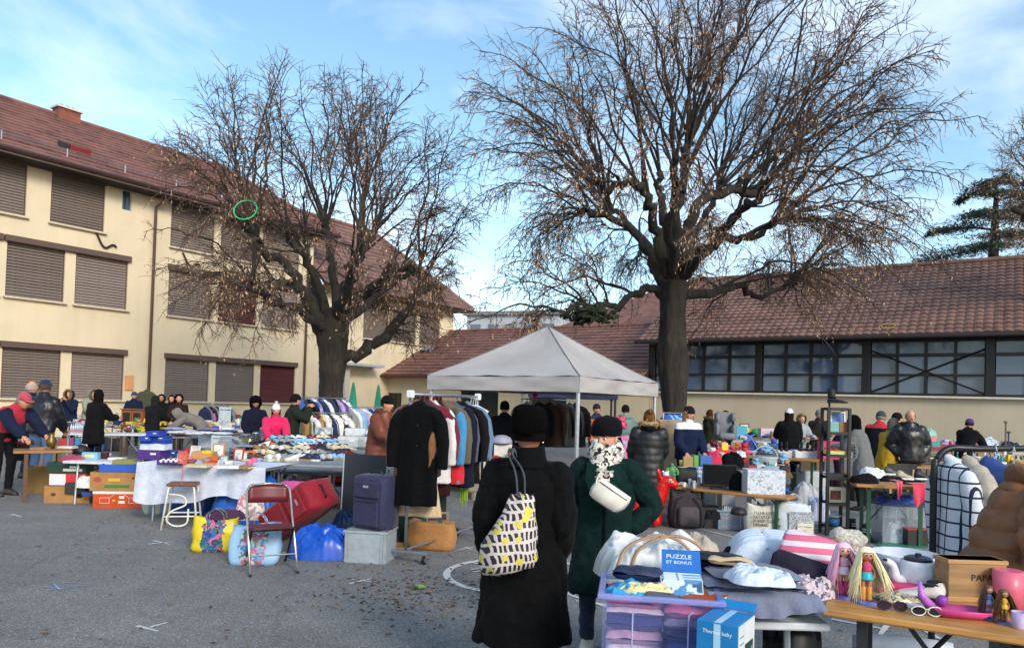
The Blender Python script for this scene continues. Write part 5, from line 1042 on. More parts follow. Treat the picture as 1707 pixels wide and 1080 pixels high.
CNAME = {'white': '#d9d9d6', 'cream': '#cfc2a0', 'red': '#b3262a', 'dark red': '#6a1a20', 'pink': '#d8688e', 'hot pink': '#cc2f6a', 'orange': '#cf6a24', 'yellow': '#d6b52c', 'green': '#3f7a3c', 'lime': '#8fb83c', 'teal': '#2c8a86', 'light blue': '#7fb0d4', 'blue': '#2a5aa6', 'navy': '#1d2a4c', 'purple': '#5a3a7e', 'lilac': '#a795c4',
         'brown': '#5f4030', 'tan': '#a37c50', 'grey': '#85888c', 'dark grey': '#3c3e42', 'black': '#17171a', 'silver': '#b0b4b8', 'beige': '#b8a98e', 'olive': '#585836'}
def item(kind, adj, u, v, w, h, col, place, z=.74, dep=None, rot=0, name=None, cat=None, mat=None, m2=None, ang=0, short=None, **k):
    """a good whose foot is seen at pixel (u, v) on the level z; w, h in photo pixels."""
    p = G(u, v, z); px = p.y/F; W, Hh = w*px, h*px; Dp = dep if dep else W*.7
    c = CNAME.get(col, col); nm = name or kind
    m = mat or M(c, {'saucepan': .25, 'shoe': .55, 'boot': .5, 'folded_garment': .9, 'clothes_heap': .9, 'bag': .7, 'vase': .25, 'bowl': .3, 'plate': .25, 'mug': .3, 'bottle': .2, 'jar': .2}.get(kind, .55), 'cloth' if kind in ('folded_garment', 'clothes_heap', 'cushion') else 'plain', .85 if kind == 'saucepan' else 0)
    o = BUILD[kind](W, Hh, Dp, m, M(CNAME.get(m2, m2), .6) if isinstance(m2, str) else m2, name=nm if kind not in ('vase', 'bottle', 'bowl', 'jar', 'mug', 'plate', 'saucepan', 'tin', 'candlestick') else kind, **k)
    if kind in ('folded_garment', 'clothes_heap', 'ball', 'plastic_bag'): pass
    p = p+V((0, Dp*.45, 0)) if kind not in ('ball',) else p
    return put_thing(o, cat or nm.replace('_', ' '), short or (adj+' '+nm.replace('_', ' ')), place, p, R(rot))
def fill(place, z, quad, n_, kinds, cols, size=(9, 16), seed=1, rotr=25, zt=0):
    """loose goods spread over the part of a table top seen inside the pixel quad (u0, u1, v0, v1)."""
    rr = random.Random(seed); u0, u1, v0, v1 = quad; spots = []
    n_ = int(n_*1.3); size = (size[0]*1.12, size[1]*1.2)
    for _ in range(n_*30):
        if len(spots) >= n_: break
        u, v = rr.uniform(u0, u1), rr.uniform(v0, v1)
        if all(abs(u-a)/(.7*size[0])+abs(v-b_)/(.35*size[0]) > 1 for a, b_ in spots): spots.append((u, v))
    spots.sort(key=lambda s: s[1])
    for u, v in spots:
        kd = rr.choice(kinds); cn = rr.choice(cols); s = rr.uniform(*size); asp = {'book': .22, 'plate': .2, 'bowl': .45, 'folded_garment': .3, 'clothes_heap': .4, 'bottle': 2.2, 'vase': 1.7, 'toy_figure': 1.7, 'jar': 1.2, 'mug': 1, 'picture_frame': 1.2, 'shoe': .42, 'tray': .25, 'box': .6, 'soft_toy': 1.2, 'candlestick': 2, 'board_game': .25, 'table_lamp': 1.8, 'saucepan': .8, 'tin': .9, 'toy_car': .5, 'radio': .6, 'basket': .6, 'helmet': .7, 'ball': 1, 'boot': .4, 'paper': .08}.get(kd, .7)
        wd = s*{'bottle': .42, 'vase': .6, 'candlestick': .45, 'mug': .6, 'jar': .6, 'toy_figure': .7, 'book': 1.2, 'folded_garment': 1.7, 'clothes_heap': 1.9, 'board_game': 1.5, 'paper': 1.2, 'shoe': 1.5, 'ball': .7}.get(kd, 1.0)
        item(kd, cn, u, v, wd, wd*asp, cn, place, z, rot=rr.uniform(-rotr, rotr), dep=None)
# ------------------------------------------------------------------ tables
def table(label, a, b_, z, dep, style='white', cat='folding table', name='folding_table', th=.035, cloth_=None):
    P_, Q = G(*a, z), G(*b_, z); L = (Q-P_).length; ang = math.atan2(Q.y-P_.y, Q.x-P_.x); q = rz3(ang); c = (P_+Q)/2; c.z = 0
    T = thing(name, label, cat, tuple(c), ang)
    tm, lm = {'white': (M('#cfd3d8', .4), M('#a9adb2', .35, 'plain', .6)), 'metal': (M('#9aa0a6', .4, 'plain', .4), M('#8d9298', .35, 'plain', .7)), 'beer': (M('#b07c42', .5, 'wood'), M('#1c4a34', .5)), 'beerdark': (M('#b98648', .45, 'wood'), M('#23262a', .5)), 'wood': (M('#9a7048', .6, 'wood'), M('#5a3a26', .5, 'wood')), 'grey': (M('#a8adb4', .45), M('#7d8288', .4, 'plain', .5))}[style]
    MB().mat(tm).box((0, dep/2, z-th/2), (L, dep, th), bev=.008).build('table_top', T)
    for s in (-1, 1):
        x = s*(L/2-.16)
        if style in ('beer', 'beerdark'):
            for y in (.08, dep-.08): bx('leg', (x, y, (z-th)/2), (.045, .03, z-th), lm, T)
            MB().mat(lm).tube([(x, .08, .12), (x, dep-.08, .12)], .014, 5).build('crossbar', T); MB().mat(lm).tube([(x, dep/2, .2), (x-s*.4, dep/2, z-th-.01)], .012, 5).build('brace', T)
        elif style == 'wood':
            for y in (.05, dep-.05): bx('leg', (x, y, (z-th)/2), (.05, .05, z-th), lm, T)
        else:
            for y in (.07, dep-.07): MB().mat(lm).tube([(x, y, 0), (x, y+(.05 if y < .1 else -.05), z-th)], .016, 6).build('leg', T)
            MB().mat(lm).tube([(x, .09, z*.35), (x, dep-.09, z*.35)], .011, 5).build('crossbar', T); MB().mat(lm).tube([(x, dep/2, z*.35), (x-s*.32, dep/2, z-th-.01)], .010, 5).build('brace', T)
    if cloth_:
        m, label2, drop, adj = cloth_; rr = random.Random(8); tc_ = MB().mat(m); e = .02
        def f(t, w_):
            x = -L/2-e+(L+2*e)*t
            if w_ < .35: s_ = w_/.35; return (x, dep+e-(dep+2*e)*s_, z+.006)
            s_ = (w_-.35)/.65; return (x+.012*math.sin(t*40)*s_, -e-.006-(.03+.025*math.sin(t*23+1)+.012*math.sin(t*51))*s_, z+.006-(drop+.07*math.sin(t*5.3+.6)*s_+.02*math.sin(t*17))*s_)
        tc_.grid(f, 70, 20)
        o = tc_.build('tablecloth', None, True, tuple(c), ang); tag(o, label2, 'tablecloth')
    return T
# ------------------------------------------------------------------ hanging clothes and rails
def garment(label, col, pos, ang, L=.8, W=.44, kind='coat', group=None, mat=None, col2=None, near=False, hang='#1d1d20', th=.055, sleeves=True, col3=None, name=None):
    nm = name or {'coat': 'hanging_coat', 'shirt': 'hanging_shirt', 'trousers': 'hanging_trousers', 'jacket': 'hanging_jacket', 'dress': 'hanging_dress'}[kind]
    r = thing(nm, label, kind, pos, ang, group); m = mat or M(col, .8, 'cloth'); sd_ = rnd.random()*50
    MB().mat(M(hang, .4)).tube([(-W*.42, 0, -.13), (0, 0, -.055), (W*.42, 0, -.13)], .008, 5).tube([(0, 0, -.055), (0, 0, -.01), (.015, 0, .022), (0, 0, .035), (-.015, 0, .022)], .004, 4).build('hanger', r)
    b = MB().mat(m); rings = []; nseg = 7
    sh = -.115
    if kind == 'trousers':
        for s in (-1, 1): b.loft([[V((s*W*.2+W*.19*math.cos(a)*(1-.25*t), th*.8*math.sin(a), sh-t*L)) for a in (2*math.pi*q/10 for q in range(10))] for t in (0, .3, .6, 1)])
    else:
        prof = [(0.0, .16, .5), (.03, .40, .75), (.07, .50, 1), (.35, .46, 1.15), (.7, .50, 1.25), (1, .53+(.12 if kind in ('dress',) else 0), 1.35)]
        for t, wx, wy in prof[::-1]:
            rings.append([V((W*wx*math.copysign(abs(math.cos(a))**.8, math.cos(a)), th*wy*math.sin(a)*(1+.25*math.sin(5*a+sd_)*t)+.012*math.sin(a*7+sd_)*t, sh+.06-t*L-(.0))) for a in (2*math.pi*q/20 for q in range(20))])
        b.loft(rings)
        if sleeves:
            for s in (-1, 1):
                sl = min(.58, L*.85); dx = rnd.uniform(.02, .06); b.tube([(s*W*.40, 0, sh-.02), (s*(W*.50+dx*.4), -.01, sh-.12), (s*(W*.53+dx), -.02, sh-.3*sl/.55), (s*(W*.52+dx), -.035, sh-sl)], [.06, .068, .06, .048], 9)
        b.tube([(-.05, -.02, sh+.05), (0, .03, sh+.085), (.05, -.02, sh+.05)], .035, 7)
    me = b.mesh('cloth_body', True)
    if near: me = remesh(me, .016, 2); wrinkle(me, .009, 9, (1, 1, .45), sd_); [setattr(p, 'use_smooth', True) for p in me.polygons]
    if col2:
        for cc in (col2 if isinstance(col2, list) else [col2]):
            me.materials.append(M(cc[0], .8, 'cloth')); ix = len(me.materials)-1
            for p in me.polygons:
                if cc[1](p.center): p.material_index = ix
    obj('cloth_body', me, r)
    if near and kind in ('coat', 'jacket'):
        for q in range(4): MB().mat(BLACK).ball((.02, -th*1.25, sh-.15-q*L*.2), (.011, .006, .011), 8, 5).build('button', r)
    return r
def rail_simple(label, p, q, zt, group=None, m=STEEL, name='clothes_rail'):
    p, q = V(p), V(q); c = (p+q)/2; c.z = 0; ang = math.atan2(q.y-p.y, q.x-p.x); L = (q-p).length; T = thing(name, label, 'clothes rail', tuple(c), ang, group)
    MB().mat(m).tube([(-L/2, 0, zt), (L/2, 0, zt)], .014, 6).build('rail', T)
    for s in (-1, 1): MB().mat(m).tube([(s*L/2, 0, zt), (s*L/2, 0, .03)], .014, 6).build('upright', T); MB().mat(m).tube([(s*L/2, -.25, .025), (s*L/2, .25, .025)], .014, 6).build('foot', T)
    return T
def hang_row(place, p, q, zt, n_, cols, L=(.5, .8), kinds=('shirt', 'jacket'), seed=1, W=.4, grp=None):
    rr = random.Random(seed); p, q = V(p), V(q); ang = math.atan2(q.y-p.y, q.x-p.x)
    for i in range(n_):
        t = (i+.5+rr.uniform(-.2, .2))/n_; pos = p.lerp(q, t); cn = rr.choice(cols); kd = rr.choice(kinds)
        o = garment('x', CNAME.get(cn, cn), (pos.x, pos.y, zt-.03), ang+R(90)+rr.uniform(-.6, .6), rr.uniform(*L), W*rr.uniform(.7, 1.15), kd, th=rr.uniform(.03, .06)); REC.append((o, cn+' '+{'shirt': 'shirt', 'jacket': 'jacket', 'dress': 'dress', 'trousers': 'trousers', 'coat': 'coat'}[kd], place))
def finish_labels():
    from collections import defaultdict
    recs = [(o, s, pl, o.matrix_basis.translation.copy()) for o, s, pl in REC]
    lab = {}
    for o, s, pl, p in recs: lab[o] = f'{s} {pl}'
    def dups():
        d = defaultdict(list)
        for r in recs: d[lab[r[0]]].append(r)
        return [v for v in d.values() if len(v) > 1]
    bypl = defaultdict(list)
    for r in recs: bypl[r[2]].append(r)
    for grp in dups():
        for o, s, pl, p in grp:
            oth = [r for r in bypl[pl] if r[1] != s]
            if oth:
                nb = min(oth, key=lambda r: (r[3]-p).length); lab[o] = f'{s} {pl} beside the {nb[1]}'
    for grp in dups():
        for o, s, pl, p in grp:
            oth = sorted([r for r in bypl[pl] if r[1] != s], key=lambda r: (r[3]-p).length); n2 = []
            for r in oth:
                if r[1] not in n2: n2.append(r[1])
            if len(n2) > 1: lab[o] = f'{s} {pl} between the {n2[0]} and {n2[1]}'
    for grp in dups():
        if len(grp) <= 3:
            for (o, s, pl, p), w_ in zip(sorted(grp, key=lambda r: r[3].x/max(.1, r[3].y)), ('left-hand', 'right-hand') if len(grp) == 2 else ('left-hand', 'middle', 'right-hand')):
                t = w_+' '+lab[o]
                if len(t.split()) > 16: t = f'{w_} {s} {pl} beside the '+lab[o].split(' the ')[-1].split(' and ')[-1]
                if len(t.split()) <= 16: lab[o] = t
    for o, s, pl, p in recs:
        if len(lab[o].split()) > 16: lab[o] = f'{s} {pl}'
    for grp in dups():
        for o, s, pl, p in grp: o['group'] = f'{s} pieces {pl}'
    for o, s, pl, p in recs: o['label'] = lab[o]
# ================================================================== LEFT: stalls
WH, KR = M('#d5d7da', .6), M('#a37c50', .8, 'card')
# --- wooden table with the bending man, boxes below
table('small worn wooden table in front of the bending man in red', (22, 752), (121, 751), .74, .62, 'wood', 'table', 'wooden_table')
pl = 'on the small wooden table'
item('bowl', 'dark red', 33, 745, 26, 9, '#5a2018', pl, short='dark red bowl')
o = item('vase', 'brass bust', 82, 748, 16, 26, '#7d6638', pl, name='vase', short='brass lidded urn', mat=M('#7d6638', .35, 'plain', .7))
item('tray', 'wooden', 62, 750, 24, 4, '#b08a58', pl, m2='#9a7048', short='wooden tray'); item('book', 'white', 108, 747, 26, 3, 'white', pl); item('tin', 'brown', 50, 741, 9, 7, 'brown', pl)
item('clothes_heap', 'black', 30, 768, 16, 30, 'black', 'hanging off the small wooden table', z=.42)
table('low white camping table beside the banana boxes', (104, 768), (204, 771), .62, .45, 'white', 'camping table', 'camping_table')
pl = 'on the low white camping table'
item('board_game', 'light blue', 149, 765, 26, 11, '#7fb4cf', pl, z=.62, m2='#d9d08a', dep=.1, short='light blue board game'); item('box', 'dark red', 170, 764, 14, 10, '#4c1d22', pl, z=.62); item('book', 'white', 192, 766, 24, 3, 'white', pl, z=.62)
item('picture_frame', 'grey', 165, 760, 30, 5, 'lilac', pl, z=.62, short='lilac framed picture'); item('tin', 'black', 122, 764, 10, 5, 'black', pl, z=.62)
item('helmet', 'black', 130, 757, 26, 16, 'black', 'behind the low camping table', z=.62, short='black felt hat', name='felt_hat')
def banana(label, u, v, w, h, dep, rot, c='#a87a48', lid=None, place='', marks=()):
    p = G(u, v, 0); px = p.y/F; W, Hh = w*px, h*px; r = thing('cardboard_box', label, 'box', tuple(p+V((0, dep/2, 0))), R(rot)); m = M(c, .8, 'card'); t = .012
    for n_, cc, d in (('front_panel', (0, -dep/2, Hh/2), (W, t, Hh)), ('back_panel', (0, dep/2, Hh/2), (W, t, Hh)), ('side_panel', (-W/2, 0, Hh/2), (t, dep-t, Hh)), ('side_panel', (W/2, 0, Hh/2), (t, dep-t, Hh)), ('base', (0, 0, .01), (W-t, dep-t, .014))): bx(n_, cc, d, m, r)
    for k_, cc, wx, hx, col in marks:
        if k_ == 'o': q = MB().mat(M(col, .8, 'flat')); q.T = MX.Translation((cc*W, -dep/2-t/2-.0015, hx*Hh)) @ MX.Rotation(R(90), 4, 'X'); q.poly([(wx*W*math.cos(a), wx*W*.7*math.sin(a), 0) for a in (2*math.pi*i/16 for i in range(16))]); q.build('printed_mark', r)
        else: bx('printed_mark', (cc*W, -dep/2-t/2-.001, hx*Hh), (wx*W, .002, .16*Hh), M(col, .8, 'flat'), r)
    return r, W, Hh, dep
b1, W1, H1, D1 = banana('brown banana box at the left with round hand hole, topmost red and green boxes above', 108, 838, 70, 28, .36, 8, marks=(('o', .28, .09, .45, '#15110e'), ('o', .0, .03, .8, '#2a1d14'), ('r', .33, .12, .75, '#c9c09a'), ('o', -.3, .06, .5, '#5a3c20')))
b1['label'] = 'brown banana box with dark hand hole under the red and white carton'
banana('olive brown carton standing left behind the brown banana box', 60, 822, 40, 44, .3, 12, '#8a6a3c')
banana('brown carton with green print behind the camping table leg', 142, 831, 40, 26, .3, 6, marks=(('r', -.2, .5, .3, '#4f7a2c'), ('o', .3, .12, .35, '#1a1512')))
bz, Wz, Hz, Dz = banana('brown fruit box with green banana print stacked on the orange box', 192, 820, 80, 27, .36, 10, marks=(('o', -.38, .07, .6, '#a8483a'), ('r', -.05, .42, .25, '#3f7434'), ('o', .22, .025, .7, '#1d1510'), ('o', .4, .025, .75, '#1d1510'), ('r', -.1, .2, .6, '#c9a83e')))
o1, Wo, Ho, Do = banana('bright orange fruit box with white rim on the ground', 194, 846, 80, 27, .38, 10, '#c44a18', marks=(('r', -.02, .98, .93, '#d8d4cc'), ('r', .05, .12, .35, '#e0dcd0'), ('r', .05, .1, .65, '#e0dcd0'), ('o', -.1, .03, .45, '#d0b030')))
bz.location = o1.location+V((0, 0, Ho+.004))
for s in (-1, 1):
    q = MB().mat(WHITE); q.T = MX.Translation((s*Wo*.28, -Do/2-.0085, Ho*.45)); w_ = Wo*.09; h_ = Ho*.16
    for (x0, z0), (x1, z1) in (((-w_, -h_), (w_, -h_)), ((w_, -h_), (w_, h_)), ((w_, h_), (-w_, h_)), ((-w_, h_), (-w_, -h_)), ((w_*s*-1, h_), (w_*s*-2, h_*2.2))): q.tube([(x0, 0, z0), (x1, 0, z1)], .003, 4)
    q.build('printed_outline', o1)
p = bz.location+V((0, 0, Hz+.006))
def loose(kind, short, pos, W, Hh, Dp, col, place, rot=0, m2=None, name=None, mat=None, **k):
    o = BUILD[kind](W, Hh, Dp, mat or M(CNAME.get(col, col), .6, 'cloth' if kind in ('folded_garment', 'clothes_heap') else 'plain'), M(CNAME.get(m2, m2), .6) if isinstance(m2, str) else m2, name=name or kind, **k)
    return put_thing(o, (name or kind).replace('_', ' '), short, place, V(pos), R(rot))
loose('tray', 'shallow blue carton tray', p, .56, .10, .36, '#2456b4', 'on top of the brown banana print box', 12, name='carton_tray'); loose('book', 'olive game box', p+V((.02, -.02, .10)), .30, .06, .2, '#8c8648', 'on the blue carton tray', 10); loose('book', 'pale blue magazine', p+V((.34, .05, .02)), .22, .03, .3, '#9fc4e0', 'beside the blue carton tray')
p = b1.location+V((0, 0, H1+.004))
b2 = loose('box', 'red and white carton', p+V((-.02, 0, 0)), .50, .17, .30, '#c22c34', 'on the brown banana box', 8, name='carton'); bx('white_panel', (-.13, -.1522, .085), (.22, .002, .16), WHITE, b2)
b3 = loose('shoe_box', 'dark green carton', p+V((-.03, 0, .176)), .54, .15, .32, '#12382a', 'on the red and white carton', 8, name='carton')
bx('printed_strip', (.08, -.1535, .05), (.26, .003, .035), M('#cfd0c0', .7, 'flat'), b3)
loose('clothes_heap', 'dark pink cloth', p+V((0, 0, .33)), .34, .09, .24, '#a63a52', 'on the dark green carton', name='cloth'); loose('plastic_bag', 'white plastic bag', V((-6.05, 10.75, .25)), .3, .16, .3, '#d8d8d0', 'in the olive brown carton')
pl = 'beneath the low camping table'
for i, (u, v, w, h, c, n_) in enumerate(((125, 815, 34, 18, '#33302e', 'black crate'), (136, 806, 24, 20, '#4f6068', 'grey toy'), (150, 812, 22, 9, '#7a2c5a', 'purple book'), (150, 818, 26, 6, '#2a4a8c', 'blue book'))): item('box' if 'crate' in n_ else 'clothes_heap' if 'toy' in n_ else 'book', n_, u, v+8, w, h, c, pl, z=.14, short=n_, dep=.2)
item('plastic_bag', 'flat teal sheet', 128, 838, 56, 5, '#1d5a5c', 'on the asphalt by the banana boxes', z=0, dep=.2, name='tarpaulin', short='flat teal tarpaulin')
# --- long white folding table, bric-a-brac
table('long white folding table with glassware in front of the blinds', (97, 722), (246, 724), .74, .72, 'white'); pl = 'on the long white folding table'
for i in range(7): item('bottle', 'clear glass', 118+i*3.6, 716+(i % 2), 4, 10, '#b9c4c8', pl, m2='silver', short='clear glass bottle')
item('box', 'pink', 130, 720, 28, 4, '#b07a88', pl); item('mug', 'lime', 165, 719, 7, 8, '#c9cf52', pl, short='lime cup'); item('soft_toy', 'yellow', 176, 707, 10, 16, 'yellow', pl, short='yellow soft toy')
fill(pl, .74, (196, 244, 709, 720), 22, ['box', 'bowl', 'jar', 'soft_toy', 'book', 'toy_car'], ['yellow', 'lime', 'orange', 'white', 'tan', 'green', 'teal', 'pink', 'brown'], (6, 11), 3)
fill(pl, .74, (100, 194, 706, 714), 18, ['book', 'box', 'mug', 'bowl', 'vase', 'plate'], ['white', 'grey', 'light blue', 'navy', 'cream', 'lilac', 'tan'], (6, 10), 4)
pl = 'under the long white folding table'
for u, c, n_ in ((103, '#a83a3a', 'red bag'), (123, '#2c7fae', 'light blue bag'), (140, '#c9c9c9', 'white bag'), (162, '#2f68b0', 'blue bag'), (190, '#1a1a1c', 'black bag'), (112, '#8a3a6a', 'pink bag'), (176, '#202126', 'dark grey bag')): item('bag', n_, u, 752, 15, 22, c, pl, z=0, short=n_, handles=False)
table('far grey table along the school wall', (104, 705), (196, 707), .74, .7, 'grey'); pl = 'on the far grey table by the wall'
fill(pl, .74, (106, 196, 697, 704), 26, ['box', 'clothes_heap', 'vase', 'bowl', 'book', 'soft_toy', 'plate'], ['white', 'white', 'grey', 'navy', 'tan', 'red', 'light blue', 'cream', 'purple'], (6, 10), 5)
table('brown table at the wall carrying the glass door cabinet', (190, 712), (302, 714), .74, .7, 'wood', 'table', 'wooden_table'); pl = 'on the table with the wooden cabinet'
cb = thing('wooden_cabinet', 'small brown wooden cabinet with two glass doors', 'cabinet', tuple(G(217, 708, .74)+V((0, .2, 0))), R(-6)); wd = M('#8a5230', .5, 'wood'); cw_, chh = .62, .40
bx('carcass', (0, .02, chh/2), (cw_, .24, chh), wd, cb, .008); bx('top', (0, 0, chh+.012), (cw_+.05, .3, .024), wd, cb, .004)
for s in (-1, 1):
    d_ = bx('door', (s*cw_*.24, -.112, chh/2), (cw_*.44, .02, chh*.86), wd, cb, .004); bx('pane', (s*cw_*.24, -.124, chh/2), (cw_*.32, .004, chh*.62), M('#2c2420', .1, 'flat'), d_)
fill(pl, .74, (240, 300, 704, 711), 22, ['bowl', 'jar', 'box', 'vase', 'mug', 'soft_toy', 'book'], ['cream', 'olive', 'tan', 'white', 'teal', 'lime', 'brown', 'yellow'], (6, 10), 6)
item('box', 'brown', 262, 718, 30, 8, 'brown', 'under the table with the wooden cabinet', z=.5)
# hanging green jacket at the wall
garment('olive green jacket on a hanger hung from the downpipe of the school wall', '#4a4a3c', (at(244, 650, 25.6).x, 25.6, 1.72), R(10), .95, .5, 'jacket', near=True)
# --- white cloth table and its goods
CL = M('#c9cfdf', .85, 'cloth'); table('trestle table beneath the white cloth with shoe boxes', (233, 771), (442, 781), .74, .78, 'metal', 'trestle table', 'trestle_table', cloth_=(CL, 'white bedsheet draped over the front table with folds', .44, '')); pl = 'on the white cloth table'
item('shoe_box', 'purple', 248, 766, 38, 16, '#4a2a78', pl, dep=.3, m2='#5a3088')
for (u, v, w, h, z_, c, l, n_) in ((254, 750, 42, 15, .872, '#c9d2e6', '#1d3f9c', 'blue and white shoe box'), (241, 735, 19, 8, .995, '#1f46a8', '#1d3f9c', 'left blue shoe box'), (263, 735, 24, 8, .995, '#1f46a8', '#1d3f9c', 'right blue shoe box'), (254, 727, 22, 8, 1.062, '#1f46a8', '#24379a', 'topmost blue shoe box'), (285, 760, 20, 9, .75, '#1f3c90', '#1a3384', 'dark blue shoe box')):
    item('shoe_box', n_, u, v, w, h, c, 'in the stack at the left end of the cloth table', z=z_, dep=.24, m2=l, short=n_)
item('tray', 'string of white lights', 284, 775, 44, 8, '#c9b8c8', pl, m2='#4a2a78', short='purple tray', dep=.2)
for i in range(9): item('ball', 'x', 268+i*4.2, 771-(i % 2)*2, 5, 5, '#efe6dc', 'in the purple tray on the cloth table', z=.78, short='pale round bauble', name='bauble')
item('bowl', 'brown wooden', 314, 775, 22, 8, '#8a4a30', pl, short='brown wooden bowl', mat=M('#8a4a30', .45, 'wood')); item('box', 'tan', 336, 768, 34, 15, '#c08a58', pl, short='tan open carton'); item('box', 'yellow', 344, 756, 16, 5, 'yellow', pl, z=.87); item('book', 'orange', 350, 776, 22, 5, 'orange', pl); item('book', 'cream', 325, 779, 40, 4, 'cream', pl)
item('soft_toy', 'grey', 388, 766, 28, 18, '#5a5a66', pl, short='grey cap', name='cap', dep=.2); item('book', 'white', 378, 781, 34, 5, 'white', pl, rot=12); item('book', 'brown', 398, 781, 40, 4, 'tan', pl, short='brown board', rot=-10); item('picture_frame', 'white', 372, 777, 24, 9, 'white', pl)
fill(pl, .74, (300, 436, 755, 777), 30, ['book', 'plate', 'box', 'mug', 'bowl', 'paper', 'picture_frame'], ['cream', 'white', 'grey', 'orange', 'brown', 'light blue', 'tan', 'red', 'pink'], (10, 17), 7)
# fly swatter, stool
stl = thing('stool', 'white tubular metal stool with brown wooden seat before the cloth table', 'stool', tuple(G(303, 879, 0)), R(14)); tm = M('#d8d6ca', .4)
mb = MB().mat(M('#7a4a34', .5, 'wood')); mb.box((0, 0, .535), (.34, .32, .03), bev=.014); mb.build('seat', stl)
for sx in (-1, 1):
    for sy in (-1, 1): MB().mat(tm).tube([(sx*.13, sy*.12, .52), (sx*.145, sy*.135, .48), (sx*.20, sy*.18, .0)], .0125, 7).build('leg', stl, True)
MB().mat(tm).tube([(-.17, -.16, .16), (.17, -.16, .16)], .010, 6).build('stretcher', stl)
MB().mat(tm).tube(smooth_path([V(p) for p in ((-.16, -.1, .42), (.02, -.14, .4), (.06, -.15, .30), (-.10, -.18, .22), (-.14, -.19, .12), (-.05, -.18, .05), (.08, -.17, .08), (.09, -.15, .25))], 4), .0115, 6).build('footrest', stl, True)
MB().mat(tm).tube([(-.17, .16, .16), (.17, .16, .16)], .010, 6).build('stretcher', stl)
p = G(300, 808, .55); fs = thing('fly_swatter', 'salmon red fly swatter propped upright on the stool', 'fly swatter', (p.x, p.y+.04, .555), R(10)); sm = M('#c8604e', .5)
MB().mat(sm).tube([(0, 0, 0), (.01, .0, .26)], .006, 5).build('handle', fs); 
mb = MB().mat(sm)
for i in range(7): mb.box((-.045+i*.0155, .0, .32), (.009, .006, .15)); mb.box((.0015, .0, .25+i*.023), (.105, .005, .009))
tag(mb.build('paddle', fs), kind='stuff')
# bags on the ground in front
gp = lambda u, v: tuple(G(u, v, 0))
def gbag(label, u, v, W, Hh, Dp, m, rot=0, **k):
    o = b_bag(W, Hh, Dp, m, name=k.pop('name', 'shopping_bag'), **k); p = G(u, v, 0); o.location = p+V((0, Dp*.5, 0)); o.rotation_euler.z = R(rot); return tag(o, label, 'bag')
gbag('striped beige and blue bag at the left end of the cloth table', 262, 858, .42, .36, .2, M('#c2bfa2', .8, 'stripe', 0, '#7f93b0', 7), 18, lean=.1)
gbag('crinkled blue plastic bag under the cloth table behind the stool', 312, 860, .5, .34, .3, M('#1c4e9c', .35), 0, nz=.05); gbag('dark navy sack under the cloth table', 343, 858, .36, .40, .3, M('#152a54', .5), 0, nz=.05, handles=False)
o = b_heap(1.0, .66, .6, M('#1559b4', .35), name='plastic_sack', rough=1.3, seed=4); o.location = G(400, 878, 0)+V((0, .35, 0)); tag(o, 'large bright blue plastic sack slumped behind the burgundy chair', 'sack')
YB = M('#d8c020', .4, 'panel', 0, ('#1a2a6a', '#2f7a3a', '#2a5ab4', '#14161c', '#c46a8a'), .10); gbag('yellow and blue printed shopping bag bulging on the ground', 350, 921, .44, .34, .28, YB, 8, nz=.045, lean=.05)
loose('clothes_heap', 'dark blue and red cloth', V(G(358, 915, 0))+V((.02, .16, .30)), .42, .10, .3, '#4a2448', 'spilling from the yellow and blue bag', name='cloth'); loose('clothes_heap', 'white and pink printed cloth', V(G(400, 905, 0))+V((0, .30, .22)), .34, .32, .24, '#c9b4b4', 'between the yellow bag and the burgundy chair', mat=M('#d6cfc8', .8, 'print', 0, '#c07a80', 18), name='cloth')
LB = M('#8fb4d4', .5, 'panel', 0, ('#2a6ab4', '#5aa4c8', '#c9d0d0', '#3a5a3a', '#c0607a'), .12); gbag('pale blue printed shopping bag leaning behind the burgundy chair', 418, 943, .46, .38, .16, LB, 6, nz=.03, lean=.25)
o = b_heap(.80, .34, .55, M('#1650b8', .3), name='plastic_sack', rough=1.3, seed=9); o.location = G(535, 935, 0)+V((0, .28, 0)); tag(o, 'shiny blue plastic sack below the red suitcase', 'sack'); o = b_heap(.4, .34, .3, M('#16335e', .4), name='plastic_sack', rough=1.3, seed=12); o.location = G(568, 912, 0)+V((0, .3, .05)); tag(o, 'dark blue plastic sack between the suitcase and grey crate', 'sack')
# burgundy folding chair
ch = thing('folding_chair', 'burgundy folding chair with chromed legs', 'chair', tuple((G(455, 960, 0)+G(398, 952, 0))/2+V((.06, .22, 0))), R(26)); ch.scale.z = .93; cm_ = M('#c9c4bc', .2, 'plain', .9); rd_ = M('#661d24', .4)
mb = MB().mat(rd_); mb.grid(lambda a, b_: (-.20+.40*a, -.17+.34*b_, .43-.012*math.sin(math.pi*b_)), 6, 6); mb.grid(lambda a, b_: (.20-.40*a, -.17+.34*b_, .415-.012*math.sin(math.pi*b_)), 6, 6); mb.build('seat', ch, True)
mb = MB().mat(rd_); mb.loft([[V((-.19+.38*a, .26+y+.035*math.sin(math.pi*a), z+.03*(1-(2*a-1)**2)*up)) for a in (i/8 for i in range(9))]+[V((.19-.38*a, .275+y+.035*math.sin(math.pi*(1-a)), z+.03*(1-(2*a-1)**2)*up)) for a in (i/8 for i in range(9))] for z, y, up in ((.64, -.01, -.2), (.70, 0, 0), (.77, .01, .3), (.80, .015, .6))]); mb.build('backrest', ch, True)
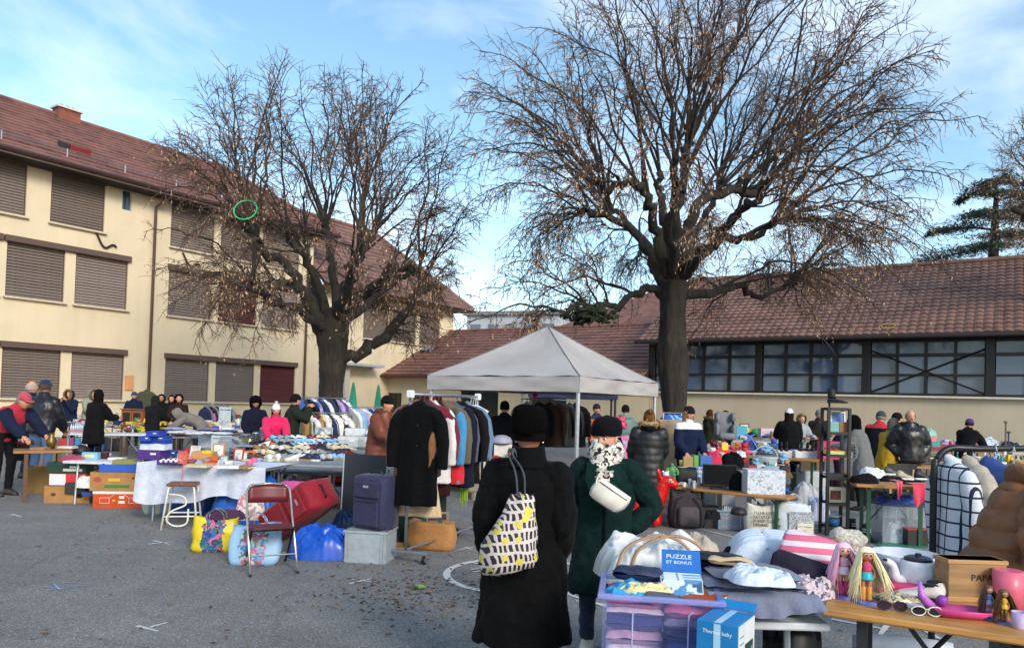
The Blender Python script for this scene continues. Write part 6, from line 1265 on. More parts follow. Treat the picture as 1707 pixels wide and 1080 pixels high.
for s in (-1, 1):
    MB().mat(cm_).tube([(s*.21, -.28, 0), (s*.21, .10, .5), (s*.205, .265, .76), (s*.17, .285, .82)], .0115, 8).build('leg', ch, True); MB().mat(M('#3a3634', .3, 'plain', .8)).tube([(s*.19, .30, 0), (s*.19, -.10, .43)], .0115, 8).build('leg', ch, True)
    for y in (-.28, .30): MB().mat(BLACK).ball((s*(.21 if y < 0 else .19), y, .012), .015, 8, 6).build('rubber_foot', ch)
MB().mat(cm_).tube([(-.21, -.15, .17), (.21, -.15, .17)], .008, 6).build('crossbar', ch); MB().mat(cm_).tube([(-.17, .285, .82), (0, .30, .835), (.17, .285, .82)], .0115, 8).build('top_rail', ch, True); MB().mat(cm_).tube([(-.19, .2, .11), (.19, .2, .11)], .008, 6).build('crossbar', ch)
# suitcases
def suitcase(label, col, W, Hh, Dp, pos, rot, tilt=(0, 0), m=None):
    r = thing('suitcase', label, 'suitcase', pos, 0); r.rotation_euler = (R(tilt[0]), R(tilt[1]), R(rot)); m = m or M(col, .6, 'cloth')
    mb = MB().mat(m); rg = []
    for y, ins in ((-.5, .035), (-.44, .0), (-.1, -.004), (.1, -.004), (.44, 0), (.5, .035)):
        x, z = W/2-ins, Hh/2-ins; c = .05; rg.append([V((sx*(x-c*(1-math.cos(t)) if 1 else 0), y*Dp, Hh/2+sz*(z-c*(1-math.sin(t))))) for sx, sz, ts in ((1, 1, (0, .5, 1)), (-1, 1, (1, .5, 0)), (-1, -1, (0, .5, 1)), (1, -1, (1, .5, 0))) for t in (q*math.pi/2 for q in ts)])
    me = mb.loft(rg).mesh('shell', True); obj('shell', me, r); dkm = M('#1a1a20', .5)
    for y in (-.28, .28): MB().mat(dkm).tube([(sx*W*.503*.98, y*Dp, Hh*(.03+.94*t)) for sx, t in ((-1, .06), (-1, .94))], .006, 4).build('zip', r)
    mb = MB().mat(m); mb.box((0, -Dp*.5-.012, Hh*.30), (W*.82, .03, Hh*.46), bev=.014); mb.build('front_pocket', r); mb = MB().mat(m); mb.box((0, -Dp*.5-.010, Hh*.74), (W*.84, .026, Hh*.30), bev=.014); mb.build('front_pocket', r)
    MB().mat(dkm).tube([(-.08, 0, Hh), (-.07, 0, Hh+.03), (.07, 0, Hh+.03), (.08, 0, Hh)], .011, 6).build('handle', r); MB().mat(dkm).tube([(-W*.36, -Dp*.5-.028, Hh*.52), (W*.36, -Dp*.5-.028, Hh*.52)], .005, 4).build('zip', r); bx('badge', (0, -Dp*.5-.026, Hh*.8), (.07, .006, .025), M('#b8bac0', .3, 'plain', .6), r, .002)
    for sx in (-1, 1): MB().mat(dkm).lathe([(.025, -.03), (.028, 0), (.025, .02)], 10, (sx*W*.38, Dp*.2, 0)).build('wheel', r)
    return r
p = G(440, 905, 0); suitcase('red fabric suitcase tipped over on the blue sack', '#8e1226', .34, .84, .44, (p.x+.08, p.y+.16, .15), -24, (6, 56))
p = G(478, 880, 0); suitcase('bright pink suitcase standing behind the burgundy chair', '#d8559c', .36, .52, .22, (p.x-.02, p.y+.35, .02), -12)
# grey euro crate with blue suitcase on top, dark panel behind
p = (G(578, 938, 0)+G(648, 940, 0))/2; cr = thing('plastic_crate', 'grey plastic euro crate beneath the blue suitcase', 'crate', (p.x-.01, p.y+.19, 0), R(-8)); gm_ = M('#9aa3aa', .5); Wc, Hc, Dc = .42, .32, .36
for n_, c, d in (('front_wall', (0, -Dc/2, Hc/2), (Wc, .012, Hc)), ('back_wall', (0, Dc/2, Hc/2), (Wc, .012, Hc)), ('side_wall', (-Wc/2, 0, Hc/2), (.012, Dc, Hc)), ('side_wall', (Wc/2, 0, Hc/2), (.012, Dc, Hc)), ('base', (0, 0, .01), (Wc-.02, Dc-.02, .012))): bx(n_, c, d, gm_, cr)
for x in (-Wc/2+.012, Wc/2-.012):
    for s in (0, 1): bx('rib', (x-(.03 if x > 0 else -.03)*s, -Dc/2-.010, Hc/2), (.010, .012, Hc*.96), gm_, cr)
bx('rim', (0, 0, Hc-.012), (Wc+.035, Dc+.035, .024), gm_, cr, .004); bx('base_rim', (0, 0, .018), (Wc+.015, Dc+.015, .02), gm_, cr, .004)
suitcase('navy blue suitcase standing on the grey plastic crate', '#2c2c4c', .40, .54, .28, (p.x+.03, p.y+.19, .325), -32)
pp = thing('display_panel', 'dark grey display panel with pale edges leaning behind the blue suitcase', 'panel', (at(612, 700, 8.6).x, 8.5, 0), R(-5)); pp.rotation_euler.x = R(-5)
bx('board', (0, 0, .5), (.50, .02, 1.0), M('#1e232c', .55), pp)
for x in (-.255, .255): bx('edge_strip', (x, 0, .5), (.014, .03, 1.0), M('#a8b0b8', .5), pp)
# --- shoe table
table('trestle table crowded with pairs of shoes', (405, 771), (652, 779), .74, .8, 'metal', 'trestle table', 'trestle_table'); pl = 'on the crowded shoe table'
sc_ = ['white', 'white', 'black', 'cream', 'dark red', 'grey', 'tan', 'white', 'navy', 'light blue', 'brown', 'cream', 'silver']
rr = random.Random(12)
for row, (v, u0, u1, n_, s) in enumerate(((768, 418, 562, 7, 29), (760, 416, 590, 8, 28), (752, 424, 585, 8, 27), (745, 435, 585, 8, 26))):
    for i in range(n_):
        u = u0+(u1-u0)*(i+.5)/n_+rr.uniform(-2, 2); c = rr.choice(sc_); ro = rr.uniform(-50, 50) if rr.random() < .6 else rr.uniform(130, 230); zt = .74 if row == 0 else .745
        for d_ in (-5, 5): item('shoe', c, u+d_*1.3, v+rr.uniform(-1, 1), s, s*.42, c, pl, z=zt, rot=ro+rr.uniform(-8, 8), m2=rr.choice(['white', 'white', 'black', 'tan', 'cream']), dep=.12)
table('second trestle table of trainers behind the shoe table', (452, 751), (628, 756), .76, .7, 'metal', 'trestle table', 'trestle_table'); pl = 'on the second shoe table'
for row, (v, n_, s) in enumerate(((748, 7, 26), (741, 7, 25), (735, 7, 24))):
    for i in range(n_):
        u = 458+(566-458)*(i+.5)/n_+rr.uniform(-2, 2); c = rr.choice(sc_+['orange', 'light blue']); ro = rr.uniform(-60, 60)
        for d_ in (-4.5, 4.5): item('shoe', c, u+d_*1.3, v, s, s*.45, c, pl, z=.76+row*.04, rot=ro+rr.uniform(-8, 8), m2=rr.choice(['white', 'black', 'tan', 'grey']), dep=.12)
for u, c, l, n_ in ((580, '#b4b9bd', '#c9cdd0', 'pale grey shoe box'), (606, '#9aa2a6', '#b0b7ba', 'grey green shoe box')): item('shoe_box', n_, u, 745, 34, 17, c, pl, z=.78, dep=.3, m2=l, short=n_)
item('box', 'white', 592, 726, 34, 12, '#c9ccd0', pl, z=.96, short='white printed carton'); item('shoe', 'white', 620, 727, 24, 10, 'white', pl, z=.97, m2='blue', short='white trainer on the boxes'); item('clothes_heap', 'brown', 636, 748, 26, 16, '#4a3a2c', pl, z=.80, short='brown striped bag', name='handbag'); item('shoe', 'black', 582, 718, 20, 10, 'black', pl, z=1.03, short='black boot on the boxes')
pl = 'at the right end of the shoe table'
for i in range(8): item('folded_garment', 'folded blue jeans', 588+(i % 4)*17, 774-(i//4)*6, 26, 6, ['#6f8cb4', '#4f6a94', '#8aa3c4', '#2c3a58'][(i*3) % 4], pl, z=.74+.03*(i % 2), short=['faded blue jeans', 'mid blue jeans', 'pale blue jeans', 'dark blue jeans'][(i*3) % 4], name='folded_jeans', dep=.3, rot=rr.uniform(-20, 20))
# low shelf with red crate under
p0 = G(485, 806, .35); p1 = G(652, 812, .35); Tb = thing('low_shelf', 'low black shelf under the shoe table', 'shelf', tuple(((p0+p1)/2).to_2d().to_3d()), R(0)); L_ = (p1-p0).length
bx('shelf_board', (0, .3, .34), (L_, .5, .03), BLACK, Tb)
for x in (-L_/2+.05, 0, L_/2-.05): bx('leg', (x, .08, .16), (.03, .03, .32), BLACK, Tb); bx('leg', (x, .5, .16), (.03, .03, .32), BLACK, Tb)
pl = 'on the low black shelf'; item('box', 'bright red', 572, 804, 40, 32, '#c8301c', pl, z=.36, short='bright red crate', name='crate', dep=.3); item('box', 'white printed', 508, 800, 26, 16, '#c4bcb8', pl, z=.36, short='white printed carton'); item('folded_garment', 'pale blue', 534, 802, 22, 14, '#8fa8cc', pl, z=.36, short='pale blue cloth'); item('box', 'white', 600, 804, 16, 14, 'white', pl, z=.36)
# grey low table behind the chair seen through the frames
o = b_folded(1.25, .02, .7, M('#8a8d92', .8, 'cloth'), name='grey_cloth'); o.location = G(490, 795, .55)+V((0, .9, 0)); tag(o, 'grey cloth spread on the low table behind the cloth table', 'cloth')
table('low dark table covered with the grey cloth', (425, 795), (545, 800), .54, .75, 'metal', 'trestle table', 'trestle_table').location.y += .9
# --- back rows left centre
table('trestle table with piles of folded clothes by the bending shopper', (270, 727), (386, 730), .74, .75, 'metal', 'trestle table', 'trestle_table'); pl = 'on the folded clothes table'
for i, (u, v, c, n_) in enumerate(((290, 724, '#c9cad4', 'white'), (305, 722, '#b8bccb', 'pale grey'), (318, 726, '#d8d8de', 'white'), (300, 727, '#b8452c', 'rust red'), (334, 725, '#d4d8e2', 'white'), (350, 723, '#1b1d26', 'black'), (364, 726, '#d0d4dc', 'white'), (376, 722, '#3a4a70', 'blue'), (285, 718, '#8fa0c0', 'light blue'), (345, 719, '#7a6aa0', 'lilac'))):
    for j in range(2 if i % 2 else 3): item('folded_garment', n_, u+j, v, 27, 5, c, pl, z=.74+j*.05, short=n_+' folded garment', dep=.34, rot=rr.uniform(-14, 14))
table('narrow trestle table of kitchen pots beside the child in pink', (384, 741), (520, 745), .74, .7, 'metal', 'trestle table', 'trestle_table'); pl = 'on the kitchen pot table'
for u, v, w, h, k_, c in ((408, 738, 18, 18, 'saucepan', 'silver'), (425, 737, 12, 20, 'saucepan', 'silver'), (436, 734, 10, 26, 'saucepan', 'silver'), (418, 729, 12, 22, 'bottle', 'silver'), (447, 740, 10, 8, 'mug', 'white'), (398, 741, 12, 8, 'bowl', 'grey'), (456, 741, 9, 8, 'mug', 'cream')): item(k_, c, u, v, w, h, c, pl)
fill(pl, .74, (392, 516, 731, 742), 34, ['mug', 'bowl', 'plate', 'saucepan', 'jar', 'box', 'vase', 'book'], ['white', 'silver', 'grey', 'cream', 'blue', 'black', 'light blue', 'olive'], (8, 13), 8)
table('far white table with a pale high chair near the blinds', (325, 703), (412, 705), .74, .7, 'white'); pl = 'on the far white table near the blinds'
fill(pl, .74, (328, 412, 696, 703), 24, ['box', 'bowl', 'vase', 'soft_toy', 'clothes_heap', 'plate', 'mug'], ['white', 'light blue', 'teal', 'orange', 'red', 'grey', 'white', 'cream'], (6, 11), 9)
table('middle white table heaped with household goods', (345, 716), (420, 718), .74, .7, 'white'); pl = 'on the middle white table of household goods'
fill(pl, .74, (346, 420, 705, 716), 34, ['box', 'bowl', 'vase', 'plate', 'clothes_heap', 'mug', 'book', 'saucepan', 'tray'], ['white', 'white', 'grey', 'light blue', 'black', 'cream', 'blue', 'silver', 'tan'], (8, 13), 10)
def chair_white(label, u, v, h_, ang, col='#b7c4cc', Y=None):
    p = at(u, 700, Y); r = thing('garden_chair', label, 'chair', (p.x, p.y, 0), R(ang)); m = M(col, .45)
    bx('seat', (0, 0, .43), (.42, .42, .03), m, r, .01); 
    bx('backrest', (0, .2, .80), (.40, .02, .26), m, r, .01)
    for x in (-.19, .19): bx('upright', (x, .2, .72), (.03, .03, .5), m, r)
    bx('top_rail', (0, .2, .98), (.42, .025, .06), m, r, .01)
    for x in (-.19, .19):
        for y in (-.18, .19): bx('leg', (x, y, .21), (.035, .035, .42), m, r)
    return r
chair_white('pale grey plastic chair at the far table below the blinds', 373, 690, 40, 10, Y=21.5).scale = (.8, .8, 1.25)
for i, (u, Y, a, c, lb) in enumerate(((356, 14.9, 160, '#c4ced6', 'white folding chair before the folded clothes stall'), (374, 14.4, 190, '#b2bcc4', 'grey folding chair left of the pot stall'), (392, 14.2, 170, '#8f9aa2', 'dark grey folding chair beside the pot stall'))): chair_white(lb, u, 0, 0, a, c, Y).scale = (.9, .9, .84)
item('picture_frame', 'grey', 536, 738, 30, 26, '#9aa4aa', 'standing behind the trainers', z=.80, short='pale grey laundry basket', name='laundry_basket')
# clothes rails, left
kc = ['navy', 'blue', 'light blue', 'white', 'grey', 'black', 'tan', 'olive', 'dark red', 'beige', 'lilac']
ra, rb = at(340, 690, 22.6), at(384, 690, 23.4); rail_simple('clothes rail of small garments below the blinds at the wall', (ra.x, ra.y, 0), (rb.x, rb.y, 0), 1.28); hang_row('on the rail below the blinds', (ra.x, ra.y, 0), (rb.x, rb.y, 0), 1.28, 14, ['black', 'dark grey', 'pink', 'white', 'grey', 'navy', 'tan'], (.4, .6), seed=21)
ra, rb = at(500, 690, 17.0), at(577, 690, 18.0); rail_simple('upper clothes rail left of the smaller linden trunk', (ra.x, ra.y, 0), (rb.x, rb.y, 0), 1.62); hang_row('on the upper rail by the smaller linden', (ra.x, ra.y, 0), (rb.x, rb.y, 0), 1.62, 17, ['navy', 'blue', 'navy', 'purple', 'white', 'black', 'lilac'], (.35, .5), seed=22)
ra, rb = at(505, 690, 15.6), at(578, 690, 16.4); rail_simple('lower clothes rail before the smaller linden trunk', (ra.x, ra.y, 0), (rb.x, rb.y, 0), 1.30); hang_row('on the lower rail by the smaller linden', (ra.x, ra.y, 0), (rb.x, rb.y, 0), 1.30, 22, ['white', 'navy', 'grey', 'black', 'tan', 'dark red', 'white', 'olive', 'cream'], (.6, .85), seed=23)
ra, rb = at(582, 690, 17.4), at(640, 690, 18.6); rail_simple('clothes rail right of the smaller linden trunk', (ra.x, ra.y, 0), (rb.x, rb.y, 0), 1.42); hang_row('on the rail right of the smaller linden', (ra.x, ra.y, 0), (rb.x, rb.y, 0), 1.42, 18, ['light blue', 'white', 'lilac', 'navy', 'white', 'beige', 'grey'], (.55, .75), seed=24)
def parasol(label, u, Y):
    p = at(u, 700, Y); r = thing('closed_parasol', label, 'parasol', (p.x, p.y, 0)); m = M('#3fae8e', .7, 'cloth'); MB().mat(M('#8a8d90', .4)).tube([(0, 0, 0), (0, 0, 2.1)], .02, 6).build('pole', r)
    MB().mat(m).loft([[V((rx*(1+.25*math.cos(5*a))*math.cos(a), rx*(1+.25*math.cos(5*a))*math.sin(a), z)) for a in (2*math.pi*q/20 for q in range(20))] for z, rx in ((.75, .16), (1.0, .15), (1.5, .11), (2.0, .05), (2.15, .02))]).build('canopy', r, True); bx('base', (0, 0, .04), (.4, .4, .08), M('#6a6a6a', .8), r, .01)
parasol('closed turquoise parasol nearer the smaller linden trunk', 587, 24.5); parasol('closed turquoise parasol left of the rust brown puffer', 629, 28)
pl = 'on the table behind the rust brown puffer'; table('side table of books right of the linden', (560, 716), (632, 718), .74, .7, 'wood', 'table', 'wooden_table'); fill(pl, .74, (562, 630, 707, 716), 20, ['book', 'box', 'bowl', 'shoe', 'clothes_heap'], ['black', 'brown', 'tan', 'white', 'navy', 'grey', 'cream'], (8, 12), 31)
# ================================================================== CENTRE: tent, main rail
tn = V((1.02, 11.2, 0)); e1 = V((-.829, .559, 0)); e2 = V((.559, .829, 0)); s3 = 3.0
corners = [tn, tn+e1*s3, tn+e1*s3+e2*s3, tn+e2*s3]; TN = thing('canopy_tent', 'grey pop-up canopy tent with pointed roof over the stall', 'tent', tuple(tn)); tm_ = M('#aca7a5', .75, 'plain', 0, None, 1.5); cc = (corners[0]+corners[2])/2
def tent(T, corners, zt, zp, zv, m, legm, o):
    cc = sum(corners, V())/4
    mb = MB().mat(m)
    for i in range(4):
        a, b_ = corners[i], corners[(i+1) % 4]
        def f(u, v, a=a, b_=b_):
            p = a.lerp(b_, u); q = p.lerp(cc, v); z = zt+(zp-zt)*(v**1.22*.35+v*.65); sag = .06*math.sin(math.pi*u)*(1-v)*0-.05*math.sin(math.pi*min(1, v*1.1))*(1-abs(2*u-1)**2)
            z += sag+.014*noise.noise(V((u*6, v*5, i)))+.007*math.sin(u*26+v*5)*(1-v)**3; return q-o+V((0, 0, z))
        mb.grid(f, 16, 12)
    mb.build('roof_sheet', T, True)
    for i in range(4):
        a, b_ = corners[i], corners[(i+1) % 4]; n_ = (b_-a).normalized().cross(V((0, 0, 1)))
        mb = MB().mat(m); mb.grid(lambda u, v: a.lerp(b_, u)-o+V((0, 0, zt-(zt-zv)*v-.015*math.sin(math.pi*u)*(1-v)))+n_*(.004+.02*v*math.sin(u*9+i)*math.sin(math.pi*u)+.012*math.sin(v*6.3)*math.sin(u*17)), 30, 5); mb.build('valance', T, True)
    for c in corners:
        q = c+(cc-c).normalized()*.07-o; bx('leg', (q.x, q.y, zt/2-.02), (.045, .045, zt-.05), legm, T, .006, R(34)); bx('foot', (q.x, q.y, .01), (.12, .12, .02), legm, T)
        e = c+(cc-c).normalized()*.05-o
    for i in range(4):
        a, b_ = (c+(cc-c)*.03-o for c in (corners[i], corners[(i+1) % 4])); mid = (a+b_)/2
        for s in ((a, mid), (mid, b_)): MB().mat(legm).tube([s[0]+V((0, 0, zt-.06)), s[1]+V((0, 0, zv+.02))], .012, 4).tube([s[0]+V((0, 0, zv-.0)), s[1]+V((0, 0, zt-.06))], .012, 4).build('truss_bar', T)
    for c in corners: MB().mat(M('#6e6d70', .7, 'cloth')).tube([(c.lerp(cc, t))-o+V((0, 0, zt+(zp-zt)*(t**1.22*.35+t*.65)+.006)) for t in (0, .2, .4, .6, .8, 1)], .010, 4).build('seam', T)
tent(TN, corners, 2.07, 3.02, 1.83, tm_, M('#c3c8ce', .35, 'plain', .5), tn)
TB = thing('canopy_tent', 'small navy canopy tent behind the grey tent', 'tent', tuple(at(880, 700, 17.8).to_2d().to_3d())); o = TB.location.copy(); c2 = [o, o+V((2.1, -.2, 0)), o+V((2.3, 2.0, 0)), o+V((.2, 2.2, 0))]
tent(TB, c2, 1.95, 2.25, 1.78, M('#222c48', .7, 'cloth'), M('#2a2a2e', .4), o)
# --- main clothes rail
A_, B_ = V((-1.03, 7.58, 0)), V((-.41, 9.05, 0)); dr = (B_-A_).normalized(); ang = math.atan2(dr.y, dr.x); L_ = (B_-A_).length; RZ = 1.70
MRL = thing('clothes_rail', 'chromed clothes rail on castors hung with winter coats', 'clothes rail', tuple((A_+B_)/2), ang)
for y in (-.0, ): MB().mat(STEEL).tube([(-L_/2-.03, y, RZ), (L_/2+.03, y, RZ)], .016, 8).build('rail', MRL, True)
for s in (-1, 1):
    x = s*L_/2; MB().mat(STEEL).tube([(x, 0, .10), (x, 0, RZ)], .016, 8).build('upright', MRL, True); bx('corner_bracket', (x, 0, RZ), (.07, .06, .08), M('#e2e4e6', .5), MRL, .01)
    MB().mat(STEEL if s < 0 else M('#8a7a6a', .5, 'wood')).box((x, 0, .105), (.045, .50, .03), bev=.006).build('foot_bar', MRL)
    for y in (-.22, .22):
        w = thing_part('castor', MRL); q = MB().mat(BLACK); q.T = MX.Translation((x, y, .042)) @ MX.Rotation(R(90), 4, 'X'); q.lathe([(.02, -.014), (.042, -.012), (.042, .012), (.02, .014)], 14).build('tyre', w); q = MB().mat(STEEL); q.T = MX.Translation((x, y, .042)) @ MX.Rotation(R(90), 4, 'X'); q.lathe([(.024, -.017), (.024, .017)], 10).build('rim', w); MB().mat(STEEL).box((x+.01, y, .075), (.03, .045, .04)).build('fork', w)
MB().mat(STEEL).tube([(-L_/2, .0, .125), (L_/2, .0, .125)], .012, 6).build('base_bar', MRL)
def on_rail(t, off=0): p = A_.lerp(B_, t); return (p.x, p.y, RZ-.045)
ga = ang+R(90)+R(180)
rc = 'coats on the chromed clothes rail'
HR = '#c8281c'
for t, lb, col, L1, W1, kd, c2, ro in ((-.035, 'long black wool coat hanging at the front end of the chromed rail', '#050507', 1.02, .44, 'coat', None, 3), (.05, 'tan brown wool coat right behind the black coat', '#7a5236', .80, .46, 'coat', None, -4), (.11, 'long cream skirted coat reaching nearly to the duffel bag', '#c9ae8c', 1.16, .46, 'dress', None, 2), (.18, 'plum grey down jacket with puffed sleeves on the rail', '#3a2c35', .74, .56, 'jacket', None, -14), (.25, 'burgundy jacket on a red hanger', '#6a1626', .62, .44, 'jacket', None, 7), (.31, 'white fleece between burgundy and black jackets on the rail', '#d4d0d0', .84, .44, 'jacket', None, -3), (.37, 'dark red and black coat in the rail middle', '#301418', .98, .42, 'coat', None, -9), (.44, 'olive khaki parka on the chromed rail', '#5e5640', .86, .50, 'jacket', None, 5),
        (.51, 'ski jacket with red and light blue panels', '#57503c', .86, .60, 'jacket', [('#c9202c', lambda c: c.z < -.40 and c.x > -.2), ('#3f86b4', lambda c: c.x > .31)], -14), (.58, 'grey blue anorak behind the ski jacket', '#4a4f60', .70, .44, 'jacket', None, 8), (.65, 'dark navy down coat near the far end of the rail', '#15182a', .92, .58, 'jacket', None, -12), (.73, 'black coat with shaggy hem near the rail end', '#131113', 1.0, .50, 'coat', [('#8c8478', lambda c: c.z < -.95)], 2), (.81, 'pale denim jacket at the far end of the rail', '#5f7894', .66, .46, 'jacket', None, 3)):
    q_ = on_rail(t); garment(lb, col, (q_[0]+(.12 if t < 0 else 0), q_[1], q_[2]), ga+R(ro*2.4), L1, W1, kd, rc, col2=c2, near=True, hang=HR if .1 < t < .6 else '#22222a', th=.095 if kd == 'jacket' else .06)
for i, (t, c, lb) in enumerate(((.88, '#cfc6ba', 'cream trousers'), (.92, '#b9a89a', 'beige patterned trousers'), (.96, '#1a181a', 'black trousers'), (.99, '#d6d0c6', 'ivory trousers'))): garment(lb+' at the far end of the chromed rail', c, on_rail(t), ga+R(i*3-4), 1.06, .36, 'trousers', rc, th=.04, hang='#d8d8da')
lm = M('#8fae2c', .6, 'cloth'); q = MB().mat(lm); p = V(on_rail(.66))
for i in range(6): q.tube([V((.05+i*.018, -.02, -.80)), V((.05+i*.018+.01*math.sin(i), -.02, -1.16-.04*math.sin(i*2))) ], .006, 4)
tag(q.build('fringed_scarf', None, False, tuple(p+V((.02, -.05, 0)))), 'lime green fringed scarf ends hanging below the coats', 'scarf')
# under the rail
gbag('large camel duffel bag with green handles under the coat rail', 716, 918, .52, .30, .24, M('#a87845', .8, 'cloth'), -12, nz=.02, hm=M('#1c5a58', .6, 'cloth'), open_=.8, name='duffel_bag')
o = loose('box', 'dark green plastic bin', V((-1.42, 8.55, 0)), .42, .55, .4, '#143626', 'behind the blue suitcase', name='plastic_bin'); o = loose('box', 'dark green crate', V((-.98, 8.9, 0)), .45, .52, .36, '#123020', 'beneath the cream coat', name='crate')
o = loose('picture_frame', 'framed dark picture', V((-.82, 8.62, .02)), .26, .34, .05, '#8a7a70', 'leaning under the coat rail', name='picture_frame', m2='#2a2428'); o = loose('tray', 'flat wooden tray', V((-1.30, 8.2, .0)), .5, .05, .3, '#9a7850', 'on the ground under the coat rail')
# --- stall under the tent
table('folding table under the grey canopy tent', (815, 766), (900, 769), .74, .7, 'white'); pl = 'on the table under the grey tent'
item('box', 'white and red', 838, 764, 30, 24, '#c9c2ba', pl, short='white printed toy carton', name='toy_carton')
item('helmet', 'lilac grey', 836, 741, 36, 16, '#9a98ac', pl, z=.96, short='lilac grey domed lid'); item('box', 'tan', 855, 766, 18, 12, '#b89060', pl); item('clothes_heap', 'red', 828, 766, 18, 7, 'red', pl)
fill(pl, .74, (862, 900, 756, 767), 10, ['box', 'book', 'soft_toy', 'mug'], ['white', 'red', 'tan', 'blue', 'grey'], (9, 13), 41)
ra, rb = at(868, 690, 14.6), at(966, 690, 15.2); rail_simple('clothes rail of leather jackets under the grey tent', (ra.x, ra.y, 0), (rb.x, rb.y, 0), 1.72)
for t, c, lb, k_ in ((.1, '#8f86b8', 'lilac satin jacket', 'jacket'), (.3, '#15151a', 'black blazer', 'jacket'), (.48, '#3a2a24', 'dark brown suede coat', 'coat'), (.66, '#1d1c1e', 'black leather jacket with brown fur collar', 'jacket'), (.82, '#24201f', 'dark brown leather coat', 'coat'), (.93, '#111114', 'short black jacket', 'jacket')):
    p = V((ra.x, ra.y, 0)).lerp(V((rb.x, rb.y, 0)), t); g_ = garment(lb+' on the rail under the grey tent', c, (p.x, p.y, 1.68), R(8+20*math.sin(t*9)), .85, .5, k_, near=True, mat=M(c, .45, 'plain') if 'leather' in lb else None)
    if 'fur' in lb: MB().mat(M('#6a4028', .9, 'fur')).tube([(-.12, -.05, -.12), (-.06, -.08, -.2), (0, -.09, -.24), (.06, -.08, -.2), (.12, -.05, -.12)], .05, 8).build('fur_collar', g_, True)
loose('soft_toy', 'hot pink soft toy', (at(891, 700, 14.75).x, 14.75, 1.735), .10, .15, .1, '#cc2f6a', 'on top of the leather jacket rail')
ra, rb = at(1020, 700, 12.4), at(1064, 700, 13.6); rail_simple('low rail of pink children clothes beside the woman in green', (ra.x, ra.y, 0), (rb.x, rb.y, 0), 1.16); hang_row('on the low rail of children clothes', (ra.x, ra.y, 0), (rb.x, rb.y, 0), 1.16, 12, ['pink', 'white', 'pink', 'hot pink', 'lilac', 'cream', 'light blue'], (.4, .55), seed=25, W=.32)
item('soft_toy', 'hot pink', 1036, 715, 20, 20, '#d0486a', 'on the rail of children clothes', z=1.16, short='hot pink knitted hat', name='knitted_hat')
bxo = loose('box', 'tall tan carton', V((at(1116, 700, 13.2).x, 13.2, 0)), .42, 1.42, .3, '#a8906c', 'behind the black parka', name='carton'); ra, rb = at(1106, 690, 15.5), at(1136, 690, 15.9); rail_simple('short rail of bright blue hangers by the larger linden', (ra.x, ra.y, 0), (rb.x, rb.y, 0), 1.52); hang_row('on the short rail by the larger linden', (ra.x, ra.y, 0), (rb.x, rb.y, 0), 1.52, 7, ['light blue', 'blue', 'beige', 'teal'], (.3, .5), seed=26, W=.34)
# ================================================================== RIGHT: stalls
table('wooden beer table of books and toys behind the television', (1122, 782), (1322, 793), .72, .6, 'beer', 'beer table', 'beer_table'); pl = 'on the beer table behind the television'
item('box', 'kraft brown', 1147, 778, 16, 17, '#a08258', pl, dep=.06, short='kraft brown notebook'); item('box', 'green', 1160, 778, 8, 19, '#5a9a3a', pl, short='green striped book', dep=.2); item('box', 'blue', 1177, 778, 20, 19, '#2f62a8', pl, dep=.08, short='blue picture book'); item('mug', 'yellow', 1136, 776, 7, 9, '#c9d05a', pl); item('paper', 'cream', 1140, 781, 28, 2, 'cream', pl, short='cream paper sheets'); item('box', 'light blue', 1165, 781, 26, 2, 'light blue', pl, short='light blue folder')
item('clothes_heap', 'pink red', 1192, 776, 26, 22, '#d03358', pl, short='pink red scooter bag', name='rucksack'); item('clothes_heap', 'black', 1224, 778, 40, 24, '#101014', pl, short='black jacket heap', z=.72); item('clothes_heap', 'white', 1236, 762, 18, 12, '#c9ccd4', pl, z=.86); item('bag', 'red', 1243, 774, 8, 16, '#a3202e', pl, handles=False)
for u, c, n_ in ((1256, '#c2c6cc', 'white box'), (1283, '#d8d8d6', 'pale carton')): item('box', n_, u, 792, 24, 8, c, pl, short=n_)
item('box', 'red', 1254, 786, 12, 10, '#b3263a', pl); item('box', 'brown', 1309, 787, 14, 11, '#4a3a34', pl); item('basket', 'clear plastic', 1280, 776, 40, 14, '#a8b4b8', pl, short='pale plastic tub', name='tub'); item('book', 'light blue', 1292, 782, 36, 4, '#9ab4c4', pl); item('folded_garment', 'cream', 1278, 796, 42, 5, '#cfc6b4', pl, short='cream tablecloth pile', z=.72, dep=.3); item('toy_figure', 'white', 1301, 792, 8, 8, '#d0cabd', pl)
fill(pl, .72, (1256, 1316, 770, 783), 14, ['box', 'book', 'jar', 'bowl', 'toy_car', 'soft_toy'], ['teal', 'white', 'orange', 'grey', 'light blue', 'lime', 'navy'], (9, 13), 51)
table('low wooden bench displaying the television and patterned box', (1104, 809), (1312, 830), .52, .42, 'beer', 'bench', 'wooden_bench'); pl = 'on the low wooden bench'
tv = thing('television', 'black flat television standing on the low wooden bench', 'television', tuple(G(1203, 817, .52)+V((0, .12, 0))), R(-6)); Wt = 56*10.3/F; bx('bezel', (0, 0, .19), (Wt, .05, .31), M('#131316', .35), tv, .01); bx('screen', (0, -.0262, .20), (Wt*.93, .003, .26), M('#07080a', .12, 'flat'), tv); bx('stand', (0, 0, .012), (.24, .16, .024), BLACK, tv, .006); bx('neck', (0, .01, .035), (.07, .04, .03), BLACK, tv)
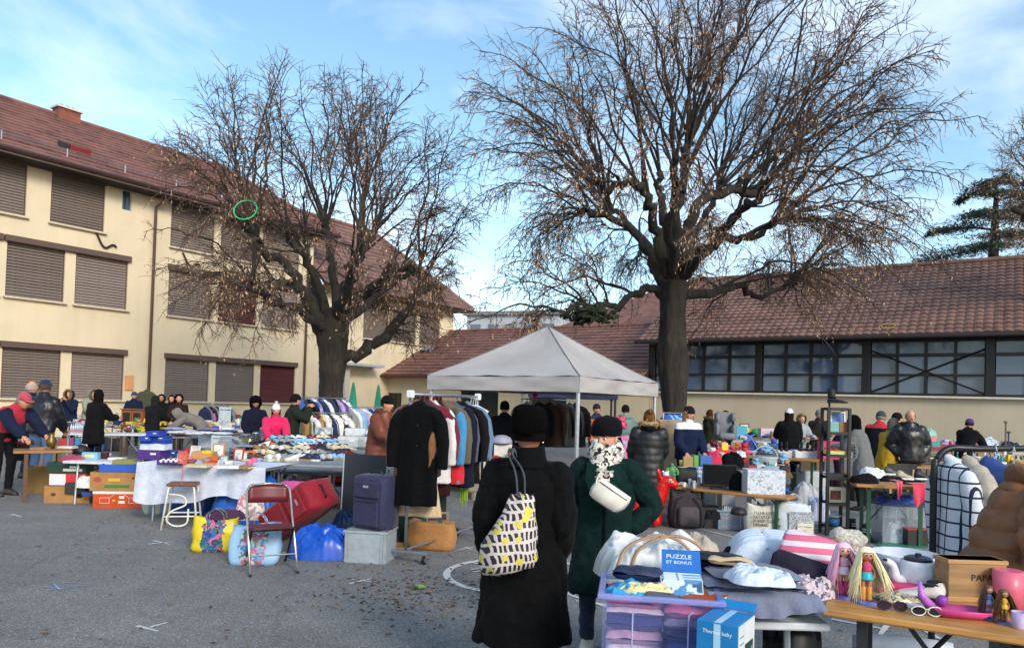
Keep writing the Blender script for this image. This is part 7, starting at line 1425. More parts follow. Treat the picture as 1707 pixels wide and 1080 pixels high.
item('clothes_heap', 'black', 1234, 818, 30, 36, '#0f1012', pl, z=.52, short='black cat shaped bag', name='handbag', rough=.4); bxp = item('box', 'white patterned', 1278, 824, 62, 40, '#c9cdd4', pl, z=.52, dep=.32, mat=M('#ccd0d8', .6, 'print', 0, '#b4c2d0', 44), short='white storage box with tree pattern', name='storage_box', rot=-4); item('box', 'white', 1246, 803, 26, 16, '#c9cbce', pl, z=.6, short='white printed carton')
item('toy_figure', 'green', 1120, 808, 18, 36, '#4a8a4a', pl, z=.52, short='green muscular toy figure', m2='#5a3a6a', dep=.08); item('soft_toy', 'white', 1110, 806, 16, 20, '#d0d2d6', pl, z=.56, short='white plush toy'); item('mug', 'silver', 1157, 815, 6, 14, '#a8aab0', pl, z=.52); item('mug', 'grey', 1150, 814, 6, 16, '#8a8c94', pl, z=.52, short='grey tall cup'); item('toy_figure', 'blue and white', 1166, 806, 18, 28, '#9ab0d0', pl, z=.54, m2='#c8ccd8', short='blue white doll')
item('bag', 'black', 1146, 806, 34, 26, '#18181c', pl, z=.54, handles=False, short='black cylinder bag'); fill(pl, .52, (1108, 1146, 806, 812), 8, ['box', 'plate', 'mug', 'toy_car'], ['cream', 'white', 'tan', 'pink'], (9, 13), 52)
# below the bench
p = gp(1146, 882); bk = thing('backpack', 'dark grey backpack standing before the wooden bench', 'backpack', (p[0], p[1]+.16, 0), R(6)); gm2 = M('#3a3538', .8, 'cloth'); bdy = b_bag(.42, .48, .26, gm2, name='tmp_bag', handles=False, nz=.02, open_=.55)
for c_ in list(bdy.children): c_.parent = bk; c_.name = 'main_pocket'
bpy.data.objects.remove(bdy); MB().mat(M('#4a4448', .8, 'cloth')).box((0, -.15, .17), (.28, .08, .26), bev=.035).build('front_pocket', bk, True); MB().mat(gm2).tube([(-.06, 0, .47), (-.05, 0, .53), (.05, 0, .53), (.06, 0, .47)], .012, 6).build('handle', bk)
for s in (-1, 1): MB().mat(M('#2a2628', .8, 'cloth')).tube(smooth_path([V((s*.1, -.14, .44)), V((s*.2, -.20, .36)), V((s*.23, -.2, .18)), V((s*.2, -.16, .03))], 4), .022, 6, flat=.4).build('strap', bk, True)
# red hopper
def hopper():
    p = gp(1072, 880); r = thing('hopper_toy', 'shiny red inflatable horse hopper toy behind the black parka', 'toy', (p[0]+.05, p[1]+.22, 0), R(-15)); m = M('#c4120c', .22); b = MB().mat(m)
    b.ball((0, 0, .27), (.27, .16, .17), 16, 10); b.tube([(.16, 0, .32), (.23, 0, .48), (.25, 0, .58)], [.12, .09, .085], 12); b.ball((.29, 0, .62), (.13, .08, .085), 12, 8); b.ball((.39, 0, .59), (.07, .065, .06), 10, 8)
    for sx, sy in ((-.17, -.09), (-.17, .09), (.15, -.09), (.15, .09)): b.tube([(sx, sy, .22), (sx*1.15, sy*1.2, .06), (sx*1.2, sy*1.25, .03)], [.085, .075, .06], 10)
    for s in (-1, 1): b.tube([(.2, s*.05, .67), (.18, s*.07, .76), (.175, s*.075, .80)], [.03, .028, .012], 8)
    b.ball((-.27, 0, .33), (.06, .04, .05), 8, 6); me = remesh(b.mesh('body'), .014, 4); [setattr(q, 'use_smooth', True) for q in me.polygons]; obj('body', me, r)
    for s in (-1, 1): MB().mat(eyew).ball((.345, s*.068, .645), (.022, .012, .026), 10, 8).build('eye', r, True); MB().mat(BLACK).ball((.352, s*.078, .642), (.010, .006, .012), 8, 6).build('pupil', r)
hopper()
pl = 'on the ground under the wooden bench'
item('box', 'black', 1184, 880, 34, 34, '#141417', pl, z=0, short='black fabric cube', name='storage_cube', dep=.3); item('clothes_heap', 'black', 1190, 866, 26, 16, '#1c1c20', pl, z=.2, short='black speckled cloth'); item('box', 'white', 1214, 848, 22, 34, '#b9bcc2', pl, z=0, dep=.3, short='white tower case', name='computer_case'); item('box', 'grey', 1183, 850, 20, 40, '#6a6e76', pl, z=0, short='grey tower case', dep=.3, name='computer_case'); item('box', 'black', 1170, 848, 18, 36, '#1a1a1e', pl, z=0, short='black tower case', dep=.25, name='computer_case'); item('box', 'light grey', 1262, 856, 20, 36, '#9fa4ac', pl, z=0, short='light grey carton', dep=.25)
clearm = M('#9fb4c8', .25, 'clear', 0, None, .32)
def tub(label, p, W, Hh, Dp, rot, m, contents, rim=None, name='storage_tub', handles='#c9ced4'):
    r = thing(name, label, 'storage box', p, R(rot)); t = .006
    for n_, c, d in (('front_wall', (0, -Dp/2, Hh/2), (W, t, Hh-.02)), ('back_wall', (0, Dp/2, Hh/2), (W, t, Hh-.02)), ('side_wall', (-W/2, 0, Hh/2), (t, Dp-t*2, Hh-.02)), ('side_wall', (W/2, 0, Hh/2), (t, Dp-t*2, Hh-.02)), ('base', (0, 0, .008), (W-.02, Dp-.02, .008))): bx(n_, c, d, m, r)
    for c, d in (((0, -Dp/2-.01, Hh-.012), (W+.05, .03, .024)), ((0, Dp/2+.01, Hh-.012), (W+.05, .03, .024)), ((-W/2-.01, 0, Hh-.012), (.03, Dp-.01, .024)), ((W/2+.01, 0, Hh-.012), (.03, Dp-.01, .024))): bx('rim', c, d, rim or m, r, .006)
    hm = M(handles, .4)
    for x in (-.24, .24):
        for z0 in (0, ): MB().mat(hm).tube([(W*x-.002, -Dp/2-.006, Hh*.04), (W*x, -Dp/2-.006, Hh*.8), (W*x+.02, -Dp/2-.006, Hh*.84)], .0035, 4).build('moulded_rib', r)
    return r
p = gp(1224, 884); tub('clear storage box of folded pink and green clothes beside the tote', (p[0], p[1]+.16, 0), .40, .27, .3, -4, clearm, None)
pl = 'inside the clear storage box by the tote'; zz = .012
for c, n_, h in (('#d02c50', 'crimson', .05), ('#2c3048', 'dark blue', .05), ('#d8345c', 'coral pink', .07), ('#8fc43a', 'lime green', .03), ('#3a4458', 'slate', .03)): loose('folded_garment', n_+' folded garment', (p[0], p[1]+.16, zz), .36, h, .26, c, pl, -4); zz += h+.002
loose('clothes_heap', 'black white striped cloth', (p[0], p[1]+.17, .25), .30, .07, .2, '#b8b8b8', 'on top of the clear storage box by the tote', mat=M('#c4c4c4', .8, 'stripe', 0, '#4a4a4e', 40), name='cloth'); item('helmet', 'black', 1234, 858, 26, 12, '#1c1416', 'behind the clear storage box', z=.30, short='black cap', name='cap')
tw = gbag('cream cotton tote printed with black French words', 1271, 892, .38, .40, .22, M('#c9c5b8', .85, 'cloth'), -2, nz=.014, hm=M('#c9c8c2', .8, 'cloth'), open_=.75, name='tote_bag')
for i, s_ in enumerate(('TU NE S\'EST', 'PAS OÙ JE', 'JE BOIS CLOUE', 'DEDANS')): text(s_, .052, BLACK, tw, (-.13, -.148+i*.003, .295-i*.052), (R(86), 0, R(2)), .003, al='LEFT')
gb = gbag('grey and white shopping bag printed with a cream square', 1328, 893, .44, .42, .24, M('#c2ccd4', .6), -4, nz=.016, open_=.7, hm=M('#c4ccd0', .5))
q = MB().mat(M('#8c9094', .8, 'print', 0, '#b8bcc0', 90)); q.grid(lambda a, b_: (-.10+.32*a, -.152-.006*math.sin(math.pi*a)+.035*(b_-.5)*(b_ > .5), .02+.30*b_), 10, 8); q.build('grey_print', gb, True); bx('cream_label', (.10, -.168, .10), (.20, .004, .15), M('#d2ccb8', .8), gb); text('NOT YOUR BAG', .024, M('#7a7468', .8, 'flat'), gb, (.10, -.172, .13), (R(90), 0, 0)); text('{}', .04, M('#7a7468', .8, 'flat'), gb, (.10, -.172, .07), (R(90), 0, 0))
o = b_heap(.55, .50, .4, M('#a3a6ac', .4), name='plastic_bag', rough=1.2, seed=33); o.location = G(1350, 850, 0)+V((0, .1, 0)); tag(o, 'grey translucent plastic bag slumped behind the printed bags', 'bag')
o = b_heap(.34, .42, .3, M('#b9c0d8', .4), name='plastic_bag', rough=1.2, seed=35); o.location = G(1368, 868, 0)+V((0, .1, 0)); tag(o, 'white plastic bag squeezed beside the black shelf tower', 'bag'); item('box', 'white', 1358, 832, 36, 46, '#b4bac2', 'behind the grey plastic bag', z=0, dep=.4, short='white plastic bin', name='plastic_bin'); item('ball', 'blue', 1311, 822, 9, 9, '#2c62c4', 'at the right end of the wooden bench', z=.48, short='blue ball')
# black shelf tower
p = G(1397, 893, 0); tw = thing('shelf_tower', 'tall black plastic shelf tower with a boot on top', 'shelf', (p.x, p.y+.14, 0), R(-4)); bm = M('#121214', .45); Wt, Dt, Ht = .27, .26, 1.70
for x in (-1, 1):
    for y in (-1, 1): bx('post', (x*Wt/2, y*Dt/2, Ht/2), (.038, .038, Ht), bm, tw, .004)
for z in (.10, .42, .76, 1.06, 1.36, 1.685): bx('shelf_board', (0, 0, z), (Wt-.04, Dt-.04, .025), bm, tw, .003); [bx('lip', (0, y*Dt/2, z), (Wt-.042, .026, .04), bm, tw) for y in (-1, 1)]
bp_ = V((p.x, p.y+.14, 0)); pl = 'on the black shelf tower'
bt = loose('boot', 'black leather ankle boot with block heel', bp_+V((.02, 0, 1.765)), .25, .085, .1, '#101012', pl, -25, tall=True, heel=.06, m2='#101012')
pf = loose('picture_frame', 'white framed blue picture', bp_+V((.03, -.02, 1.375)), .2, .28, .04, '#d0d2d8', pl, -6, m2='#5a7ab4'); loose('box', 'wooden box', bp_+V((.07, -.03, 1.374)), .12, .14, .12, '#8a5a38', pl); loose('box', 'teal printed tin', bp_+V((-.06, -.06, 1.374)), .12, .14, .1, '#6fa8a0', pl); loose('clothes_heap', 'red toy string', bp_+V((0, 0, 1.075)), .2, .08, .16, '#c23a26', pl); loose('tray', 'lime tray', bp_+V((0, 0, 1.073)), .22, .05, .2, '#b8c46a', 'under the red toy on the shelf tower')
dvd = loose('box', 'cream printed book box', bp_+V((0, -.05, .437)), .24, .20, .12, '#c9bd9c', pl); bx('printed_strip', (-.03, -.0615, .1), (.14, .002, .12), M('#8a4038', .7, 'print', 0, '#2a2a2c', 40), dvd); loose('tin', 'blue tin', bp_+V((0, 0, .115)), .15, .1, .15, '#2a6a9a', pl); loose('plate', 'pale plate', bp_+V((0, 0, .222)), .2, .03, .2, '#c8ccd0', 'on the blue tin in the shelf tower'); loose('book', 'black flat tray', bp_+V((0, 0, .775)), .24, .04, .2, '#1c1d22', pl)
q = thing('wire_mask', 'grey mesh mask hanging from the shelf tower side', 'mask', tuple(bp_+V((.19, -.08, 1.12)))); MB().mat(M('#7a7e80', .4, 'plain', .5)).tube([(.07*math.cos(a), 0, .12*math.sin(a)) for a in (2*math.pi*i/16 for i in range(17))], .01, 5).build('hoop', q)
mb = MB().mat(M('#8a8e90', .4, 'plain', .5))
for i in range(5): mb.tube([(-.06+i*.03, -.03, -.1), (-.06+i*.03, -.05, 0), (-.06+i*.03, -.03, .1)], .004, 4); mb.tube([(-.06, -.03, -.08+i*.04), (0, -.06, -.08+i*.04), (.06, -.03, -.08+i*.04)], .004, 4)
tag(mb.build('mesh', q), kind='stuff')
# snow boots
for u, v, lb, ro in ((1431, 892, 'black snow boot with white bands, the left one of the pair', 20), (1456, 905, 'black snow boot with white bands standing nearest the green table leg', -60)):
    b = b_shoe(.26, .10, .1, M('#15161a', .5), BLACK, name='snow_boot', tall=True); b.location = G(u, v, 0)+V((0, .05, 0)); b.rotation_euler.z = R(ro); tag(b, lb, 'boot', 'snow boots')
    for z_ in (.12, .15): MB().mat(M('#b8bcc0', .5)).lathe([(.052, z_), (.053, z_+.012)], 12, (-.072, 0, 0)).build('band', b)
# table right of tower
table('beer table with green legs, shoes and a pink cloth', (1428, 807), (1562, 814), .74, .6, 'beer', 'beer table', 'beer_table'); pl = 'on the beer table with the pink cloth'
item('clothes_heap', 'black', 1448, 806, 46, 17, '#0f1014', pl, short='black puffer roll', rough=.6); item('clothes_heap', 'white', 1460, 797, 42, 18, '#d4dae6', pl, short='white cotton heap', z=.74); item('clothes_heap', 'black', 1494, 803, 40, 8, '#18181c', pl, short='black belt heap'); item('shoe', 'beige', 1513, 800, 28, 16, '#a89c84', pl, short='beige heeled shoe', heel=.0); item('shoe', 'dark grey', 1490, 792, 24, 14, '#4a4a48', pl, short='dark grey court shoe', z=.76); item('shoe', 'black', 1542, 800, 26, 18, 'black', pl, short='black heeled shoe'); item('clothes_heap', 'black', 1530, 808, 40, 7, '#101016', pl, short='black folded top')
def drape(label, u0, u1, v, drop, col, Y, name='pink_cloth'):
    a, b_ = at(u0, v, Y), at(u1, v, Y); mb = MB().mat(M(col, .85, 'cloth')); mb.grid(lambda t, s: a.lerp(b_, t*(1-.25*s)+.06*s)-a+V((0, -.02-.03*math.sin(t*12)*s-.02*s, .01-drop*s*(.8+.2*math.sin(t*4+1)))), 14, 8); mb.grid(lambda t, s: a.lerp(b_, t)-a+V((0, .2*s-.02, .012)), 10, 3); o = mb.build('hanging_cloth', None, True, tuple(a)); return tag(o, label, 'cloth')
drape('coral pink cloth strip hanging over the green legged beer table', 1493, 1504, 803, .22, '#d8586c', 9.12); drape('wide coral pink cloth hanging over the beer table beside the checked coat', 1520, 1556, 808, .27, '#d4445c', 9.12)
p = G(1518, 908, 0); tub('large clear storage crate beneath the beer table', (p.x, p.y+.3, 0), .62, .50, .42, 0, M('#a8b4c0', .25, 'clear', 0, None, .28), None, M('#2a3e78', .4)); loose('clothes_heap', 'blue tarpaulin', (p.x, p.y+.32, .50), .55, .10, .36, '#2a4aa4', 'on the clear crate under the beer table', name='tarpaulin'); loose('toy_box', 'black games console', (p.x+.05, p.y+.32, .02), .36, .26, .2, '#202428', 'inside the clear crate under the beer table')
o = b_heap(.26, .28, .22, M('#c9ced4', .35), name='plastic_bag', rough=1.3, seed=44); o.location = G(1495, 904, 0)+V((0, .02, 0)); tag(o, 'small knotted white plastic bag in front of the clear crate', 'bag'); tb_ = loose('box', 'black toolbox', G(1530, 910, 0)+V((0, .04, 0)), .28, .2, .12, '#141416', 'with red lid in front of the clear crate', name='toolbox'); bx('red_lid', (0, 0, .208), (.29, .13, .02), M('#a3201c', .4), tb_, .004)
p = G(1512, 912, 0); tag(bx('green_sheet', (0, 0, .006), (.7, .35, .006), M('#2a7a5a', .5)), 'flat green plastic tray under the white bag and toolbox', 'tray').location = p+V((.02, .12, 0))
# dark chair
p = at(1492, 700, 11.4); r = thing('school_chair', 'black chair with pale wooden uprights beyond the beer table', 'chair', (p.x, p.y, 0), R(180)); bx('seat', (0, 0, .45), (.42, .40, .03), BLACK, r, .01); q = MB().mat(BLACK); q.loft([[V((x, .19+.03*(x/.22)**2, z)) for x in (-.22, -.1, 0, .1, .22)]+[V((x, .21+.03*(x/.22)**2, z)) for x in (.22, .1, 0, -.1, -.22)] for z in (.62, .70, .86, .90)]); q.build('backrest', r)
for x in (-.17, .17): bx('upright', (x, .225, .62), (.03, .02, .4), M('#a8845a', .5, 'wood'), r); [bx('leg', (x, y, .22), (.03, .03, .44), BLACK, r) for y in (-.17, .18)]
item('box', 'black', 1450, 836, 54, 30, '#121214', 'right of the black shelf tower', z=.0, dep=.35, short='long black instrument case', name='case'); item('box', 'black', 1450, 818, 56, 8, '#1c1c20', 'on the long black case', z=.30, dep=.4, short='black flat lid', name='lid')
# back right tables
table('beer table with shoe boxes and boots behind the bench', (1236, 760), (1368, 768), .74, .6, 'beer', 'beer table', 'beer_table'); pl = 'on the beer table of shoe boxes'
for u, n_, w in ((1308, 'white shoe box at left', 24), (1344, 'wide white shoe box', 38)):
    b = item('shoe_box', n_, u, 763, w, 12, '#ccd0d8', pl, short=n_, dep=.3)
for i, u in enumerate((1304, 1312, 1336, 1346, 1354)): item('boot', 'black', u, 752, 14, 7, 'black', 'on the white shoe boxes', z=.90, tall=True, m2='black', rot=70+i*9, short='black ankle boot')
item('box', 'tan', 1352, 786, 34, 26, '#a8845a', 'leaning under the shoe box table', z=.35, dep=.06, short='tan cardboard sheet'); item('box', 'hot pink', 1385, 766, 30, 30, '#c42a62', 'beside the black shelf tower', z=.74, short='hot pink folded mat'); fill(pl, .74, (1240, 1296, 748, 758), 24, ['box', 'toy_car', 'soft_toy', 'radio', 'book', 'bowl'], ['grey', 'blue', 'red', 'navy', 'pink', 'black', 'light blue', 'orange', 'white'], (9, 13), 61)
bb = thing('bag_stand', 'bright blue folded stroller frame behind the toy table', 'stroller', tuple(at(1252, 700, 15.6).to_2d().to_3d()+V((0, 0, .62))));
for s in (-1, 1): MB().mat(M('#2a62c4', .4)).tube([(s*.22, 0, .1), (0, .05, .45), (-s*.1, .06, .5)], .022, 6).build('frame_tube', bb)
MB().mat(M('#2c3a6a', .7, 'cloth')).box((0, .08, .25), (.26, .1, .25), bev=.03).build('seat', bb)
table('red covered table of toys beside the navy and white hoodie', (1166, 760), (1240, 764), .74, .7, 'wood', 'table', 'wooden_table'); pl = 'on the red toy table'
for u, c, n_, w, h in ((1178, '#b8243c', 'crimson toy bag', 18, 12), (1192, '#c9301f', 'red toy box', 26, 9), (1186, '#d0cfd0', 'white toy shoe', 14, 12), (1208, '#d8c83a', 'yellow banana toy', 10, 20), (1205, '#c0392b', 'red toy truck', 20, 8)): item('soft_toy' if 'bag' in n_ else 'box', n_, u, 758, w, h, c, pl, short=n_)
fill(pl, .74, (1168, 1234, 748, 759), 22, ['soft_toy', 'box', 'toy_car', 'shoe', 'bowl'], ['red', 'white', 'dark red', 'pink', 'hot pink', 'orange', 'grey', 'light blue'], (9, 13), 62)
table('grey table of toys at the hall wall in front of the child seat', (1168, 734), (1294, 736), .74, .8, 'grey'); pl = 'on the toy table at the hall wall'
for k_, c, n_, u, v, w, h in (('box', '#4a9cb4', 'turquoise box', 1236, 732, 18, 22), ('tray', '#3a4a7a', 'dark blue tray', 1215, 731, 30, 8), ('helmet', '#1f9a44', 'green domed toy', 1262, 728, 18, 14), ('box', '#c9b4c4', 'pale pink doll house', 1280, 730, 24, 16), ('box', '#6a9ca0', 'teal carton', 1292, 731, 12, 12), ('picture_frame', '#1c1c20', 'black framed picture', 1243, 722, 16, 16), ('clothes_heap', '#b83a52', 'crimson cloth', 1212, 722, 22, 9), ('clothes_heap', '#5a4a5a', 'mauve cloth', 1198, 722, 20, 10), ('tray', '#6a84b4', 'blue plastic tray', 1192, 732, 34, 9), ('soft_toy', '#d0d040', 'lime toy', 1246, 726, 10, 12)): item(k_, n_, u, v, w, h, c, pl, short=n_)
fill(pl, .74, (1170, 1292, 723, 733), 34, ['box', 'soft_toy', 'toy_car', 'book', 'clothes_heap', 'bowl'], ['blue', 'pink', 'lilac', 'red', 'light blue', 'white', 'navy', 'purple', 'teal'], (6, 10), 63)
p = at(1208, 700, 18.9); cs = thing('child_seat', 'grey child car seat on the toy table by the two women', 'child seat', (p.x, p.y, .85)); gs = M('#7a7c84', .7, 'cloth'); MB().mat(gs).box((0, .1, .40), (.40, .12, .62), bev=.05).build('backrest', cs, True); MB().mat(gs).box((0, -.12, .1), (.40, .4, .16), bev=.05).build('seat', cs, True)
for s in (-1, 1): MB().mat(gs).box((s*.2, -.02, .58), (.1, .24, .22), bev=.04).build('head_wing', cs, True); MB().mat(gs).box((s*.21, -.05, .25), (.08, .24, .3), bev=.03).build('side_wing', cs, True)
table('grey table of small goods behind the white beanie shopper', (1288, 736), (1374, 738), .74, .8, 'grey'); pl = 'on the table behind the white beanie shopper'
fill(pl, .74, (1290, 1374, 725, 735), 28, ['box', 'bowl', 'vase', 'book', 'soft_toy', 'mug'], ['brown', 'tan', 'white', 'teal', 'red', 'grey', 'cream', 'orange'], (6, 10), 64); item('box', 'dark brown', 1372, 737, 18, 16, '#5a3a26', pl, short='dark brown wooden crate', name='crate')
table('wooden beer table with the typewriter case', (1512, 777), (1722, 786), .74, .7, 'beer', 'beer table', 'beer_table'); pl = 'on the typewriter case beer table'
tc_ = item('box', 'slate', 1536, 772, 34, 30, '#3f4a56', pl, dep=.12, short='slate typewriter case', name='typewriter_case', rot=6); bx('yellow_tag', (.02, -.062, .2), (.14, .003, .06), M('#c4c23a', .6), tc_); MB().mat(BLACK).tube([(-.05, 0, .32), (-.04, 0, .35), (.04, 0, .35), (.05, 0, .32)], .01, 5).build('handle', tc_)
item('radio', 'dark grey', 1555, 774, 36, 14, '#34363a', pl, short='dark grey radio'); item('bowl', 'white', 1670, 780, 24, 10, '#d0d2d0', pl, short='white bowl'); item('box', 'yellow', 1685, 778, 10, 20, '#d4b830', pl, short='yellow packet'); item('radio', 'pale', 1697, 768, 20, 14, '#9aa49c', pl, z=.85, short='pale green camera'); item('basket', 'tan', 1700, 780, 22, 12, '#b0884a', pl)
fill(pl, .74, (1570, 1700, 764, 778), 30, ['bottle', 'jar', 'vase', 'box', 'mug', 'bowl', 'candlestick'], ['white', 'cream', 'light blue', 'grey', 'lilac', 'tan', 'orange', 'teal'], (9, 13), 65)
table('rear red covered table near the purple beanie shopper', (1538, 752), (1722, 757), .74, .8, 'wood', 'table', 'wooden_table'); pl = 'on the rear table by the purple beanie'
item('box', 'dark red', 1558, 752, 44, 12, '#8a2a3a', pl, z=.66, short='dark red cloth covered box'); item('clothes_heap', 'white patterned', 1650, 746, 48, 18, '#b9c0cc', pl, short='white patterned cloth', mat=M('#c4ccd8', .8, 'print', 0, '#7a9ab4', 22)); item('clothes_heap', 'navy', 1690, 748, 30, 13, '#232a40', pl); item('box', 'pink', 1646, 752, 40, 6, '#c8848c', pl); item('plastic_bag', 'lime', 1552, 729, 26, 14, '#7fb4a0', pl, z=1.1, short='green plastic bag pile', name='plastic_bag'); item('box', 'pink', 1550, 736, 22, 10, '#c87a84', pl, z=1.0)
item('box', 'teal', 1556, 745, 22, 12, '#4a8a8c', pl, z=.86); fill(pl, .74, (1572, 1700, 740, 751), 30, ['box', 'book', 'bottle', 'clothes_heap', 'soft_toy', 'jar'], ['white', 'light blue', 'pink', 'navy', 'teal', 'lilac', 'cream', 'red'], (7, 11), 66)
pl = 'standing behind the rear right table'
for u, h, c in ((1676, 66, '#7a6a5a'), (1681, 44, '#4a4a6a')):
    p = at(u, 750, 17.5); o = thing('standing_pole', ('thin brass lamp pole' if h > 60 else 'short purple pole')+' behind the rear right table', 'pole', (p.x, p.y, 0)); Hh = (at(u, 705 if h > 60 else 722, 17.5)).z; MB().mat(M(c, .4, 'plain', .5)).tube([(0, 0, 0), (0, 0, Hh)], .018, 6).build('pole', o); MB().mat(M(c, .4)).lathe([(.14, 0), (.12, .02), (.02, .03)], 10).build('base', o); MB().mat(M(c, .4)).lathe([(.03, Hh), (.05, Hh+.02), (.03, Hh+.05)], 8).build('finial', o)
pl = 'on the ground among the right hand stalls'
for u, v, c, w, h, n_ in ((1385, 800, '#1a1a1e', 30, 28, 'black carton'), (1420, 790, '#8a6a44', 26, 22, 'brown carton'), (1580, 830, '#6a4a34', 30, 30, 'dark brown carton'), (1256, 790, '#2a2a2e', 30, 30, 'dark grey carton'), (1345, 800, '#3a5a3a', 30, 30, 'green crate')): item('box', n_, u, v+20, w, h, c, pl, z=0, dep=.4, short=n_)
# ================================================================== FOREGROUND stall at the lower right
table('wooden beer table edge in front of the seller, holding dolls and teapot', (1371, 1013), (1760, 1070), .76, .62, 'beerdark', 'beer table', 'beer_table')
table('white camping table under the pile of clothes', (1085, 1032), (1385, 1040), .66, 1.15, 'white', 'camping table', 'camping_table')
pl = 'on the foreground beer table'
def fg(kind, short, u, v, z, W, Hh, Dp, col, place=pl, rot=0, **k): 
    p = G(u, v, z); return loose(kind, short, p+V((0, Dp*.45, 0)), W, Hh, Dp, col, place, rot, **k)
def doll(label, u, v, hairc, top, shorts, boots, skin, h=.9):
    p = G(u, v, .76)+V((0, .05, 0)); r = thing('doll', label, 'doll', tuple(p), R(-8)); r.scale = (h, h, h); sm = M(skin, .45, 'flat'); b = MB().mat(sm); z0 = .014
    for s in (-1, 1): b.tube([(s*.014, 0, z0+.02), (s*.016, 0, z0+.07), (s*.018, 0, z0+.135)], [.0085, .011, .014], 8); b.tube([(s*.022, 0, z0+.185), (s*.038, -.004, z0+.155), (s*.036, -.012, z0+.118)], [.009, .0075, .006], 8)
    b.ball((0, 0, z0+.135), (.024, .017, .022), 10, 6); b.ball((0, 0, z0+.175), (.023, .016, .03), 10, 6); b.tube([(0, 0, z0+.195), (0, 0, z0+.215)], .008, 8); b.ball((0, -.002, z0+.238), (.031, .030, .033), 16, 12); b.ball((0, -.031, z0+.232), .004, 6, 5)
    me = remesh(b.mesh('body'), .0035, 1); [setattr(q, 'use_smooth', True) for q in me.polygons]; obj('body', me, r)
    for s in (-1, 1):
        MB().mat(eyew).ball((s*.0125, -.0275, z0+.240), (.0085, .004, .0085), 10, 8).build('eye', r, True); MB().mat(iris).ball((s*.0125, -.0305, z0+.239), (.005, .0025, .0065), 8, 6).build('pupil', r, True); MB().mat(iris).tube([(s*.005, -.031, z0+.250), (s*.013, -.032, z0+.2525), (s*.021, -.027, z0+.249)], .0012, 4).build('eyelash', r)
    MB().mat(M('#c23a5a', .4)).ball((0, -.0305, z0+.2215), (.0065, .0025, .0028), 8, 5).build('lips', r, True)
    MB().mat(M(top, .5, 'cloth')).lathe([(.022, z0+.148), (.0255, z0+.165), (.026, z0+.185), (.02, z0+.2)], 12).build('top', r, True); MB().mat(M(shorts, .4)).lathe([(.036, z0+.112), (.036, z0+.118), (.029, z0+.14), (.025, z0+.152)], 12).build('shorts', r, True)
    for s in (-1, 1): MB().mat(M(boots, .45)).lathe([(.012, 0), (.014, .012), (.0125, .03), (.0155, .07), (.013, .074)], 10, (s*.015, 0, z0)).build('boot', r, True)
    hm = M(hairc, .5, 'plain'); q = MB().mat(hm); rr = random.Random(3)
    q.loft([[V((.036*math.sin(a)*f, .004-.036*f*math.cos(a)*1.0, z0+z)) for a in (math.pi*(.28+1.44*t/14) for t in range(15))] for z, f in ((.20, .95), (.235, 1.02), (.255, 1.0))], closed=False, cap=False); q.ball((0, .006, z0+.255), (.037, .034, .024), 14, 8)
    for i in range(270):
        a = rr.uniform(.25, 1.75)*math.pi; sx = math.sin(a); st = V((.036*sx, .006-.034*math.cos(a), z0+.26-rr.random()*.03)); out = V((sx*1.2+.5, -math.cos(a)*.9, 0)); L1 = rr.uniform(.14, .25); wv = rr.uniform(-.008, .008)
        q.tube([st, st+out*.018+V((0, 0, -L1*.3)), st+out*.036+V((wv, wv, -L1*.65)), st+out*.05+V((wv*2.4, 0, -L1))], [.003, .0034, .0026, .001], 3)
    tag(q.build('hair', r), kind='stuff'); MB().mat(M('#6a78c4', .4)).lathe([(.056, 0), (.056, .011), (.05, .014)], 24).build('stand_base', r); MB().mat(M('#6a3a8a', .3)).tube([(0, .012, .01), (0, .014, .13)], .003, 5).build('stand_rod', r)
doll('pink haired fashion doll with pink outfit on a violet stand', 1413, 1000, '#f0bcd4', '#c9a0b8', '#d6c4d4', '#c2387a', '#d8a48c'); doll('blonde fashion doll with turquoise shorts on a blue stand', 1452, 1010, '#f8ebc0', '#c8406a', '#1fa2b4', '#c98a3c', '#b27650')
q = MB().mat(M('#dcd7cc', .95, 'fur')); q.ball((0, 0, .09), (.105, .08, .10), 20, 14); q.ball((.01, .0, .23), (.085, .06, .055), 20, 14); q.ball((-.045, 0, .25), (.05, .05, .045), 14, 10); q.ball((0, 0, .17), (.06, .05, .07), 14, 10); me = remesh(q.mesh('fur'), .008, 2); wrinkle(me, .007, 45); put_thing(rootmesh('fur_gilet', me), 'fur gilet', 'rolled white fur gilet behind the dolls', pl, G(1428, 982, .76)+V((0, .1, 0)), 0)
fg('clothes_heap', 'multicoloured knitted snood', 1356, 1000, .76, .27, .10, .22, '#9a8a94', mat=M('#c9b8c0', .95, 'print', 0, '#4a5068', 60), name='knitted_snood')
bw_ = fg('bowl', 'large white bowl', 1535, 972, .76, .36, .13, .36, '#ccd2de', name='bowl', mat=M('#cfd4de', .25))
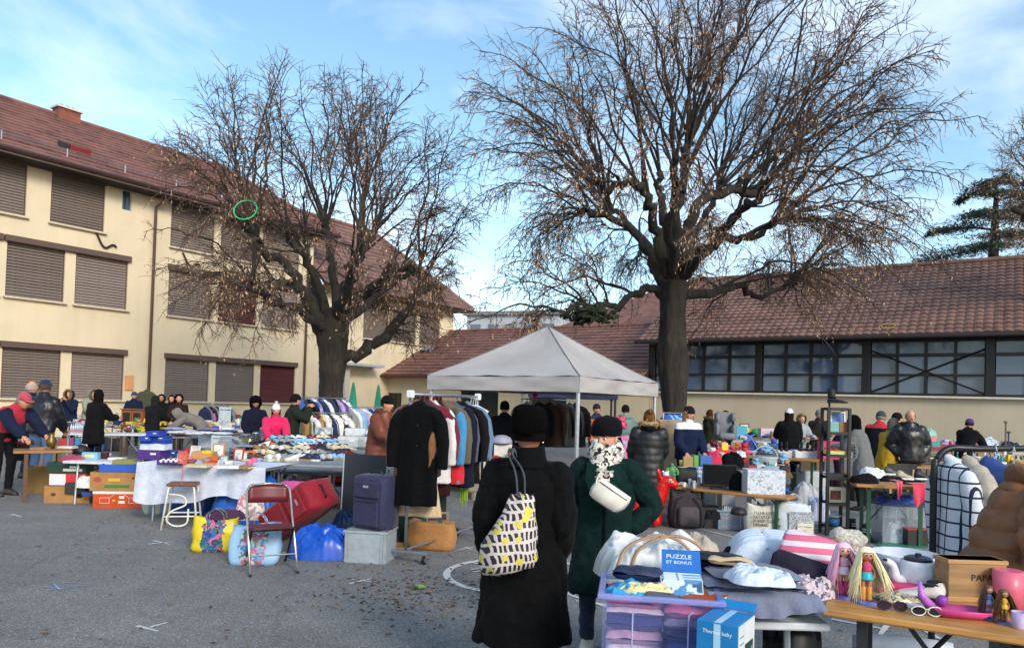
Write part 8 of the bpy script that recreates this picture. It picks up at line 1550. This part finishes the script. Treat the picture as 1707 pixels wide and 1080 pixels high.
tp = thing('teapot', 'white ceramic teapot with black lid behind the dolls', 'teapot', tuple(G(1548, 990, .76)+V((0, .10, 0))), R(10)); cm2 = M('#d6d9de', .18); MB().mat(cm2).lathe([(.07, 0), (.098, .012), (.094, .07), (.085, .13), (.080, .145)], 24).build('body', tp, True); MB().mat(M('#1d2230', .3)).lathe([(.066, .146), (.066, .158), (.05, .166), (.016, .168), (.016, .178), (.012, .182)], 20).build('lid', tp); MB().mat(cm2).tube(smooth_path([V((-.07, 0, .035)), V((-.125, 0, .06)), V((-.145, 0, .12)), V((-.185, 0, .148))], 4), [.036, .034, .032, .03, .028, .026, .024, .022, .021, .02, .019, .018, .017], 12).build('spout', tp, True); MB().mat(BLACK).ball((-.186, 0, .15), (.012, .014, .006), 10, 6).build('spout_opening', tp); MB().mat(cm2).tube(smooth_path([V((.08, 0, .13)), V((.14, 0, .125)), V((.15, 0, .07)), V((.09, 0, .03))], 4), .010, 8, flat=1.4).build('handle', tp, True)
fg('box', 'pink leather wallet', 1512, 990, .765, .24, .04, .09, '#c42a6a', rot=-14, name='wallet'); 
for i, (u, c) in enumerate(((1540, '#1a1c22'), (1558, '#191b20'))): o = b_shoe(.22, .08, .08, M('#d9cfc8', .5), M(c, .5), name='shoe'); put_thing(o, 'shoe', 'black and cream ballet shoe', pl, G(u, 1004, .762)+V((0, .05+.06*i, .0)), R(150+i*10))
fg('clothes_heap', 'heap of tangled jewellery', 1505, 1005, .76, .22, .035, .13, '#8a7a5a', mat=M('#b8a888', .35, 'print', .2, '#3a5a5a', 90), name='jewellery'); fg('book', 'silver card case', 1530, 1016, .76, .17, .016, .06, '#b4b8c4', rot=-8)
def glasses(label, u, v, fc, lc, rot):
    p = G(u, v, .762)+V((0, .02, 0)); r = thing('sunglasses', label, 'sunglasses', tuple(p), R(rot)); fm = M(fc, .35); lm_ = M(lc, .08, 'flat')
    for s in (-1, 1): MB().mat(fm).tube([(s*.034+.029*math.cos(a), .006*abs(math.cos(a)), .022+.020*math.sin(a)) for a in (2*math.pi*i/16 for i in range(17))], .0032, 5).build('rim', r); q = MB().mat(lm_); q.prism([(s*.034+.027*math.cos(a), .002, .022+.018*math.sin(a)) for a in (2*math.pi*i/14 for i in range(14))], .002, V((0, 1, 0))); q.build('lens', r); MB().mat(fm).tube([(s*.063, .004, .03), (s*.064, .06, .026), (s*.05, .125, .012)], .003, 5).build('temple', r)
    MB().mat(fm).tube([(-.008, 0, .028), (0, -.002, .032), (.008, 0, .028)], .003, 5).build('bridge', r)
glasses('brown tinted sunglasses on the beer table edge below the dolls', 1492, 1020, '#3a2028', '#2a1a2c', -10); glasses('white framed sunglasses on the beer table edge', 1550, 1029, '#d8d4cc', '#101014', -8)
# pink toy tray, wooden box with PAPA, black box, pink tin, little dolls
pt = thing('toy_boat', 'pink plastic toy tub on the beer table beside the sunglasses', 'toy', tuple(G(1618, 1036, .762)+V((0, .08, 0))), R(-12)); pt.scale = (.78, .78, .7); q = MB().mat(M('#cf4a8c', .4)); q.loft([[V((x*(w_+.0), y*w2, z)) for x, y in ((-1, -.3), (-.85, -1), (.85, -1), (1, -.3), (1, .3), (.85, 1), (-.85, 1), (-1, .3))] for z, w_, w2 in ((0, .11, .05), (.05, .16, .085), (.055, .155, .08), (.012, .10, .045))]); q.build('tub', pt, True); MB().mat(M('#b86ac4', .4)).tube([(-.15, 0, .05), (-.20, 0, .12), (-.21, 0, .2)], [.03, .02, .01], 8).build('prow', pt, True)
wb_ = fg('box', 'wooden gift box engraved PAPA', 1628, 1003, .76, .28, .20, .12, '#9a7448', mat=M('#9a7850', .5, 'wood'), name='gift_box'); text('PAPA', .045, M('#2a1c14', .7, 'flat'), wb_, (0.02, -.0615, .115), (R(90), 0, 0), .0008)
for z_, h_ in ((.012, .024), (.19, .02)): bx('moulding', (0, -.0, z_), (.29, .13, h_), M('#b48a58', .5, 'wood'), wb_, .003)
fg('box', 'open black box', 1590, 990, .76, .2, .11, .12, '#141418', rot=6); fg('tin', 'large pink canister', 1694, 1016, .76, .13, .17, .13, '#d8657f', mat=M('#d8657f', .35)); doll('small doll in pale blue dress beside the pink canister', 1660, 1036, '#5a3a2c', '#8aa0cc', '#9ab4dc', '#c9d0e0', '#c99a80', .5); doll('small brown haired doll in yellow in front of the pink canister', 1686, 1044, '#6a4428', '#d0a830', '#c99a2c', '#8a5a34', '#a87850', .5); fg('mug', 'lilac paper cup', 1706, 1050, .76, .06, .07, .06, '#b8a4cc'); fg('ball', 'purple bouncing ball', 1575, 1012, .79, .05, .05, .05, '#8a3aa4')
# clothes pile on the camping table
pl = 'on the pile over the white camping table'
def fh(short, u, v, z, W, Hh, Dp, col, rot=0, mat=None, name='garment', rough=1.0, seed=0, kind='clothes_heap'): return fg(kind, short, u, v, z, W, Hh, Dp, col, pl, rot, mat=mat, name=name, rough=rough, seed=seed)
fh('black floral fabric', 1272, 1026, .66, .50, .12, .42, '#1a1618', mat=M('#17141a', .85, 'print', 0, '#5a3238', 50), seed=3, name='floral_fabric', kind='folded_garment')
gt = M('#747a90', .85, 'cloth'); p = G(1268, 1004, .77)
for i in range(3): loose('folded_garment', ['lower grey trouser leg', 'middle grey trouser leg', 'top grey trouser leg'][i], p+V((-.02+i*.02, .20+i*.015, .005+i*.032)), .54-.05*i, .036, .42-.03*i, '#5a5e70', pl, -6+i*5, mat=gt, name='grey_trousers', seed=40+i)
q = MB().mat(gt); a0 = p+V((-.25, -.012, .05)); q.grid(lambda t, s_: V((.50*t+.02*s_, -.012-.05*s_**.6-.014*math.sin(t*15)*s_-.01*math.sin(t*31+2)*s_, -.10*s_*(.7+.3*math.sin(t*3.6)))), 40, 10); o = q.build('grey_cloth', None, True, tuple(a0)); tag(o, 'grey trouser cloth hanging over the front of the clothes pile', 'trousers')
fh('white gathered blouse', 1280, 978, .875, .30, .075, .22, '#ccd6e4', mat=M('#ccd8e8', .8, 'cloth'), seed=5, name='white_blouse', rough=.75, rot=-14)
vest = thing('padded_waistcoat', 'white quilted padded waistcoat lying at the back of the clothes pile', 'waistcoat', tuple(G(1300, 946, .82)+V((.02, .22, .0))), R(-12)); q = MB().mat(M('#c9d6e6', .6, 'cloth')); q.grid(lambda a, b_: ((a-.5)*.46, (b_-.5)*.42, .13*max(0, 1-(2*a-1)**4)*(1-(2*b_-1)**6)**.5+.022*abs(math.sin(b_*math.pi*6))*(1-(2*a-1)**6)-.012*math.exp(-((a-.42)/.02)**2)), 40, 48); q.build('quilted_body', vest, True); MB().mat(M('#b4c0d0', .4)).tube([(-.035, -.2, .09), (-.035, 0, .15), (-.035, .2, .09)], .006, 5).build('zip', vest)
fh('navy cap', 1236, 938, .80, .16, .11, .16, '#171a26', seed=6, name='cap', rough=.3); fh('black leather clutch bag', 1198, 950, .86, .30, .07, .13, '#181a24', rot=-20, mat=M('#1a1c26', .4), name='clutch_bag', kind='cushion'); fh('beige canvas bag', 1165, 940, .80, .30, .16, .26, '#b8aa98', seed=8, name='canvas_bag', rough=.6); fh('tan leather strap', 1222, 943, .90, .22, .03, .05, '#c4a884', rot=-16, name='strap', kind='cushion')
fb = thing('shopping_bag', 'large white floral shopping bag with tan handles lying behind the tub', 'bag', tuple(G(1106, 985, .72)+V((0, .30, 0))), R(-8)); fm_ = M('#d9dde0', .7, 'print', 0, '#c4d0dc', 10); me = b_heap(.62, .25, .54, M('#d6dade', .7, 'cloth'), name='tmp_heap', rough=.9, seed=21); fb_m = me.data; bpy.data.objects.remove(me); obj('sack', fb_m, fb)
fmat, n, l, b = newmat('floral_bag'); tcx = n.new('ShaderNodeTexCoord'); v1 = n.new('ShaderNodeTexVoronoi'); v1.feature = 'DISTANCE_TO_EDGE'; v1.inputs['Scale'].default_value = 9; nz = n.new('ShaderNodeTexNoise'); nz.inputs['Scale'].default_value = 10; nz.inputs['Detail'].default_value = 5; l.new(tcx.outputs['Object'], nz.inputs['Vector']); l.new(tcx.outputs['Object'], v1.inputs['Vector']); rp = n.new('ShaderNodeValToRGB'); e = rp.color_ramp.elements; e[0].position = .34; e[0].color = (.20, .30, .48, 1); e[1].position = .44; e[1].color = (.72, .73, .72, 1); l.new(nz.outputs['Fac'], rp.inputs['Fac']); l.new(rp.outputs[0], b.inputs['Base Color']); b.inputs['Roughness'].default_value = .6
fb_m.materials.clear(); fb_m.materials.append(fmat)
hm = M('#a3805c', .5, 'plain')
for off in (0, .07): MB().mat(hm).tube(smooth_path([V((-.20+off, -.27, .08)), V((-.14+off, -.22, .20)), V((.03+off, -.18, .26)), V((.17+off, -.20, .20)), V((.20+off, -.27, .06))], 6), .011, 7, flat=.6).build('handle', fb, True)
sb = thing('striped_bag', 'pink and white striped beach bag tilted on the clothes pile', 'bag', tuple(G(1362, 985, .80)+V((0, .22, 0))), R(-20)); q = MB().mat(M('#d96a86', .8, 'stripez', 0, '#e4d4da', 19)); q.T = MX.Rotation(R(-38), 4, 'X') @ MX.Rotation(R(16), 4, 'Y'); q.box((0, 0, .15), (.27, .10, .22), bev=.03); me = q.mesh('sack', True); wrinkle(me, .01, 12); obj('sack', me, sb); q = MB().mat(M('#2c2836', .7, 'cloth')); q.T = MX.Rotation(R(-20), 4, 'X') @ MX.Rotation(R(14), 4, 'Y'); q.box((0, -.02, .05), (.30, .13, .12), bev=.03); q.build('base', sb, True)
fg('clothes_heap', 'green bubble plastic', 1330, 1024, .68, .12, .05, .10, '#2fa87c', 'hanging at the right end of the clothes pile', name='green_plastic', mat=M('#2fa87c', .3))
# translucent tub of clothes
tp_ = G(1098, 1000, .80); Wt, Ht, Dt = .50, .36, .38; z0 = .46; pos = (at(1106, 1000, 3.36).x, 3.46, z0)
tubm = M('#8f9ae0', .25, 'clear', 0, None, .11)
tub('translucent lilac storage tub packed with folded clothes', pos, Wt, Ht, Dt, -9, tubm, None, M('#9aa4e2', .25, 'clear', 0, None, .5), handles='#b4bce8'); pl = 'inside the lilac storage tub'
q3 = rz3(R(-9))
def intub(kind, short, x, y, z, W, Hh, Dp, col, rot=0, place=pl, **k): return loose(kind, short, V(pos)+q3 @ V((x, y, z)), W, Hh, Dp, col, place, rot-9, **k)
zz = .012
for c, h, n_ in (('#c25a80', .05, 'dark rose'), ('#e4d8e0', .06, 'pale lilac'), ('#d0a0b8', .06, 'dusty mauve'), ('#28306a', .07, 'navy'), ('#e0d4dc', .03, 'greyish white'), ('#e0608c', .05, 'rose pink')): intub('folded_garment', n_+' folded garment', -.11, 0, zz, .26, h, .34, c, 0); zz += h+.001
zz = .012
for c, h, n_ in (('#4a60a0', .14, 'denim blue'), ('#4a4a6c', .05, 'slate'), ('#8a86a4', .05, 'grey lilac'), ('#e8688c', .06, 'coral rose')): intub('folded_garment', n_+' folded garment', .125, 0, zz, .22, h, .34, c, 0); zz += h+.001
pl = 'on top of the lilac storage tub'
intub('clothes_heap', 'sky blue top', -.13, -.02, .315, .24, .06, .26, '#2f9ed0', place=pl, name='top'); intub('clothes_heap', 'pale yellow scarf', -.06, -.06, .345, .26, .04, .10, '#d9cf9c', 14, place=pl, name='scarf'); intub('cushion', 'navy spectacle case', -.10, .10, .36, .24, .06, .10, '#232a4c', -4, place=pl, name='spectacle_case', mat=M('#232a48', .4)); intub('cushion', 'printed pouch', .0, -.13, .325, .16, .03, .09, '#5a4a6a', 0, place=pl, name='pouch', mat=M('#6a4a70', .6, 'print', 0, '#3a6a5a', 40))
for i in range(6):
    r = rootmesh('dvd_case', None); bx('case', (0, 0, .07), (.19, .014, .135), M('#b8c8d8', .3), r, .002); bx('cover', (0, -.0078, .07), (.18, .001, .127), M(['#5a8ab4', '#c4ccd4', '#6a9ac0', '#a8c4d8', '#3a78b8', '#d0d4d8'][i], .3, 'print', 0, '#c8d4e0', 16), r); put_thing(r, 'dvd case', 'white edged DVD case', pl, V(pos)+q3 @ V((.10, -.10+i*.026, .31)), R(-9)); r.rotation_euler.x = R(-52); r['group'] = 'DVD cases in the tub'
r = rootmesh('magazine', None); bx('pages', (0, 0, .11), (.18, .010, .24), M('#d0d0c8', .5), r); bx('cover', (0, -.006, .11), (.185, .002, .245), M('#2c6cb8', .35, 'plain', 0, None, 6), r); put_thing(r, 'magazine', 'blue magazine titled PUZZLE', pl, V(pos)+q3 @ V((.11, .08, .33)), R(-9)); r.rotation_euler.x = R(-50); text('PUZZLE', .035, M('#d8e4f0', .5, 'flat'), r, (-.01, -.0075, .19), (R(90), 0, 0), .0005); text('ET BONUS', .026, M('#d8e4f0', .5, 'flat'), r, (-.01, -.0075, .155), (R(90), 0, 0), .0005)
intub('book', 'orange paperback', .20, -.08, .325, .14, .025, .18, '#a8481c', -30, place=pl); intub('box', 'grey tub clip', .262, -.06, .30, .03, .05, .12, '#6a7488', 0, place='clipped on the side of the lilac tub')
ob = tub('dark blue crate below the lilac storage tub', (pos[0], pos[1]+.02, .02), .54, .42, .42, -9, M('#22345c', .4), None, M('#2a4a8c', .4), handles='#2a4a8c'); loose('clothes_heap', 'brown cloth', (pos[0], pos[1]+.02, .03), .46, .36, .34, '#5a4a40', 'inside the dark blue crate', name='cloth')
for x in (-.2, .2): pass
bd = thing('wooden_board', 'wooden board laid over the dark blue crate as a shelf for the tub', 'board', (pos[0], pos[1]+.02, 0), R(-9)); MB().mat(M('#8a6a44', .6, 'wood')).box((0, 0, .449), (.5, .40, .016)).build('plank', bd)
# blue carton
p = at(1214, 1075, 3.06); bc = thing('carton', 'blue carton with white side showing a dark appliance, sealed with tape', 'box', (p.x, p.y+.04, .45), R(-34)); blm = M('#1c7fc0', .4, 'plain', 0, None, 4); bx('front_face', (0, 0, .17), (.17, .22, .34), blm, bc, .003); bx('white_side', (.0862, 0, .17), (.002, .216, .335), M('#d2d6d8', .5), bc); bx('photo_print', (.0878, .03, .15), (.001, .11, .2), M('#22403c', .4, 'print', 0, '#c8d0d0', 14), bc)
for i in range(7): bx('text_line', (.0878, -.07, .29-i*.028), (.001, .05, .006), M('#8a8f96', .6, 'flat'), bc)
bx('tape', (0, -.1108, .2), (.028, .0012, .27), M('#a9cfe6', .2, 'flat'), bc); bx('tape', (0, 0, .3408), (.028, .22, .0012), M('#a9cfe6', .2, 'flat'), bc); text('Thermo baby', .022, M('#e8f0f4', .5, 'flat'), bc, (0, -.1114, .30), (R(90), 0, 0), .0005)
q = MB().mat(M('#c8d2da', .4, 'flat')); q.prism([(.065*math.cos(a), -.1122, .07+.075*math.sin(a)) for a in (2*math.pi*i/24 for i in range(24))], .001, V((0, 1, 0))); q.build('round_print', bc); q = MB().mat(M('#22304a', .4, 'flat')); q.prism([(.05*math.cos(a), -.1135, .06+.06*math.sin(a)) for a in (2*math.pi*i/24 for i in range(24))], .001, V((0, 1, 0))); q.build('round_print', bc)
flap = MB().mat(blm); flap.box((0, .13, .36), (.17, .05, .004), rx=R(35)); flap.build('flap', bc)
st = thing('stool', 'plain grey step stool under the blue carton', 'stool', (p.x, p.y+.04, 0), R(-30)); bx('top', (0, 0, .432), (.26, .26, .03), M('#7a7e86', .5), st, .006); [bx('leg', (x, y, .208), (.03, .03, .416), M('#6a6e76', .5), st) for x in (-.1, .1) for y in (-.1, .1)]
# things below the foreground tables
pl = 'on the ground below the foreground tables'
wc = thing('folding_chair', 'white plastic folding chair seen below the beer table edge', 'chair', tuple(at(1520, 1060, 3.75).to_2d().to_3d()), R(168)); wc.scale.z = .8; wm = M('#c4cede', .4); MB().mat(wm).loft([[V((x, y-.04*(1-(x/.24)**2)*0+.05*(x/.24)**2, z)) for x in (-.24, -.12, 0, .12, .24)]+[V((x, y+.02+.05*(x/.24)**2, z)) for x in (.24, .12, 0, -.12, -.24)] for y, z in ((-.2, .50), (-.21, .56), (-.22, .60))]).build('backrest', wc, True); MB().mat(wm).box((0, .05, .42), (.42, .38, .03), bev=.012).build('seat', wc)
for s in (-1, 1): MB().mat(STEEL).tube([(s*.2, -.22, .6), (s*.2, .2, 0)], .011, 6).build('leg', wc); MB().mat(STEEL).tube([(s*.18, .2, .42), (s*.18, -.2, 0)], .011, 6).build('leg', wc)
for u, v, z, W, Hh, c, n_, k_ in ((1320, 1075, .0, .3, .5, '#101014', 'black rucksack', 'bag'), (1372, 1078, 0, .28, .30, '#15161c', 'black holdall', 'bag'), (1300, 1090, .0, .22, .24, '#2a6aa8', 'blue carrier bag', 'bag'), (1395, 1100, 0, .3, .2, '#b8bcc4', 'pale carrier bag', 'bag')):
    p = at(u, 1060, 3.9); o = b_bag(W, Hh, .2, M(c, .6), name='bag', handles=True, nz=.03); put_thing(o, 'bag', n_, pl, V((p.x, 3.9, 0)), R(rnd.uniform(-20, 20)))
fc = thing('folding_stool', 'black folded camp chair beneath the clothes pile', 'camp chair', tuple(at(1340, 1060, 3.62).to_2d().to_3d()), R(8))
for s in (-1, 1): MB().mat(DKSTEEL).tube([(s*.12, 0, 0), (s*.02, .05, .58)], .012, 6).build('leg', fc)
MB().mat(BLACK).box((0, .04, .45), (.14, .1, .28), bev=.03).build('seat', fc, True)
# ------------------------------------------------------------------ coat rail at the right edge
rp = M('#17181b', .4); r0 = at(1556, 850, 5.1); RL = thing('clothes_rail', 'black tubular clothes rail with rounded corner beside the seller', 'clothes rail', (r0.x, 5.1, 0), 0); zt = at(1600, 748, 5.1).z; dx = at(1800, 745, 5.1).x-r0.x
MB().mat(rp).tube(smooth_path([V((0, 0, .02)), V((0, 0, zt-.22)), V((.02, 0, zt-.08)), V((.10, 0, zt)), V((.3, 0, zt+.005)), V((dx, .1, zt+.0)), V((dx+.05, .1, zt-.2)), V((dx+.05, .1, .02))], 5), .022, 10).build('rail', RL, True)
for x in (0, dx+.05): MB().mat(rp).tube([(x, -.28, .02), (x, .28, .02)], .02, 8).build('foot', RL)
def coat_r(u, lb, mat_, L1, W1, ro, kind='coat', dz=0, th=.07):
    p = at(u, 750, 5.08); garment(lb, '#888888', (p.x, 5.08, zt-.035+dz), R(ro), L1, W1, kind, None, mat=mat_, near=True, th=th)
coat_r(1588, 'white fleece jacket with dark window check on the black rail', M('#cdd2da', .95, 'check', 0, '#20283c', 11), .72, .40, 88, th=.07); coat_r(1618, 'cream wool coat between the checked fleece and blue puffer', M('#b9ad9c', .9, 'cloth'), .90, .42, 86, th=.07); 
p = at(1652, 750, 5.0); g_ = garment('blue quilted puffer jacket hanging next to the brown seller', '#2a3f74', (p.x, 5.0, zt-.035), R(98), .78, .48, 'jacket', near=True, th=.095, mat=M('#2b4380', .5))
me = [c for c in g_.children if c.name.startswith('cloth_body')][0].data; ns = [v.normal.copy() for v in me.vertices]
for v, nn in zip(me.vertices, ns): v.co += nn*(abs(math.sin(v.co.z*math.pi/.10))**.6-.6)*.011
for i, (u, c) in enumerate(((1623, '#c8c8a8'), (1660, '#d0d4d8'), (1690, '#c4c4c4'))): q = at(u, 750, 5.1); o = thing('hanger', ['lime', 'white', 'clear'][i]+' plastic hanger hooked on the black rail', 'hanger', (q.x, 5.1, zt-.035), R(80)); MB().mat(M(c, .4)).tube([(-.2, 0, -.12), (0, 0, -.05), (.2, 0, -.12), (-.2, 0, -.12)], .007, 5).tube([(0, 0, -.05), (0, 0, 0), (.016, 0, .03), (0, 0, .058), (-.018, 0, .03)], .004, 4).build('hook', o)
finish_labels()
